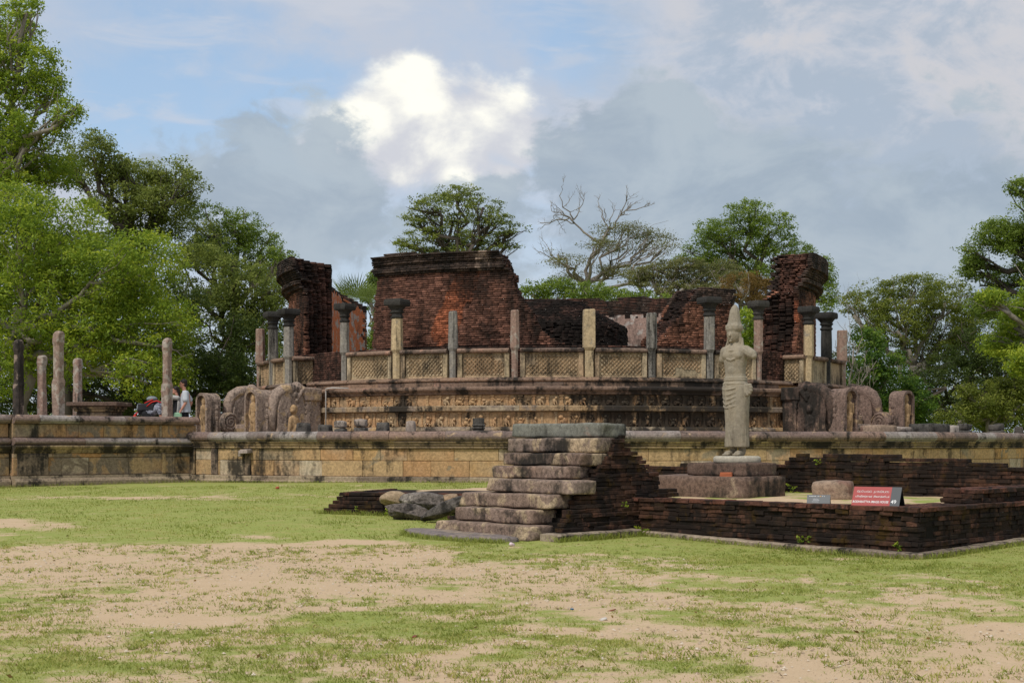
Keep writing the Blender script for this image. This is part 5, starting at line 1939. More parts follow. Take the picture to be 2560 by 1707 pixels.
    # knot of cloth at the hip
    for k in range(5):
        a = -0.6 + 0.42 * k
        g.cap((0.19, -0.05, 1.20), 0.03, (0.19 + 0.125 * math.cos(a), -0.07, 1.14 - 0.11 * math.sin(a)), 0.035, 8)
    # necklaces
    for z, sg, rx in ((1.86, 0.06, 0.11), (1.85, 0.12, 0.14), (1.84, 0.19, 0.165)):
        band(z, rx, 0.155, 0.011, -0.035, 0, math.pi * 1.06, math.pi * 1.94, 14, sg)
    for k in range(5):
        g.ell((-0.035 + 0.035 * (k - 2), -0.163, 1.655 - 0.012 * (2 - abs(k - 2))), (0.016, 0.014, 0.02), 8, 6)
    # legs and feet
    for s in (-1, 1):
        x = 0.085 * s
        g.cap((x, 0.02, 0.2), 0.07, (x, 0.03, 0.06), 0.06)
        g.cap((x, 0.03, 0.055), 0.058, (x + 0.015 * s, -0.17, 0.035), 0.05)
        for k in range(5):
            tx = x + (-0.045 + 0.0225 * k) * 1.0 + 0.015 * s
            g.cap((tx, -0.16, 0.028), 0.019, (tx, -0.225 - 0.012 * (2 - abs(k - 1.5)), 0.02), 0.016, 6)
    return fuse(g, 0.0092, 1, 0.5, disp=(0.002, 30))


STAT_RZ = math.atan2(-IU[1], -IU[0]) + math.pi / 2 + R_(7)   # looks out of the shrine, over the steps
sx, sy = STAT
SH = 1.0
tag(ob('stone_statue', statue(), M_STATUE, None, Matrix.Translation((sx, sy, STZ + 0.115)) @ Matrix.Rotation(STAT_RZ, 4, 'Z') @ Matrix.Diagonal((1.0, 1.0, SH, 1))), 'armless standing stone statue with tall crown and draped skirt', 'statue', kind='thing')
g = G()
rings = []
for (s_, z_) in ((0.97, 0.0), (1.0, 0.015), (1.0, 0.075), (0.97, 0.098), (0.9, 0.112), (0.4, 0.116)):
    rings.append([(sx + 0.40 * s_ * math.copysign(abs(math.cos(a)) ** 0.7, math.cos(a)) * (1 + 0.03 * mn.noise(Vector((math.cos(a), math.sin(a), 2)))), sy + 0.33 * s_ * math.copysign(abs(math.sin(a)) ** 0.7, math.sin(a)), STZ + z_) for a in [2 * math.pi * k / 40 for k in range(40)]])
g.loft(rings)
tag(ob('statue_plinth', g.mesh('statue_plinth', smooth=True), M_PLINTH), 'pale rounded stone disc under the feet of the statue', 'plinth')

# ------------------------------------------------------------------ signboards
def text_mesh(txt, size, bold=0.0):
    cu = bpy.data.curves.new('lettering', 'FONT')
    cu.body = txt
    cu.size = size
    cu.offset = bold
    cu.extrude = 0.0008
    cu.resolution_u = 3
    o = bpy.data.objects.new('tmp', cu)
    COL.objects.link(o)
    dg = bpy.context.evaluated_depsgraph_get()
    me = bpy.data.meshes.new_from_object(o.evaluated_get(dg))
    bpy.data.objects.remove(o)
    return me


def fit_text(txt, x0, x1, zc, h, Mface, parent, mat, bold=0.0, glyph_mesh=None):
    me = glyph_mesh or text_mesh(txt, 1.0, bold)
    co = np.zeros(len(me.vertices) * 3)
    me.vertices.foreach_get('co', co)
    co = co.reshape(-1, 3)
    lo, hi = co.min(0), co.max(0)
    s = np.array([(x1 - x0) / (hi[0] - lo[0]), h / (hi[1] - lo[1]), 1.0])
    co = (co - lo) * s + np.array([x0, zc - h / 2, 0])
    co[:, 2] = np.where(co[:, 2] > co[:, 2].mean(), 0.0012, 0.0)
    me.vertices.foreach_set('co', co.ravel())
    me.update()
    return ob('lettering', me, mat, parent, Mface @ Matrix.Translation((0, 0, 0.0008)))


def round_script(words_, stroke=0.09):
    """two words in the looping island script, drawn stroke by stroke"""
    g = G()

    def strokes(x, pts):
        pts = [(x + a, b_, 0) for a, b_ in pts]
        for p, q in zip(pts, pts[1:]):
            v = Vector(q) - Vector(p)
            if v.length < 1e-6:
                continue
            n_ = Vector((-v.y, v.x, 0)).normalized() * stroke / 2
            e_ = v.normalized() * stroke * 0.3
            P_, Q_ = Vector(p) - e_, Vector(q) + e_
            g.add([P_ - n_, Q_ - n_, Q_ + n_, P_ + n_], [(0, 1, 2, 3)])

    def loop(cx, cy, rx, ry, a0, a1, n_=14):
        return [(cx + rx * math.cos(R_(a0 + (a1 - a0) * k / n_)), cy + ry * math.sin(R_(a0 + (a1 - a0) * k / n_))) for k in range(n_ + 1)]
    gl = {
        'b': [loop(.3, .4, .3, .4, 60, 400), loop(.3, .75, .15, .14, -60, 240)],
        'e': [loop(.22, .4, .22, .35, 30, 330), [(.0, .2), (.0, -.1)]],
        'd': [loop(.3, .38, .3, .38, 0, 360), loop(.42, .85, .16, .15, -90, 200)],
        's': [loop(.2, .4, .2, .4, 20, 340), loop(.55, .4, .2, .4, -160, 160)],
        't': [loop(.35, .35, .35, .35, 140, 400), [(.3, .35), (.3, .7)]],
        'v': [loop(.3, .35, .3, .35, 100, 420), loop(.3, .9, .18, .1, 0, 180)],
        'p': [[(.0, .7), (.0, .1), (.25, 0), (.5, .1), (.5, .7)], loop(.0, -.12, .14, .12, 0, 360)],
        'm': [loop(.2, .4, .2, .4, 60, 360), loop(.6, .4, .2, .4, -180, 120), loop(.4, .85, .14, .12, 0, 360)],
        'g': [loop(.25, .38, .25, .36, -40, 270), loop(.7, .38, .22, .36, -250, 60)],
        'y': [loop(.15, .45, .15, .3, 0, 360), loop(.45, .35, .3, .35, 180, 400)],
    }
    x = 0.0
    for wd in words_:
        for ch in wd:
            for st in gl[ch]:
                strokes(x, st)
            x += 0.62 if ch in 'eb' else 0.86
        x += 0.5
    return g.mesh('lettering', fix=False)


M_RED = plain('sign_red', (0.36, 0.045, 0.04), 0.45, 0.4, 0.06, scale=5)
M_SLATE = plain('sign_slate', (0.055, 0.062, 0.068), 0.45, 0.4, 0.06, scale=5)
M_BLK = plain('sign_black', (0.016, 0.016, 0.017), 0.5)
M_WHITE = plain('letter_white', (0.78, 0.78, 0.76), 0.5, var=0.03)
M_PALEL = plain('letter_grey', (0.5, 0.51, 0.52), 0.5, var=0.03)
M_ORL = plain('letter_orange', (0.6, 0.3, 0.08), 0.5, var=0.03)


def a_frame(pc, rz, wd, h, depth, label, red):
    """folded board: leaning front face, leaning back face, open ends"""
    t = thing('signboard', pc, label, 'sign', rz=rz)
    Mx = WM[t.name]
    lean = math.atan2(depth / 2, h)
    Lf = math.hypot(depth / 2, h)
    Mf = Mx @ Matrix.Translation((0, -depth / 2, 0)) @ Matrix.Rotation(math.pi / 2 - lean, 4, 'X')
    wr = wd * (0.80 if red else 1.0)
    g = G()
    g.box((wr / 2, Lf / 2, -0.006), (wr, Lf, 0.011))
    ob('front_board', g.mesh('front_board'), M_RED if red else M_SLATE, t, Mf)
    if red:
        g = G()
        g.box(((wr + wd) / 2 + 0.0005, Lf / 2, -0.006), (wd - wr - 0.001, Lf, 0.011))
        ob('number_board', g.mesh('number_board'), M_SLATE, t, Mf)
    Mb = Mx @ Matrix.Translation((0, depth / 2, 0)) @ Matrix.Rotation(math.pi / 2 + lean, 4, 'X')
    g = G()
    g.box((wd / 2, Lf / 2 - 0.006, 0.006), (wd, Lf - 0.012, 0.011))
    ob('back_board', g.mesh('back_board'), M_BLK if red else plain('sign_grey_back', (0.3, 0.3, 0.3)), t, Mb)
    return t, Mf, wr, Lf


sp = ip(a_of(2136, 0.14), 0.14)
t, Mf, wr, Lf = a_frame((sp[0], sp[1], TOPZ - 0.003), R_(-33), 0.66, 0.25, 0.26, 'red folded signboard with white lettering and number 49 on the brick wall', True)
fit_text('', 0.05, wr - 0.035, Lf * 0.74, 0.042, Mf, t, M_WHITE, glyph_mesh=round_script(['bedtsv', 'pgmyg']))
fit_text('\u0baa\u0bc7\u0bbe\u0ba4\u0bbf\u0b9a\u0ba4\u0bcd\u0ba4\u0bc1\u0bb5\u0bb0\u0bcd  \u0b9a\u0bbf\u0bb2\u0bc8\u0b95\u0bcd\u0b95\u0bc2\u0b9f\u0bae\u0bcd', 0.04, wr - 0.02, Lf * 0.47, 0.04, Mf, t, M_WHITE, 0.004)
fit_text('BODHISATTVA IMAGE HOUSE', 0.015, wr - 0.02, Lf * 0.20, 0.034, Mf, t, M_WHITE, 0.012)
fit_text('49', wr + 0.012, wr + 0.085, Lf * 0.22, 0.055, Mf, t, M_WHITE, 0.012)
sp2 = ip(a_of(2018, 0.16), 0.16)
t, Mf, wr, Lf = a_frame((sp2[0], sp2[1], TOPZ - 0.003), R_(-18), 0.32, 0.118, 0.14, 'small dark grey signboard with white lines beside the tan stone', False)
g = G()
for k, x in enumerate((0.035, 0.05, 0.062, 0.075, 0.09, 0.105, 0.118, 0.15, 0.163, 0.215, 0.24)):
    g.box((x, Lf * 0.82, 0.001), (0.009 + 0.004 * (k % 3 == 0), 0.012, 0.001))
ob('lettering', g.mesh('lettering'), M_PALEL, t, Mf)
g = G()
g.box((0.186, Lf * 0.82, 0.001), (0.02, 0.012, 0.001))
ob('lettering', g.mesh('lettering'), M_ORL, t, Mf)
for x0, x1, q in ((0.085, 0.16, 0.5), (0.085, 0.158, 0.36), (0.072, 0.165, 0.18)):
    g = G()
    x = x0
    r_ = random.Random(int(q * 100))
    while x < x1:
        wl = r_.uniform(0.006, 0.013)
        g.box((x + wl / 2, Lf * q, 0.001), (wl, 0.007, 0.001))
        x += wl + 0.003
    ob('lettering', g.mesh('lettering'), M_PALEL, t, Mf)

# ------------------------------------------------------------------ stubs of pillars along the terrace edge
def stub(px, hpx, wpx, label, mat, R=17.35, kind=0, top_mat=None, seed=0):
    ph = phi_of(px, R)
    x, y = pol(ph, R)
    sc = F / y
    wd = wpx * 1.08844 / sc
    topz = EYE + (HZ - hpx * 1.08844) / sc
    t = thing('pillar_stub', (x, y, 1.6), label, 'stone', 'weathered pillar stubs along the terrace edge', rz=R_(ph))
    Mx = WM[t.name]
    h = topz - 1.6
    if kind == 0:
        ob('stub', rough_box('stub', (wd, wd * 0.8, h), (4, 3, 4), 0.04, 0.02, 5, seed), mat, t, Mx @ Matrix.Translation((0, 0, h / 2)))
    elif kind == 1:      # round-necked base with cap
        ob('stub', rough_box('stub', (wd, wd * 0.8, h * 0.62), (4, 3, 4), 0.04, 0.02, 5, seed), mat, t, Mx @ Matrix.Translation((0, 0, h * 0.31)))
        ob('cap_stone', rough_box('cap_stone', (wd * 0.98, wd * 0.7, h * 0.37), (4, 3, 3), 0.05, 0.025, 5, seed + 3), top_mat or mat, t, Mx @ Matrix.Translation((0, 0, h * 0.81)))
    else:                # ringed drum
        g = G()
        g.lathe([(wd * 0.5, 0), (wd * 0.5, h * 0.45), (wd * 0.42, h * 0.47), (wd * 0.56, h * 0.53), (wd * 0.56, h * 0.58), (wd * 0.44, h * 0.61), (wd * 0.56, h * 0.67), (wd * 0.52, h * 0.72), (wd * 0.47, h * 0.74), (wd * 0.47, h), (wd * 0.4, h + 0.005)], 14)
        ob('stub', g.mesh('stub', smooth=False, jitter=0.01), mat, t, Mx)


stub(697, 971, 28, 'dark stub with hollow pale top before the beast rail', M_STUB, kind=0, seed=1)
stub(747, 975, 27, 'low dark rounded stub at the foot of the thin pipe', M_STUB, kind=0, seed=2)
stub(782, 966, 26, 'dark square stub carrying a small white pointed stone', M_STUB, kind=1, top_mat=M_STUBP, seed=3)
stub(830, 962, 28, 'dark stub topped by a pale oval stone', M_STUB, kind=1, top_mat=M_STUBP, seed=4)
stub(881, 970, 27, 'plain dark square stub on the terrace edge', M_STUB, kind=0, seed=5)
stub(945, 967, 21, 'small stub with bright pale tilted top', M_STUBP, kind=0, seed=6)
stub(1100, 960, 28, 'tallest ringed drum stub close to the grey top slab', M_STUB, kind=2, seed=7)
stub(2018, 976, 66, 'wide flat pinkish slab resting on the terrace edge', M_LOOSE, kind=0, seed=8)
stub(2072, 980, 40, 'dark slab with pale top in front of the guard stone', M_STUB, kind=1, top_mat=M_STUBP, seed=9)
stub(2134, 973, 76, 'longest flat dark block on the terrace beside the guard stone', M_STUB, kind=0, seed=10)
stub(2186, 977, 30, 'low pale rounded stub between two dark blocks', M_STUBP, kind=0, seed=11)
stub(2214, 973, 34, 'dark flared stub with flat pale top', M_STUB, kind=1, seed=12)
stub(2286, 975, 32, 'dark ringed stub in front of its slightly taller twin', M_STUB, kind=1, seed=13)
stub(2313, 972, 30, 'slightly taller dark ringed stub behind its twin', M_STUB, R=16.7, kind=1, seed=14)
stub(2349, 980, 24, 'last small dark stub at the picture edge', M_STUB, kind=0, seed=15)

# ------------------------------------------------------------------ pillars and altar on the porch
def porch_pillar(r, o, top, wd, mat, label, knob=True, seed=0):
    x, y = pp(r, o)
    t = thing('stone_pillar', (x, y, 2.24), label, 'pillar', 'bare pillars on the entrance porch', rz=R_(-47.5 + 20))
    h = top - 2.24
    g = G()
    k = 1.41
    wd *= 0.84
    a, b_ = wd / 2 * k, wd / 2 * k * 0.86
    prof = [(a * 0.98, 0), (a, h * 0.4), (a * 0.97, h * 0.42), (b_, h * 0.45), (b_, h * 0.8), (b_ * 1.0, h * 0.84), (a * 1.02, h * 0.87), (a * 1.02, h * 0.93), (a * 0.95, h * 0.98), (a * 0.6, h)]
    g.lathe(prof, 4, rot=math.pi / 4)
    ob('shaft', g.mesh('shaft', jitter=0.03, bevel=0.025), mat, t, WM[t.name])


porch_pillar(22.0, 1.0, 4.46, 0.27, M_PILLARD, 'blackened porch pillar with white blotches beside the frame edge')
porch_pillar(21.3, 1.0, 4.05, 0.25, M_PILLAR, 'short reddish porch pillar with dark foot between two taller ones')
porch_pillar(21.55, 2.6, 4.63, 0.30, M_PILLAR, 'tallest grey porch pillar with pale streaks')
porch_pillar(18.5, -2.6, 4.25, 0.27, M_PILLAR, 'pinkish porch pillar rising behind the moulded altar')
porch_pillar(18.2, 2.6, 4.60, 0.28, M_PILLAR, 'lone russet porch pillar beside the visitors')
ax, ay = pp(18.8, -0.5)
alt = thing('stone_altar', (ax, ay, 2.24), 'dark moulded stone altar table with broad top slab on the porch', 'altar', rz=R_(-8))
for nm, d, z in (('top_slab', (1.62, 1.2, 0.12), 2.72), ('moulding', (1.38, 1.0, 0.09), 2.615), ('moulding', (1.26, 0.9, 0.08), 2.53), ('altar_body', (1.14, 0.8, 0.25), 2.365)):
    g = G()
    g.box((0, 0, z - 2.24), d)
    ob(nm, g.mesh(nm, bevel=0.02, jitter=0.012), M_MOULD if nm != 'top_slab' else M_PED, alt, WM[alt.name])

# ------------------------------------------------------------------ visitors
M_SKIN = plain('skin', (0.50, 0.24, 0.17), 0.55, 0.3, 0.06)
M_HAIR = plain('dark_hair', (0.018, 0.012, 0.010), 0.6)
M_SHIRT = plain('grey_shirt', (0.50, 0.52, 0.56), 0.85, 0.1, 0.06)
M_TROU = plain('black_cloth', (0.010, 0.010, 0.012), 0.8)
M_CARDI = plain('pale_cardigan', (0.50, 0.48, 0.46), 0.85, 0.1, 0.08)
M_GREENB = plain('green_bag', (0.25, 0.42, 0.27), 0.7)
M_CAMO, b = new_mat('patterned_shirt')
pos = b.n('ShaderNodeNewGeometry').outputs['Position']
finish(b, b.mix(b.rng(b.noise(pos, 14, 3), 0.45, 0.56), (0.30, 0.31, 0.36), (0.10, 0.10, 0.13)), 0.85)
M_PACK = plain('black_pack', (0.022, 0.023, 0.027), 0.7)
M_PACKR = plain('red_trim', (0.55, 0.03, 0.02), 0.6)
M_PACKG = plain('grey_pack_lid', (0.20, 0.22, 0.23), 0.6)


def hand(g, wrist, dirv, side, s=1.0):
    """palm, four unequal bent fingers, thumb off the side"""
    d = Vector(dirv).normalized()
    sd = Vector(side).normalized()
    pl = d.cross(sd).normalized()
    w_ = Vector(wrist)
    g.cap(w_, 0.028 * s, w_ + d * 0.05 * s, 0.036 * s, 8)
    for k, L in enumerate((0.066, 0.076, 0.07, 0.055)):
        o = (k - 1.5) * 0.0195 * s
        p0 = w_ + d * 0.08 * s + sd * o
        p1 = p0 + d * L * 0.55 * s + pl * 0.012 * s
        p2 = p1 + d * L * 0.40 * s + pl * 0.032 * s
        g.cap(p0, 0.0105 * s, p1, 0.0095 * s, 6)
        g.cap(p1, 0.0095 * s, p2, 0.008 * s, 6)
    t0 = w_ + d * 0.03 * s - sd * 0.03 * s
    t1 = t0 + d * 0.03 * s - sd * 0.025 * s + pl * 0.01 * s
    g.cap(t0, 0.013 * s, t1, 0.011 * s, 6)
    g.cap(t1, 0.011 * s, t1 + d * 0.028 * s + pl * 0.012 * s, 0.009 * s, 6)


def head(g, c, f, s=1.0):
    """skull, jaw, nose, lips, ears; f is the way the face looks (horizontal)"""
    c = Vector(c)
    f = Vector(f).normalized()
    u = Vector((0, 0, 1))
    r = f.cross(u)
    M3 = Matrix((r, f, u)).transposed()
    P_ = lambda x, y, z: c + M3 @ Vector((x * s, y * s, z * s))
    g.ell(P_(0, -0.012, 0.03), (0.076 * s, 0.096 * s, 0.10 * s), 12, 10, M3)
    g.ell(P_(0, 0.022, -0.045), (0.058 * s, 0.066 * s, 0.072 * s), 12, 9, M3)
    g.cap(P_(0, 0.085, 0.015), 0.009 * s, P_(0, 0.104, -0.018), 0.015 * s, 8)
    g.ell(P_(0, 0.083, -0.052), (0.024 * s, 0.012 * s, 0.010 * s), 8, 6, M3)
    g.ell(P_(0, 0.075, -0.09), (0.024 * s, 0.02 * s, 0.018 * s), 8, 6, M3)
    for q in (-1, 1):
        g.ell(P_(0.076 * q, -0.01, -0.01), (0.010 * s, 0.02 * s, 0.032 * s), 8, 6, M3)
        g.cap(P_(0.014 * q, 0.086, 0.032), 0.008 * s, P_(0.05 * q, 0.07, 0.032), 0.007 * s, 6)
        g.ell(P_(0.032 * q, 0.074, 0.012), (0.014 * s, 0.010 * s, 0.008 * s), 8, 6, M3)


def hair(c, f, s=1.0, long_=False):
    c = Vector(c)
    f = Vector(f).normalized()
    r = f.cross(Vector((0, 0, 1)))
    M3 = Matrix((r, f, Vector((0, 0, 1)))).transposed()
    P_ = lambda x, y, z: c + M3 @ Vector((x * s, y * s, z * s))
    g = G()
    g.ell(P_(0, -0.022, 0.052), (0.083 * s, 0.098 * s, 0.093 * s), 14, 10, M3)
    g.ell(P_(0, -0.058, -0.005), (0.072 * s, 0.062 * s, 0.085 * s), 12, 9, M3)
    for q in (-1, 1):
        g.cap(P_(0.072 * q, 0.0, 0.05), 0.018 * s, P_(0.075 * q, -0.005, 0.0), 0.012 * s, 6)
    if long_:
        g.cap(P_(0, -0.07, 0.0), 0.07 * s, P_(0, -0.10, -0.22), 0.045 * s, 10)
    return fuse(g, 0.011 * s, 2)


def person(base, f, label, build):
    return thing('person', base, label, 'person', 'visitors on the terrace')


TF = 1.6
# man in the grey shirt, seen from his side, looking along the porch
mx, my = (463 * 1.0 - 1280) / F * 42.2, 42.2
man = person((mx, my, TF), (-1, 0, 0), 'man in loose grey t-shirt and black trousers holding a green bag', None)
Mm = WM[man.name]
Fd = Vector((-1, -0.15, 0)).normalized()
Sd = Vector((-Fd.y, Fd.x, 0))              # his left when Fd is forward


def L_(f, s, z):
    return Fd * f + Sd * s + Vector((0, 0, z))


hc = L_(0.06, 0, 1.685)
g = G()
head(g, hc, Fd, 1.06)
g.cap(L_(0.015, 0, 1.44), 0.062, L_(0.045, 0, 1.60), 0.058)
g.cap(L_(0, 0.0, 1.0), 0.15, L_(0, 0, 1.32), 0.15)
near, farr = 1, -1
for s in (1, -1):
    sh = L_(-0.01, 0.175 * s, 1.40)
    if s == near:
        el, wr_ = L_(-0.03, 0.225, 1.12), L_(0.10, 0.24, 0.90)
    else:
        el, wr_ = L_(-0.16, -0.235, 1.14), L_(-0.10, -0.18, 0.98)
    g.cap(sh, 0.062, el, 0.046)
    g.cap(el, 0.045, wr_, 0.032)
    hand(g, wr_, (wr_ - el), Fd.cross(Vector((0, 0, 1))), 1.0)
    g.cap(L_(0, 0.09 * s, 0.98), 0.085, L_(0.02 * s, 0.095 * s, 0.5), 0.058)
    g.cap(L_(0.02 * s, 0.095 * s, 0.5), 0.056, L_(-0.02 + 0.03 * s, 0.10 * s, 0.09), 0.04)
ob('body', fuse(g, 0.012, 2), M_SKIN, man, Mm)
g = G()
rings = []
for (z, f0, rx, ry) in ((0.84, -0.02, 0.205, 0.145), (0.95, -0.01, 0.21, 0.15), (1.10, 0.0, 0.205, 0.145), (1.25, 0.005, 0.205, 0.14), (1.36, -0.005, 0.205, 0.125), (1.44, -0.01, 0.16, 0.10), (1.485, 0.0, 0.085, 0.08)):
    rings.append([L_(f0 + ry * math.sin(a), rx * math.cos(a), z) for a in [2 * math.pi * k / 20 for k in range(20)]])
g.loft(rings)
for s in (1, -1):
    el = L_(-0.03, 0.235, 1.14) if s == near else L_(-0.15, -0.24, 1.16)
    sh = L_(-0.01, 0.165 * s, 1.405)
    g.cap(sh, 0.088, sh + (el - sh) * 0.72, 0.092)
ob('t_shirt', fuse(g, 0.012, 2, disp=(0.008, 7)), M_SHIRT, man, Mm)
g = G()
g.cap(L_(0, 0, 0.93), 0.15, L_(0, 0, 0.99), 0.15)
for s in (1, -1):
    g.cap(L_(0, 0.08 * s, 0.92), 0.105, L_(0.02 * s, 0.095 * s, 0.5), 0.085)
    g.cap(L_(0.02 * s, 0.095 * s, 0.5), 0.083, L_(-0.02 + 0.03 * s, 0.10 * s, 0.09), 0.075)
    g.cap(L_(-0.04 + 0.03 * s, 0.10 * s, 0.045), 0.045, L_(0.13 + 0.03 * s, 0.11 * s, 0.04), 0.042)
ob('trousers', fuse(g, 0.014, 2), M_TROU, man, Mm)
ob('hair', hair(hc, Fd, 1.06), M_HAIR, man, Mm)
g = G()
q = L_(0.20, 0.25, 0.70)
g.box(q, (0.30, 0.12, 0.27), math.atan2(Fd.y, Fd.x), 0.75)
bag = ob('cloth_bag', g.mesh('cloth_bag', bevel=0.03, jitter=0.02), M_GREENB, None, Mm)
tag(bag, 'pale green cloth bag hanging from the hand of the man', 'bag', kind='thing')

# woman reaching out, half hidden by him
wx, wy = (447 - 1280) / F * 42.5, 42.5
wom = person((wx, wy, TF), (-1, 0, 0), 'person in black top and open pale cardigan reaching towards the pillar', None)
Mw = WM[wom.name]
hc = L_(0.10, -0.02, 1.50)
g = G()
head(g, hc, Fd, 0.98)
g.cap(L_(0.03, 0, 1.30), 0.05, L_(0.07, 0, 1.43), 0.048)
g.cap(L_(0, 0, 0.95), 0.13, L_(0.0, 0, 1.18), 0.12)
armpts = [(L_(0.02, 0.13, 1.27), L_(0.22, 0.15, 1.30), L_(0.42, 0.10, 1.42)), (L_(0.0, -0.14, 1.27), L_(-0.02, -0.2, 1.02), L_(0.10, -0.18, 0.85))]
for sh, el, wr_ in armpts:
    g.cap(sh, 0.05, el, 0.038)
    g.cap(el, 0.037, wr_, 0.027)
    hand(g, wr_, wr_ - el, Vector((0, 0, 1)) if wr_.z > 1.2 else Fd, 0.9)
for s in (1, -1):
    g.cap(L_(0, 0.075 * s, 0.92), 0.085, L_(0.02, 0.08 * s, 0.46), 0.055)
    g.cap(L_(0.02, 0.08 * s, 0.46), 0.053, L_(-0.01, 0.085 * s, 0.08), 0.036)
ob('body', fuse(g, 0.012, 2), M_SKIN, wom, Mw)
g = G()
rings = []
for (z, f0, rx, ry) in ((0.05, 0.0, 0.20, 0.17), (0.55, 0.01, 0.19, 0.16), (0.9, 0.015, 0.175, 0.155), (1.05, 0.02, 0.155, 0.14), (1.2, 0.02, 0.155, 0.13), (1.29, 0.0, 0.12, 0.09), (1.34, 0.01, 0.07, 0.065)):
    rings.append([L_(f0 + ry * math.sin(a), rx * math.cos(a), z) for a in [2 * math.pi * k / 20 for k in range(20)]])
g.loft(rings)
ob('black_dress', fuse(g, 0.013, 2), M_TROU, wom, Mw)
g = G()
for s in (1, -1):
    rings = []
    for (z, f0, rx, ry) in ((0.72, 0.03, 0.215, 0.20), (0.9, 0.02, 0.20, 0.18), (1.1, 0.01, 0.18, 0.15), (1.28, 0.0, 0.15, 0.11)):
        a0, a1 = (-100, 8) if s > 0 else (172, 280)
        ro = [L_(f0 + (ry) * math.sin(R_(a0 + (a1 - a0) * k / 10)), rx * math.cos(R_(a0 + (a1 - a0) * k / 10)), z) for k in range(11)]
        ri = [L_(f0 + (ry - 0.03) * math.sin(R_(a0 + (a1 - a0) * k / 10)), (rx - 0.03) * math.cos(R_(a0 + (a1 - a0) * k / 10)), z) for k in range(10, -1, -1)]
        rings.append(ro + ri)
    g.loft(rings)
sh, el, wr_ = armpts[0]
g.cap(sh, 0.075, el, 0.07)
g.cap(el, 0.06, el + (wr_ - el) * 0.35, 0.055)
g.cap(el - Vector((0, 0, 0.02)), 0.05, el - Vector((0, 0, 0.2)) - Fd * 0.04, 0.03)
sh, el, wr_ = armpts[1]
g.cap(sh, 0.07, el, 0.06)
ob('cardigan', fuse(g, 0.013, 2), M_CARDI, wom, Mw)
ob('hair', hair(hc, Fd, 0.98, True), M_HAIR, wom, Mw)

# third visitor bending forward under a rucksack, half behind the pillar
bx, by = (388 - 1280) / F * 43.2, 43.2
ben = person((bx, by, 1.62), (1, 0, 0), 'person in patterned grey shirt bending down beside the lone pillar', None)
Mb = WM[ben.name]
Fd = Vector((1, -0.1, 0)).normalized()
Sd = Vector((-Fd.y, Fd.x, 0))
ZB2 = 0.2
g = G()
hc = L_(0.42, 0, 0.66 + ZB2)
head(g, hc, (Fd + Vector((0, 0, -0.0))), 1.0)
g.cap(L_(0.28, 0, 0.80 + ZB2), 0.058, L_(0.38, 0, 0.72 + ZB2), 0.055)
g.cap(L_(-0.22, 0, 0.62 + ZB2), 0.14, L_(0.2, 0, 0.82 + ZB2), 0.14)
for s in (1, -1):
    sh, el, wr_ = L_(0.22, 0.17 * s, 0.82 + ZB2), L_(0.24, 0.2 * s, 0.54 + ZB2), L_(0.36, 0.16 * s, 0.34 + ZB2)
    g.cap(sh, 0.06, el, 0.046)
    g.cap(el, 0.044, wr_, 0.032)
    hand(g, wr_, wr_ - el, Sd, 1.0)
    g.cap(L_(-0.25, 0.10 * s, 0.58 + ZB2), 0.10, L_(-0.02, 0.11 * s, 0.32 + ZB2), 0.07)
    g.cap(L_(-0.02, 0.11 * s, 0.32 + ZB2), 0.068, L_(-0.14, 0.11 * s, 0.06), 0.042)
ob('body', fuse(g, 0.013, 2), M_SKIN, ben, Mb)
g = G()
g.cap(L_(-0.22, 0, 0.62 + ZB2), 0.165, L_(0.2, 0, 0.82 + ZB2), 0.17)
for s in (1, -1):
    sh, el = L_(0.2, 0.16 * s, 0.82 + ZB2), L_(0.24, 0.2 * s, 0.54 + ZB2)
    g.cap(sh, 0.09, sh + (el - sh) * 0.7, 0.085)
ob('patterned_shirt', fuse(g, 0.014, 2, disp=(0.008, 8)), M_CAMO, ben, Mb)
g = G()
for s in (1, -1):
    g.cap(L_(-0.27, 0.09 * s, 0.58 + ZB2), 0.125, L_(-0.02, 0.11 * s, 0.32 + ZB2), 0.095)
    g.cap(L_(-0.02, 0.11 * s, 0.32 + ZB2), 0.09, L_(-0.14, 0.11 * s, 0.06), 0.075)
    g.cap(L_(-0.16, 0.11 * s, 0.045), 0.045, L_(0.0, 0.12 * s, 0.04), 0.042)
ob('trousers', fuse(g, 0.015, 2), M_TROU, ben, Mb)
ob('hair', hair(hc, Fd, 1.0), M_HAIR, ben, Mb)
pk = thing('backpack', tuple(Mb @ L_(-0.15, 0, 0.85 + ZB2)), 'black rucksack with grey lid and red straps on the bending person', 'backpack')
g = G()
g.cap(L_(-0.42, 0, 0.70 + ZB2), 0.14, L_(-0.02, 0, 0.93 + ZB2), 0.15)
g.box(L_(-0.24, 0, 0.80 + ZB2), (0.5, 0.34, 0.2), math.atan2(Fd.y, Fd.x))
ob('pack_body', fuse(g, 0.016, 3, disp=(0.01, 8)), M_PACK, pk, Mb)
g = G()
g.ell(L_(-0.10, 0, 1.05 + ZB2), (0.17, 0.16, 0.09), 12, 8)
ob('pack_lid', g.mesh('pack_lid', smooth=True), M_PACKG, pk, Mb)
g = G()
g.ell(L_(-0.50, 0.03, 0.78 + ZB2), (0.09, 0.11, 0.15), 12, 8)
ob('side_pocket', g.mesh('side_pocket', smooth=True), M_PACKG, pk, Mb)
g = G()
g.tube([L_(0.28, -0.12, 0.92 + ZB2), L_(0.1, -0.14, 0.99 + ZB2), L_(-0.05, -0.165, 0.95 + ZB2), L_(-0.2, -0.17, 0.82 + ZB2)], 0.022, 6)
g.tube([L_(-0.02, -0.15, 1.03 + ZB2), L_(-0.28, -0.15, 0.92 + ZB2)], 0.018, 6)
ob('strap', g.mesh('strap', smooth=True), M_PACKR, pk, Mb)
g = G()
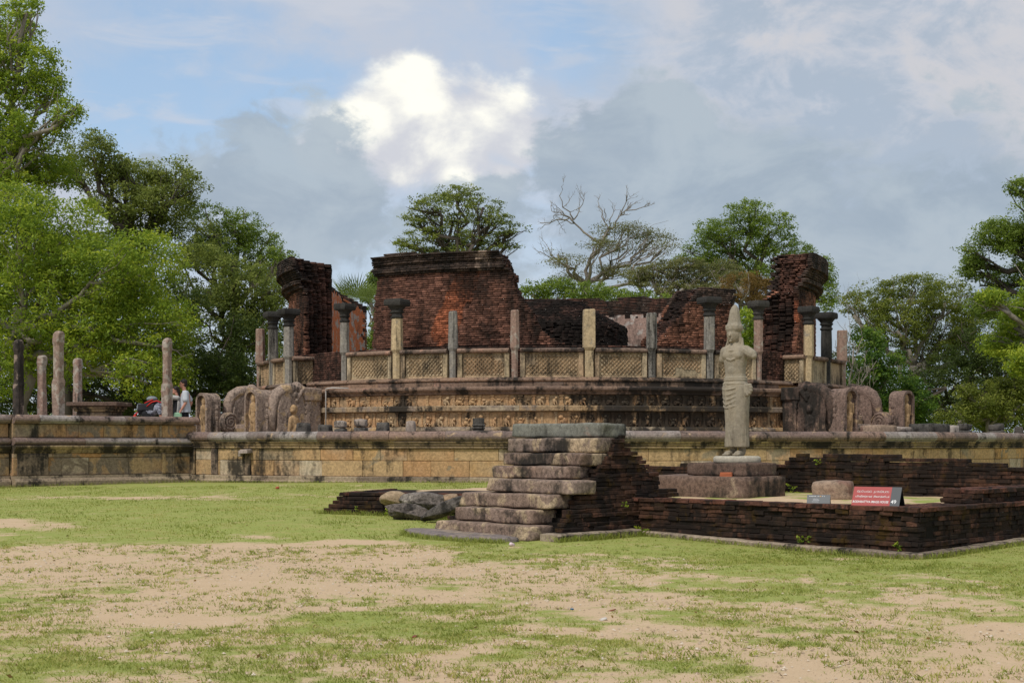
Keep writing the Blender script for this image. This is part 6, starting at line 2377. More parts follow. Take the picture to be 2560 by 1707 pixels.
g.ell(L_(-0.62, -0.05, 0.48 + ZB2), (0.07, 0.06, 0.09), 10, 7)
g.cap(L_(-0.62, -0.05, 0.56 + ZB2), 0.025, L_(-0.52, -0.03, 0.66 + ZB2), 0.02, 6)
ob('hanging_pouch', g.mesh('hanging_pouch', smooth=True), M_PACKR, pk, Mb)

# ------------------------------------------------------------------ trees
def leaves_mesh(name, C_, cr, per, size, seed, flat=0.5, aspect=0.42, up=0.6, tint_by=None, droop=0.0):
    """C_ (n,3) clump centres, cr (n,) radii, per leaves each. One crown mesh of rhombic leaves."""
    r = np.random.default_rng(seed)
    n = len(C_)
    N = n * per
    c = np.repeat(C_, per, 0)
    rad = np.repeat(cr, per)
    u = r.normal(0, 1, (N, 3))
    u /= np.linalg.norm(u, axis=1, keepdims=True)
    q = r.random(N) ** 0.45
    off = u * (rad * q)[:, None]
    off[:, 2] = off[:, 2] * flat - droop * (np.hypot(off[:, 0], off[:, 1])) ** 2 / np.maximum(rad, .01)
    p = c + off
    nrm = r.normal(0, 0.55, (N, 3)) + u * 0.45
    nrm[:, 2] += up
    nrm /= np.linalg.norm(nrm, axis=1, keepdims=True)
    a = np.cross(nrm, r.normal(0, 1, (N, 3)))
    a /= np.linalg.norm(a, axis=1, keepdims=True) + 1e-9
    b_ = np.cross(nrm, a)
    L = size * r.uniform(0.6, 1.3, N)[:, None]
    W = L * aspect
    V = np.stack([p - a * L / 2, p + b_ * W / 2 - a * L * 0.08 + nrm * L * 0.05, p + a * L / 2, p - b_ * W / 2 - a * L * 0.08 + nrm * L * 0.05], 1)
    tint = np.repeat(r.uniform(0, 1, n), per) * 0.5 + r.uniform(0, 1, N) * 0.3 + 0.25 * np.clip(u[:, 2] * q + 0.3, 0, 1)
    Fq = np.arange(N * 4).reshape(N, 4)
    return mesh_np(name, V.reshape(-1, 3), Fq, False, {'tint': np.repeat(tint, 4)})


BARK_G = bark_mat('bark_grey', (0.17, 0.145, 0.12), (0.33, 0.29, 0.24))
BARK_D = bark_mat('bark_dark', (0.05, 0.042, 0.034), (0.13, 0.105, 0.085))
LF_BRIGHT = leaf_mat('leaf_bright', (0.105, 0.17, 0.018), (0.27, 0.375, 0.035), (0.56, 0.60, 0.055))
LF_MID = leaf_mat('leaf_mid', (0.09, 0.145, 0.022), (0.19, 0.27, 0.04), (0.34, 0.42, 0.07))
LF_OLIVE = leaf_mat('leaf_olive', (0.11, 0.145, 0.028), (0.225, 0.275, 0.055), (0.40, 0.43, 0.095))
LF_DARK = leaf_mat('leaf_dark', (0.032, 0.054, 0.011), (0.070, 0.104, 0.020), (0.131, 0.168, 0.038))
LF_GREYG = leaf_mat('leaf_greygreen', (0.105, 0.120, 0.041), (0.193, 0.200, 0.068), (0.315, 0.304, 0.108))
LF_YEL = leaf_mat('leaf_yellowgreen', (0.085, 0.115, 0.016), (0.185, 0.225, 0.034), (0.36, 0.38, 0.065))
LF_BROWN = leaf_mat('leaf_brown', (0.12, 0.075, 0.018), (0.22, 0.135, 0.034), (0.33, 0.21, 0.06))


def limb(g, p0, p1, r0, r1, rr, wob=0.12, n=5, seg=6, sag=0.0):
    p0, p1 = Vector(p0), Vector(p1)
    L = (p1 - p0).length
    pts, rad = [], []
    for k in range(n + 1):
        t = k / n
        w_ = wob * L * math.sin(math.pi * t) * 0.6
        pts.append(p0.lerp(p1, t) + Vector((rr.gauss(0, w_), rr.gauss(0, w_), rr.gauss(0, w_ * 0.7) - sag * math.sin(math.pi * t) * L)))
        rad.append(r0 + (r1 - r0) * t)
    g.tube(pts, rad, seg)
    return pts


def tree(name, label, base_px, d, blobs, mat, nleaf, size, seed, trunk=0.3, fork=None, clump=0.7, flat=0.55, depth=0.9, bark=BARK_G, group=None, fill=0.55, dens=1.0, twigs=5, limb_r=0.09, aspect=0.42, up=0.6, skip_limb=False, cat='tree', droop=0.0, dd=0.0):
    """blobs: (px, py, rx, rz[, depth shift]) in the 2352-wide view; the tree stands at depth d on the ground"""
    rr = random.Random(seed)
    r = np.random.default_rng(seed)
    bx = P3(base_px, 1000, d)
    zb = 0.45
    t = thing(name, (bx.x, d, zb), label, cat, group)
    Cs, Rs, centers = [], [], []
    sc = 1.08844 * d / F
    vols = np.array([b_[2] * b_[3] * math.sqrt(b_[2] * b_[3]) for b_ in blobs]) ** (2 / 3.0)
    nleaf = int(nleaf * 1.5)
    size *= 0.72
    clump *= 0.72
    ncl_total = max(8, int(nleaf / 24 * 1.3))
    for b_, v in zip(blobs, vols):
        dsh = b_[4] if len(b_) > 4 else rr.uniform(-depth, depth) * 1.2
        c = P3(b_[0], b_[1], d + dsh)
        rx, rz_ = b_[2] * sc, b_[3] * sc
        ry = (rx + rz_) * 0.55
        n = max(4, int(ncl_total * v / vols.sum()))
        u = r.normal(0, 1, (n, 3))
        u /= np.linalg.norm(u, axis=1, keepdims=True)
        q = fill + (1 - fill) * r.random(n) ** 0.6
        p = np.array(c) + u * q[:, None] * np.array([rx, ry, rz_])
        p[:, 2] = np.maximum(p[:, 2], 0.75)
        kp = np.array([mn.noise(Vector(q_) * 0.75 + Vector((seed, 0, 0))) + 0.5 * mn.noise(Vector(q_) * 1.9) > -0.27 for q_ in p])
        if kp.sum() < 3:
            kp[:] = True
        p = p[kp]
        Cs.append(p)
        Rs.append(clump * r.uniform(0.6, 1.25, len(p)))
        centers.append((c, rx, rz_, p))
    C_ = np.concatenate(Cs)
    R2 = np.concatenate(Rs)
    per = max(6, int(nleaf / len(C_)))
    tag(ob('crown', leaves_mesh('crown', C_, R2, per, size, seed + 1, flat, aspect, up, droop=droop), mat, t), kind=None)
    g = G()
    fk = P3(fork[0], fork[1], d) if fork else Vector((bx.x, d, zb + 0.35 * (max(c[0].z for c in centers) - zb)))
    tp = limb(g, (bx.x, d, zb - 0.3), fk, trunk, trunk * 0.72, rr, 0.05, 6, 9)
    for (c, rx, rz_, p) in centers:
        st = fk if rr.random() < 0.75 else tp[-2]
        low = c - Vector((0, 0, rz_ * 0.35))
        pts = limb(g, st, low, trunk * 0.45, limb_r, rr, 0.12, 6, 6)
        for k in range(min(twigs, len(p))):
            q = Vector(p[rr.randrange(len(p))])
            pts2 = limb(g, pts[rr.randrange(3, 6)], q, limb_r * 0.8, limb_r * 0.22, rr, 0.12, 4, 5)
            for _ in range(1 if twigs > 4 else 0):
                q2 = q + Vector((rr.gauss(0, .5), rr.gauss(0, .5), rr.gauss(0.2, .3)))
                limb(g, pts2[rr.randrange(1, 4)], q2, limb_r * 0.35, limb_r * 0.12, rr, 0.12, 3, 4)
    ob('trunk', g.mesh('trunk', smooth=True, fix=False), bark, t)
    return t


GL, GC, GR_ = 'trees behind the porch', 'trees rising behind the shrine', 'trees and shrubs beyond the terrace'
# --- beside the porch
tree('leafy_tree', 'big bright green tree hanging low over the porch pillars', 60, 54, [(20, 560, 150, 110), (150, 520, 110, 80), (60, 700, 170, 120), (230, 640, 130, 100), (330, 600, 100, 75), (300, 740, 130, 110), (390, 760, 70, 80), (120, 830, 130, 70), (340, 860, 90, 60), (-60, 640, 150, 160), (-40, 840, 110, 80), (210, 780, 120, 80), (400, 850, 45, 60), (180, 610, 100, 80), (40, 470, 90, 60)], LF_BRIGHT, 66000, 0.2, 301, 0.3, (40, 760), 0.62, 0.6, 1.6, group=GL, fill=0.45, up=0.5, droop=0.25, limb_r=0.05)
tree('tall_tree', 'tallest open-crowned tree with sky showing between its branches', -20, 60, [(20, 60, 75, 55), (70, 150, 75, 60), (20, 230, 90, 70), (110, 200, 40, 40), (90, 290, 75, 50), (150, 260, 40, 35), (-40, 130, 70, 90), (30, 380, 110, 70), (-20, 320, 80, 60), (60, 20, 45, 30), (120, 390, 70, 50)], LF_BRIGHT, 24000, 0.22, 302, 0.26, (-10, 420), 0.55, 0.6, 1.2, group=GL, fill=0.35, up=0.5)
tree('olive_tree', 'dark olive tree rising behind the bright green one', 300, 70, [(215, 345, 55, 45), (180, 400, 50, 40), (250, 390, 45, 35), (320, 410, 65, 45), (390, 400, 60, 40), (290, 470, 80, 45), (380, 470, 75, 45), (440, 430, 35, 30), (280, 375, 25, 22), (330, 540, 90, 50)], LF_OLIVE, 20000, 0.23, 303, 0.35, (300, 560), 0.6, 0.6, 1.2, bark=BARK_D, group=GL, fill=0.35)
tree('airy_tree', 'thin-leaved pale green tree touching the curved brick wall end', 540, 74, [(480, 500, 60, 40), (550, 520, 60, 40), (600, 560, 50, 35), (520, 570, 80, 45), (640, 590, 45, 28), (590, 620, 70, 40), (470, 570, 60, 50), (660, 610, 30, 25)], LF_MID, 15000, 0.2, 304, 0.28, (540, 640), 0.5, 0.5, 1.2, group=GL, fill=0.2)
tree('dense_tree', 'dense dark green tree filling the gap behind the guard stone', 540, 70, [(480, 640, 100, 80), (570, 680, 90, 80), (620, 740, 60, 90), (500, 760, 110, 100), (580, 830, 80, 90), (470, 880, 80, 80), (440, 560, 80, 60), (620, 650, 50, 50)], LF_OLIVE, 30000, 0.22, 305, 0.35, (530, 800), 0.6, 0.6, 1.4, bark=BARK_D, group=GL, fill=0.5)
tree('dark_thicket', 'dark bush at ground level behind the porch', 400, 66, [(450, 900, 90, 60), (560, 920, 90, 50), (350, 920, 90, 50), (200, 920, 110, 50), (60, 920, 110, 55), (-60, 900, 90, 60), (520, 850, 80, 60), (640, 900, 50, 70), (420, 830, 90, 60), (300, 850, 100, 60), (150, 850, 110, 60), (20, 850, 110, 60), (560, 780, 70, 60)], LF_DARK, 34000, 0.22, 306, 0.2, (400, 930), 0.6, 0.7, 1.5, bark=BARK_D, group=GL, fill=0.3, twigs=3, cat='bush')
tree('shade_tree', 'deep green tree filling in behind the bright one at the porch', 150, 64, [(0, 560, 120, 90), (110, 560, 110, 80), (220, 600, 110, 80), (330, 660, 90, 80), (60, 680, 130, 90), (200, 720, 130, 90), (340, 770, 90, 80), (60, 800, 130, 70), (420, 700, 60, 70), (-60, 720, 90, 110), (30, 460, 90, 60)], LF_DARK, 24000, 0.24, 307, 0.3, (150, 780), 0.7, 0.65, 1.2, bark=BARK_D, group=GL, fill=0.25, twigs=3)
# --- behind the shrine
tree('spreading_tree', 'umbrella-shaped green tree above the tallest brick wall', 1060, 98, [(1050, 445, 60, 22), (990, 470, 55, 22), (1110, 470, 50, 20), (960, 505, 45, 18), (1040, 500, 70, 22), (1130, 505, 55, 18), (1010, 540, 80, 22), (1110, 545, 70, 20), (1180, 530, 40, 15), (935, 560, 40, 16), (1160, 565, 40, 14), (980, 580, 60, 18), (1060, 575, 70, 18)], LF_OLIVE, 13000, 0.25, 311, 0.4, (1065, 600), 0.6, 0.35, 1.0, bark=BARK_D, group=GC, fill=0.25, twigs=6)
tree('half_bare_tree', 'half-bare tree with pale twisted limbs above the wall gap', 1370, 92, [(1430, 530, 70, 22), (1500, 545, 60, 18), (1370, 560, 40, 14), (1300, 600, 50, 18), (1440, 570, 70, 18), (1520, 570, 45, 14), (1330, 640, 60, 18), (1420, 620, 70, 18), (1280, 580, 25, 14)], LF_GREYG, 6500, 0.19, 312, 0.34, (1345, 655), 1.15, 0.35, 1.0, group=GC, fill=0.15, twigs=6, limb_r=0.055)
# its bare upper limbs
bt = [o for o in bpy.data.objects if o.name == 'half_bare_tree'][0]
g = G()
rr = random.Random(5)


def bare(g, p, q, r0, depth):
    pts = limb(g, p, q, r0, r0 * 0.45, rr, 0.10, 5, 5)
    if depth <= 0:
        return
    v = (q - p)
    for k in range(3):
        s = pts[rr.choice((2, 3, 4, 5))]
        dv = (v.normalized() + Vector((rr.gauss(0, .6), rr.gauss(0, .5), rr.gauss(0.15, .5)))).normalized()
        bare(g, s, s + dv * v.length * rr.uniform(0.4, 0.6), r0 * 0.5, depth - 1)


fk = P3(1345, 655, 92)
for (ax_, ay_), (qx, qy), r0 in (((1345, 655), (1380, 560), 0.17), ((1380, 560), (1310, 500), 0.09), ((1310, 500), (1240, 512), 0.05), ((1318, 505), (1285, 450), 0.05), ((1318, 505), (1340, 462), 0.045), ((1380, 560), (1425, 495), 0.09), ((1425, 495), (1440, 455), 0.045), ((1425, 495), (1480, 475), 0.05), ((1400, 530), (1375, 475), 0.05), ((1345, 655), (1270, 590), 0.07), ((1345, 655), (1450, 600), 0.09)):
    bare(g, P3(ax_, ay_, 92), P3(qx, qy, 92 + rr.uniform(-1, 1)), r0, 3 if r0 < 0.1 else 2)
ob('bare_limbs', g.mesh('bare_limbs', smooth=True, fix=False), BARK_G, bt)
tree('flat_tree', 'flat grey-green spreading tree with crooked white branches', 1560, 88, [(1560, 610, 80, 20), (1640, 615, 70, 20), (1500, 625, 60, 18), (1600, 645, 100, 22), (1690, 640, 50, 18), (1520, 655, 60, 18), (1460, 640, 40, 18), (1640, 670, 70, 18), (1560, 680, 70, 16)], LF_GREYG, 15000, 0.2, 313, 0.35, (1530, 690), 0.5, 0.35, 1.0, group=GC, fill=0.2, twigs=7)
tree('round_tree', 'dense round-crowned green tree rising over the brick tower', 1730, 104, [(1720, 490, 60, 30), (1650, 530, 60, 30), (1770, 520, 60, 35), (1700, 560, 90, 40), (1610, 580, 50, 30), (1800, 570, 70, 35), (1860, 610, 50, 35), (1640, 610, 70, 30), (1740, 630, 100, 35), (1880, 640, 40, 40), (1900, 680, 30, 40), (1580, 600, 35, 20)], LF_MID, 26000, 0.26, 314, 0.45, (1730, 650), 0.65, 0.55, 1.0, bark=BARK_D, group=GC, fill=0.3)
tree('low_bush', 'bright low bushes seen just above the sloping wall end', 1290, 84, [(1220, 670, 30, 25), (1280, 670, 50, 35), (1350, 675, 50, 30), (1410, 680, 50, 25), (1480, 690, 60, 25)], LF_MID, 9000, 0.22, 315, 0.15, (1300, 720), 0.5, 0.6, 1.0, group=GC, fill=0.3, twigs=3, cat='bush')
tree('brown_bush', 'rusty brown withering bush in the doorway gap behind the statue', 1715, 76, [(1700, 650, 45, 25), (1740, 660, 35, 35), (1670, 680, 35, 20), (1720, 700, 40, 30), (1650, 700, 30, 18)], LF_BROWN, 7000, 0.16, 316, 0.12, (1715, 760), 0.4, 0.6, 0.8, group=GC, fill=0.3, twigs=3, cat='bush')
tree('lime_bush', 'lime green bush glimpsed beside the head of the statue', 1718, 73, [(1715, 740, 30, 40), (1725, 790, 35, 40), (1710, 830, 30, 40)], LF_BRIGHT, 4500, 0.2, 317, 0.1, (1718, 860), 0.4, 0.6, 0.6, group=GC, fill=0.3, twigs=3, cat='bush')
tree('small_tree', 'small green tree squeezed against the tall wall edge beside the palm', 860, 84, [(860, 645, 22, 20), (850, 680, 25, 25), (855, 720, 22, 30), (850, 770, 20, 40)], LF_MID, 4200, 0.2, 318, 0.12, (855, 780), 0.4, 0.6, 0.6, group=GC, fill=0.3, twigs=3)
# --- beyond the terrace on the other side
tree('leaning_tree', 'tall green tree reaching in from the frame edge over the shrubs', 2420, 66, [(2340, 430, 30, 25), (2370, 480, 45, 35), (2290, 540, 60, 40), (2340, 560, 60, 50), (2220, 590, 40, 35), (2250, 620, 55, 30), (2320, 640, 70, 45), (2400, 560, 70, 100), (2330, 720, 70, 50), (2390, 760, 80, 70), (2270, 700, 50, 35), (2330, 800, 50, 35)], LF_MID, 32000, 0.2, 321, 0.4, (2420, 640), 0.55, 0.55, 1.4, bark=BARK_D, group=GR_, fill=0.3)
tree('bright_tree', 'bright green low-branched tree in front of the leaning one', 2440, 60, [(2330, 740, 50, 35), (2300, 790, 55, 35), (2370, 700, 60, 40), (2370, 830, 60, 40), (2280, 680, 35, 25), (2390, 640, 50, 30)], LF_BRIGHT, 12000, 0.2, 322, 0.25, (2430, 760), 0.5, 0.55, 1.0, group=GR_, fill=0.3)
tree('round_olive_tree', 'broad olive-yellow tree dome behind the spiral stone', 2100, 82, [(2020, 680, 70, 40), (2100, 660, 80, 35), (2170, 680, 70, 40), (2060, 740, 90, 55), (2160, 750, 90, 60), (2230, 740, 50, 60), (2000, 760, 50, 60), (2120, 820, 90, 60), (1960, 710, 35, 40), (2220, 820, 60, 60)], LF_YEL, 30000, 0.22, 323, 0.35, (2100, 840), 0.55, 0.55, 1.3, group=GR_, fill=0.35)
tree('dark_grove', 'dark tree mass behind the shrubs and stubs', 2260, 78, [(2200, 860, 90, 70), (2290, 870, 90, 80), (2340, 900, 80, 70), (2120, 900, 80, 60), (2250, 800, 70, 60), (2390, 850, 80, 90), (2020, 900, 70, 60), (1950, 860, 50, 70), (2180, 950, 90, 40), (2300, 960, 90, 40), (2060, 960, 70, 40)], LF_DARK, 30000, 0.22, 324, 0.3, (2260, 900), 0.6, 0.6, 1.3, bark=BARK_D, group=GR_, fill=0.3)
tree('glossy_shrub', 'glossy green shrub with light tips behind the blackened stair rail', 2030, 71, [(1990, 790, 45, 40), (2040, 830, 50, 40), (1990, 860, 55, 40), (2060, 890, 55, 45), (2100, 920, 50, 45), (2010, 930, 70, 45), (2090, 965, 60, 25)], leaf_mat('leaf_glossy', (0.044, 0.096, 0.016), (0.096, 0.184, 0.027), (0.298, 0.400, 0.041)), 13000, 0.24, 325, 0.15, (2030, 900), 0.5, 0.6, 0.8, group=GR_, fill=0.3, twigs=4, cat='bush')
tree('yellow_shrub', 'yellowish shrub growing above the terrace stubs at the edge', 2260, 66, [(2200, 960, 50, 30), (2250, 930, 50, 40), (2300, 900, 45, 35), (2330, 940, 55, 45), (2280, 965, 60, 25), (2220, 900, 25, 20), (2355, 880, 40, 40), (2180, 985, 30, 15)], LF_YEL, 13000, 0.19, 326, 0.12, (2270, 960), 0.45, 0.6, 0.8, group=GR_, fill=0.3, twigs=4, cat='bush')
# dead twisted branches beside the end column
g = G()
rr = random.Random(9)
dt = thing('dead_branches', tuple(P3(1950, 985, 69)), 'bare twisted dead branches beside the last brown column', 'dead tree', GR_)
for (a_, q_, r0) in (((1955, 990), (1960, 800), 0.09), ((1960, 860), (1948, 720), 0.03), ((1955, 930), (1995, 840), 0.07), ((1960, 950), (1930, 860), 0.07), ((1990, 980), (2000, 900), 0.06), ((1962, 800), (1940, 760), 0.04)):
    bare(g, P3(a_[0], a_[1], 69), P3(q_[0], q_[1], 69), r0 * 0.75, 2)
ob('branch', g.mesh('branch', smooth=True, fix=False), BARK_G, dt)
# fan palm in the doorway gap
pl = thing('fan_palm', tuple(P3(815, 990, 78)), 'fan palm with spiky leaves behind the orange plaster wall', 'palm', GC)
LF_PALM = leaf_mat('leaf_palm', (0.105, 0.144, 0.034), (0.210, 0.272, 0.068), (0.385, 0.432, 0.135))
r = np.random.default_rng(77)
V, Fq, tt = [], [], []
top = P3(815, 715, 78)
for k in range(11):
    a = 2 * math.pi * k / 11 + r.uniform(-.2, .2)
    el = r.uniform(0.25, 1.3)
    dirn = Vector((math.cos(a) * math.cos(el), math.sin(a) * math.cos(el), math.sin(el)))
    hub = top + dirn * 0.9
    side = dirn.cross(Vector((0.1, 0.2, 1))).normalized()
    nrm = dirn.cross(side).normalized()
    tn = r.uniform(0, 1)
    for q in range(22):
        th = -1.5 + 3.0 * q / 21
        dv = (dirn * math.cos(th) + side * math.sin(th)).normalized()
        L = 1.5 * (0.75 + 0.25 * math.cos(th)) * r.uniform(0.9, 1.1)
        pv = dv.cross(nrm).normalized() * 0.03
        i0 = len(V)
        V += [tuple(hub), tuple(hub + dv * L * 0.55 + pv), tuple(hub + dv * L - nrm * 0.1 - Vector((0, 0, 0.12))), tuple(hub + dv * L * 0.55 - pv)]
        Fq.append((i0, i0 + 1, i0 + 2, i0 + 3))
        tt += [tn] * 4
ob('crown', mesh_np('crown', V, Fq, False, {'tint': tt}), LF_PALM, pl)
g = G()
limb(g, P3(815, 1000, 78), top, 0.17, 0.14, rr, 0.02, 6, 8)
ob('trunk', g.mesh('trunk'), BARK_D, pl)

# far-off forest that reads as one dark mass
r = np.random.default_rng(99)
N = 2600
ang = r.uniform(-0.62, 0.62, N)
dd_ = r.uniform(122, 160, N)
hh = 6.0 + 2.2 * np.sin(ang * 23) + 1.5 * np.sin(ang * 61 + 1) + r.normal(0, 0.7, N)
zz = 0.3 + r.random(N) ** 0.7 * np.maximum(hh, 2.0)
C_ = np.stack([np.tan(ang) * dd_, dd_, zz], -1)
tag(ob('far_forest', leaves_mesh('far_forest', C_, r.uniform(0.8, 1.6, N), 14, 0.55, 5, 0.7), LF_OLIVE), 'far-off strip of forest closing the view between the trees', 'forest', kind='stuff')

# ------------------------------------------------------------------ grass, weeds, litter
def grass_blades(n, y0, y1, hmin, hmax, wd, seed, thr=0.35):
    r = np.random.default_rng(seed)
    y = np.sqrt(r.uniform(y0 ** 2, y1 ** 2, n * 3)) if y0 > 0 else r.uniform(y0, y1, n * 3)
    x = r.uniform(-0.375, 0.375, n * 3) * y
    keep = grass_amount(x, y) * (0.55 + 0.9 * vnoise(x, y, 0.16, 33)) > r.uniform(thr, 1.25, n * 3)
    # nothing grows inside the masonry
    dx, dy = x - IC[0], y - IC[1]
    a = -(dx * IV[0] + dy * IV[1])
    b_ = dx * IU[0] + dy * IU[1]
    inside = (a > -0.12) & (a < 4.9) & (b_ > -0.12) & (b_ < 5.6)
    inside |= (a > 4.55) & (a < 7.3) & (b_ > -2.15) & (b_ < 1)
    la, lb_ = (a - 6.42) / 1.22, (b_ + 2.30)
    inside |= (la ** 2 + (lb_ / np.where(lb_ < 0, 0.46, 0.2)) ** 2) < 1
    keep &= ~inside
    x, y = x[keep][:n], y[keep][:n]
    n = len(x)
    z = gz(x, y) - 0.004
    h = r.uniform(hmin, hmax, n) * (0.6 + 0.8 * vnoise(x, y, 0.5, 41))
    a = r.uniform(0, 2 * math.pi, n)
    lean = r.uniform(0.2, 1.1, n) * h
    ox, oy = np.cos(a) * lean, np.sin(a) * lean
    wx, wy = -np.sin(a) * wd * r.uniform(0.6, 1.3, n), np.cos(a) * wd * r.uniform(0.6, 1.3, n)
    V = np.stack([np.stack([x - wx, y - wy, z], -1), np.stack([x + wx, y + wy, z], -1), np.stack([x + ox * .45 + wx * .7, y + oy * .45 + wy * .7, z + h * .62], -1), np.stack([x + ox, y + oy, z + h], -1)], 1)
    tint = 0.55 * vnoise(x, y, 0.9, 51) + 0.45 * r.random(n)
    return V.reshape(-1, 3), np.arange(n * 4).reshape(n, 4), np.repeat(tint, 4)


LF_GRASS = leaf_mat('grass_blade', (0.20, 0.235, 0.04), (0.345, 0.385, 0.075), (0.54, 0.48, 0.16), 0.45)
parts = [grass_blades(60000, 8.3, 12.5, 0.006, 0.03, 0.003, 61, 0.42), grass_blades(70000, 12.5, 21.0, 0.008, 0.032, 0.0042, 62, 0.40), grass_blades(85000, 21.0, 37.5, 0.012, 0.045, 0.008, 63, 0.3)]


def tufts(n, y0, y1, seed, per=14):
    """small separate tufts scattered over the bare sand"""
    r = np.random.default_rng(seed)
    y = np.sqrt(r.uniform(y0 ** 2, y1 ** 2, n * 2))
    x = r.uniform(-0.37, 0.37, n * 2) * y
    dx, dy = x - IC[0], y - IC[1]
    a = -(dx * IV[0] + dy * IV[1])
    b_ = dx * IU[0] + dy * IU[1]
    ok = ~(((a > -0.3) & (a < 8) & (b_ > -0.3)) | ((a > 4.4) & (a < 8) & (b_ > -3.0)))
    ok &= (vnoise(x, y, 0.7, 91) + 0.5 * grass_amount(x, y)) > r.uniform(0.2, 1.1, n * 2)
    x, y = x[ok][:n], y[ok][:n]
    n = len(x)
    rad = np.repeat(r.uniform(0.012, 0.06, n) ** 1.0, per)
    X = np.repeat(x, per) + r.normal(0, 1, n * per) * rad
    Y = np.repeat(y, per) + r.normal(0, 1, n * per) * rad
    Z = gz(X, Y) - 0.004
    h = r.uniform(0.008, 0.035, n * per) * np.repeat(r.uniform(0.5, 1.5, n), per)
    a = r.uniform(0, 2 * math.pi, n * per)
    l = h * r.uniform(0.3, 1.4, n * per)
    w_ = 0.0035 * r.uniform(.6, 1.4, n * per) * (0.7 + Y / 22)
    ox, oy, wx, wy = np.cos(a) * l, np.sin(a) * l, -np.sin(a) * w_, np.cos(a) * w_
    V = np.stack([np.stack([X - wx, Y - wy, Z], -1), np.stack([X + wx, Y + wy, Z], -1), np.stack([X + ox * .45 + wx * .7, Y + oy * .45 + wy * .7, Z + h * .62], -1), np.stack([X + ox, Y + oy, Z + h], -1)], 1)
    tint = np.repeat(r.uniform(0, 1, n), per) * 0.7 + r.random(n * per) * 0.3
    return V.reshape(-1, 3), np.arange(n * per * 4).reshape(-1, 4), np.repeat(tint, 4)


parts += [tufts(3000, 8.4, 13.0, 66), tufts(3600, 13.0, 20.5, 67)]
V, Fq, T, o_ = [], [], [], 0
for v, f, t in parts:
    V.append(v)
    Fq.append(f + o_)
    T.append(t)
    o_ += len(v)
tag(ob('grass', mesh_np('grass', np.concatenate(V), np.concatenate(Fq), False, {'tint': np.concatenate(T)}), LF_GRASS), 'short patchy grass growing in tufts on the sandy ground', 'grass', kind='stuff')


# taller weeds hugging kerb, slab and bricks
def fringe(pts, n, h0, h1, seed):
    r = np.random.default_rng(seed)
    V = []
    T = []
    for _ in range(n):
        k = r.integers(0, len(pts) - 1)
        t = r.random()
        p = np.array(pts[k]) * (1 - t) + np.array(pts[k + 1]) * t + r.normal(0, 0.035, 2)
        z = gzf(p[0], p[1]) - 0.005
        h = r.uniform(h0, h1)
        a = r.uniform(0, 2 * math.pi)
        w_ = 0.005
        l = h * r.uniform(0.2, 0.9)
        V += [(p[0] - w_ * math.sin(a), p[1] + w_ * math.cos(a), z), (p[0] + w_ * math.sin(a), p[1] - w_ * math.cos(a), z), (p[0] + .5 * l * math.cos(a) + w_ * .7 * math.sin(a), p[1] + .5 * l * math.sin(a) - w_ * .7 * math.cos(a), z + .65 * h), (p[0] + l * math.cos(a), p[1] + l * math.sin(a), z + h)]
        T += [r.uniform(0.1, 0.7)] * 4
    return V, T


V, T = [], []
KO = 0.2
runs = [([ip(-0.2, -KO), ip(JA, -KO)], 1500, .02, .10), ([ip(-KO, -0.1), ip(-KO, 5.2)], 1400, .03, .12), ([ip(JA - KO, -2.1), ip(JA - KO, -0.2)], 900, .03, .14), ([ip(5.1, -2.6), ip(5.8, -2.85), ip(6.6, -2.88), ip(7.3, -2.7), ip(7.6, -2.4)], 1400, .03, .10), ([rp(-0.08, 0.06), rp(1.5, 0.08), rp(2.4, 0.5), rp(3.4, 0.4)], 1500, .03, .12), ([ip(7.35, -2.0), ip(7.4, -0.5)], 500, .03, .1),
        ([pol(a, TR + 0.22) for a in range(-37, 20)], 3500, .03, .09), ([pp(17.8, HW + 0.2), pp(23.2, HW + 0.2), pp(27, HW)], 1200, .03, .1)]
for i, (pts, n, h0, h1) in enumerate(runs):
    v, t = fringe(pts, n, h0, h1, 70 + i)
    V += v
    T += t
tag(ob('edge_grass', mesh_np('edge_grass', V, np.arange(len(V)).reshape(-1, 4), False, {'tint': T}), LF_GRASS), 'longer grass fringe along the feet of walls and stones', 'grass', kind='stuff')


def weed(p, s, label, seed, n=9):
    t = thing('weed_plant', tuple(p), label, 'plant', 'weeds rooted in the brickwork')
    r = np.random.default_rng(seed)
    g = G()
    C_ = []
    for k in range(n):
        q = Vector(p) + Vector((r.normal(0, s * .45), r.normal(0, s * .3) - s * .3, r.uniform(-.3, 1.0) * s))
        g.tube([Vector(p), (Vector(p) + q) / 2 + Vector((0, -.02, .02)), q], [0.004, 0.003, 0.002], 4)
        C_.append(tuple(q))
    ob('stem', g.mesh('stem'), LF_MID, t)
    ob('leaves', leaves_mesh('leaves', np.array(C_), np.full(n, s * .28), 7, s * 0.42, seed, 0.6, 0.5), LF_BRIGHT, t)


def on_front(px, z, out=0.03):
    a = a_of(px * 1.08844, 0.0)
    x, y = ip(a, 0.0)
    return (x + NF[0] * out, y + NF[1] * out, z)


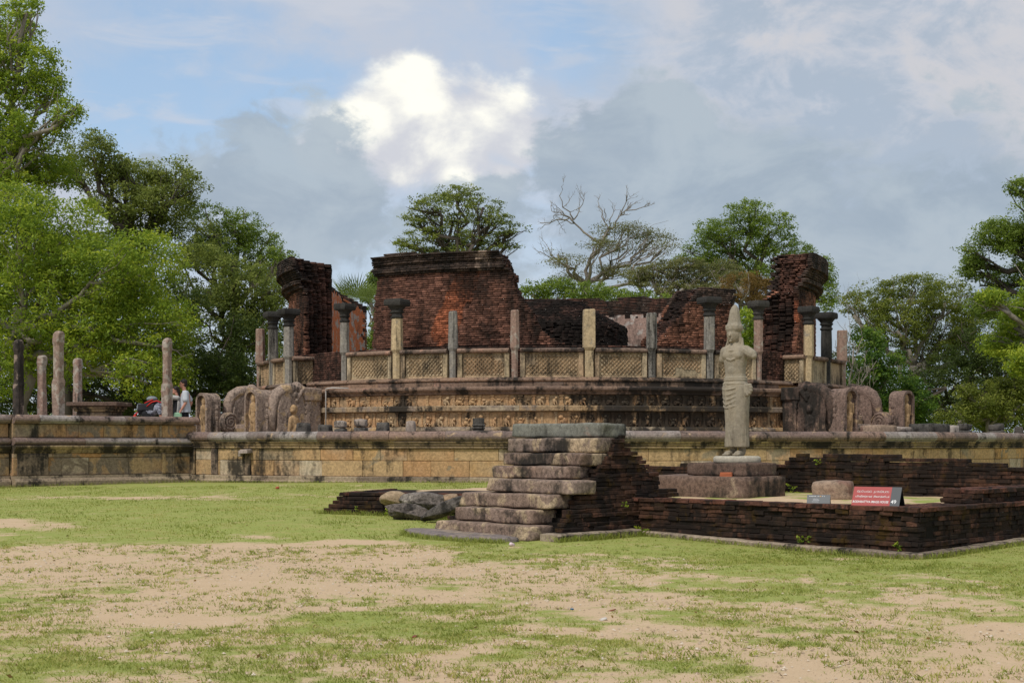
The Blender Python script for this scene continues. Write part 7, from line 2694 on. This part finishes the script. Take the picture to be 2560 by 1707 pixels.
weed((ip(JA, -0.45)[0] + IV[0] * .03, ip(JA, -0.45)[1] + IV[1] * .03, 0.55), 0.07, 'small bright sprout on the dark stair flank', 81)
weed((ip(JA - 0.1, -0.12)[0], ip(JA - 0.1, -0.12)[1], 0.10), 0.13, 'leafy weed in the corner where flank and wall meet', 82, 14)
weed(on_front(2065, 0.12), 0.09, 'thin weed low on the sign wall near the middle', 83)
weed(on_front(1845, 0.14), 0.10, 'straggling weed on the brick wall below the small sign', 84)
weed(ip(4.95, BB - 0.04) + (1.16,), 0.07, 'sprout high on the back brick wall near the statue', 85)
weed(ip(1.05, BB - 0.06) + (0.70,), 0.12, 'leafy weed at the foot of the back wall past the red sign', 86, 12)
weed(ip(5.35, BB - 0.3) + (0.62,), 0.16, 'long-leaved weed between pedestal and back wall', 87, 12)
weed(rp(1.42, 0.03) + (0.26,), 0.12, 'weed between brick remnant and fallen stones', 88, 12)
weed(rp(0.75, 0.03) + (0.30,), 0.06, 'tiny weed on the face of the brick remnant', 89)


def scrap(px, py, d, col, label, size, seed):
    x = (px * 1.08844 - 1280) / F * d
    z = gzf(x, d)
    me = rough_box('litter', size, (2, 2, 1), min(size) * 0.3, min(size) * 0.15, 9, seed)
    tag(ob('litter_scrap', me, plain('scrap_' + str(seed), col, 0.6), None, Matrix.Translation((x, d, z + size[2] / 2 + 0.006)) @ Matrix.Rotation(seed * 0.7, 4, 'Z') @ Matrix.Rotation(0.3, 4, 'Y')), label, 'litter', 'scraps on the ground')


scrap(1176, 1256, 20.1, (0.7, 0.55, 0.58), 'white and pink paper scrap beside the half-round slab', (0.075, 0.05, 0.045), 1)
scrap(1314, 1403, 12.8, (0.03, 0.14, 0.28), 'blue plastic scrap on the bare sand', (0.035, 0.03, 0.012), 2)
scrap(637, 1112, 35.5, (0.4, 0.1, 0.05), 'small reddish brick chip in the grass by the terrace', (0.12, 0.08, 0.06), 3)
scrap(1405, 1407, 12.7, (0.24, 0.09, 0.05), 'reddish dry leaf among grass on the sand', (0.07, 0.05, 0.012), 4)
scrap(1385, 1428, 12.0, (0.6, 0.55, 0.48), 'pale flat pebble on the sand', (0.06, 0.04, 0.02), 5)
scrap(952, 1641 * 0.92, 11.0, (0.2, 0.05, 0.03), 'dark red dry leaf near the lower edge', (0.035, 0.03, 0.01), 6)


# grit and small stones on the worn ground, fallen leaves
def grit(n, seed):
    r = np.random.default_rng(seed)
    y = np.sqrt(r.uniform(8.4 ** 2, 20.5 ** 2, n * 2))
    x = r.uniform(-0.37, 0.37, n * 2) * y
    ok = grass_amount(x, y) < r.uniform(0.1, 0.9, n * 2)
    dx, dy = x - IC[0], y - IC[1]
    a = -(dx * IV[0] + dy * IV[1])
    b_ = dx * IU[0] + dy * IU[1]
    ok &= ~(((a > -0.3) & (a < 8) & (b_ > -0.3)) | ((a > 4.4) & (a < 8) & (b_ > -3.0)))
    x, y = x[ok][:n], y[ok][:n]
    n = len(x)
    s_ = 0.0035 + 0.014 * r.random(n) ** 5
    oct_ = np.array([(1, 0, 0), (0, 1, 0), (-1, 0, 0), (0, -1, 0), (0, 0, .7), (0, 0, -.5)])
    V = oct_[None] * s_[:, None, None] * r.uniform(0.6, 1.4, (n, 6, 1)) + np.stack([x, y, gz(x, y) + s_ * 0.3], -1)[:, None]
    Q = np.array([(0, 1, 4), (1, 2, 4), (2, 3, 4), (3, 0, 4)])
    Fq = (Q[None] + 6 * np.arange(n)[:, None, None]).reshape(-1, 3)
    return mesh_np('gravel', V.reshape(-1, 3), Fq, False, {'tint': np.repeat(r.random(n), 6)})


mg, b = new_mat('grit')
finish(b, b.ramp(b.n('ShaderNodeAttribute', attribute_name='tint').outputs['Fac'], [(0.0, (0.30, 0.21, 0.13)), (0.5, (0.45, 0.33, 0.21)), (1.0, (0.66, 0.56, 0.44))]), 0.9)
tag(ob('gravel', grit(20000, 95), mg), 'fine grit and tiny pebbles strewn over the bare sand', 'gravel', kind='stuff')
r = np.random.default_rng(96)
n = 420
y = np.sqrt(r.uniform(8.6 ** 2, 24 ** 2, n))
x = r.uniform(-0.36, 0.36, n) * y
dx, dy = x - IC[0], y - IC[1]
aa = -(dx * IV[0] + dy * IV[1])
bb = dx * IU[0] + dy * IU[1]
ok = ~(((aa > -0.3) & (aa < 8) & (bb > -0.3)) | ((aa > 4.4) & (aa < 8) & (bb > -3.0)))
x, y = x[ok], y[ok]
C_ = np.stack([x, y, gz(x, y) + 0.018], -1)
tag(ob('leaf_litter', leaves_mesh('leaf_litter', C_, np.full(len(C_), 0.004), 1, 0.045, 3, 0.3, 0.5, 1.5), LF_BROWN), 'dry brown leaves dotted over grass and sand', 'leaves', kind='stuff')
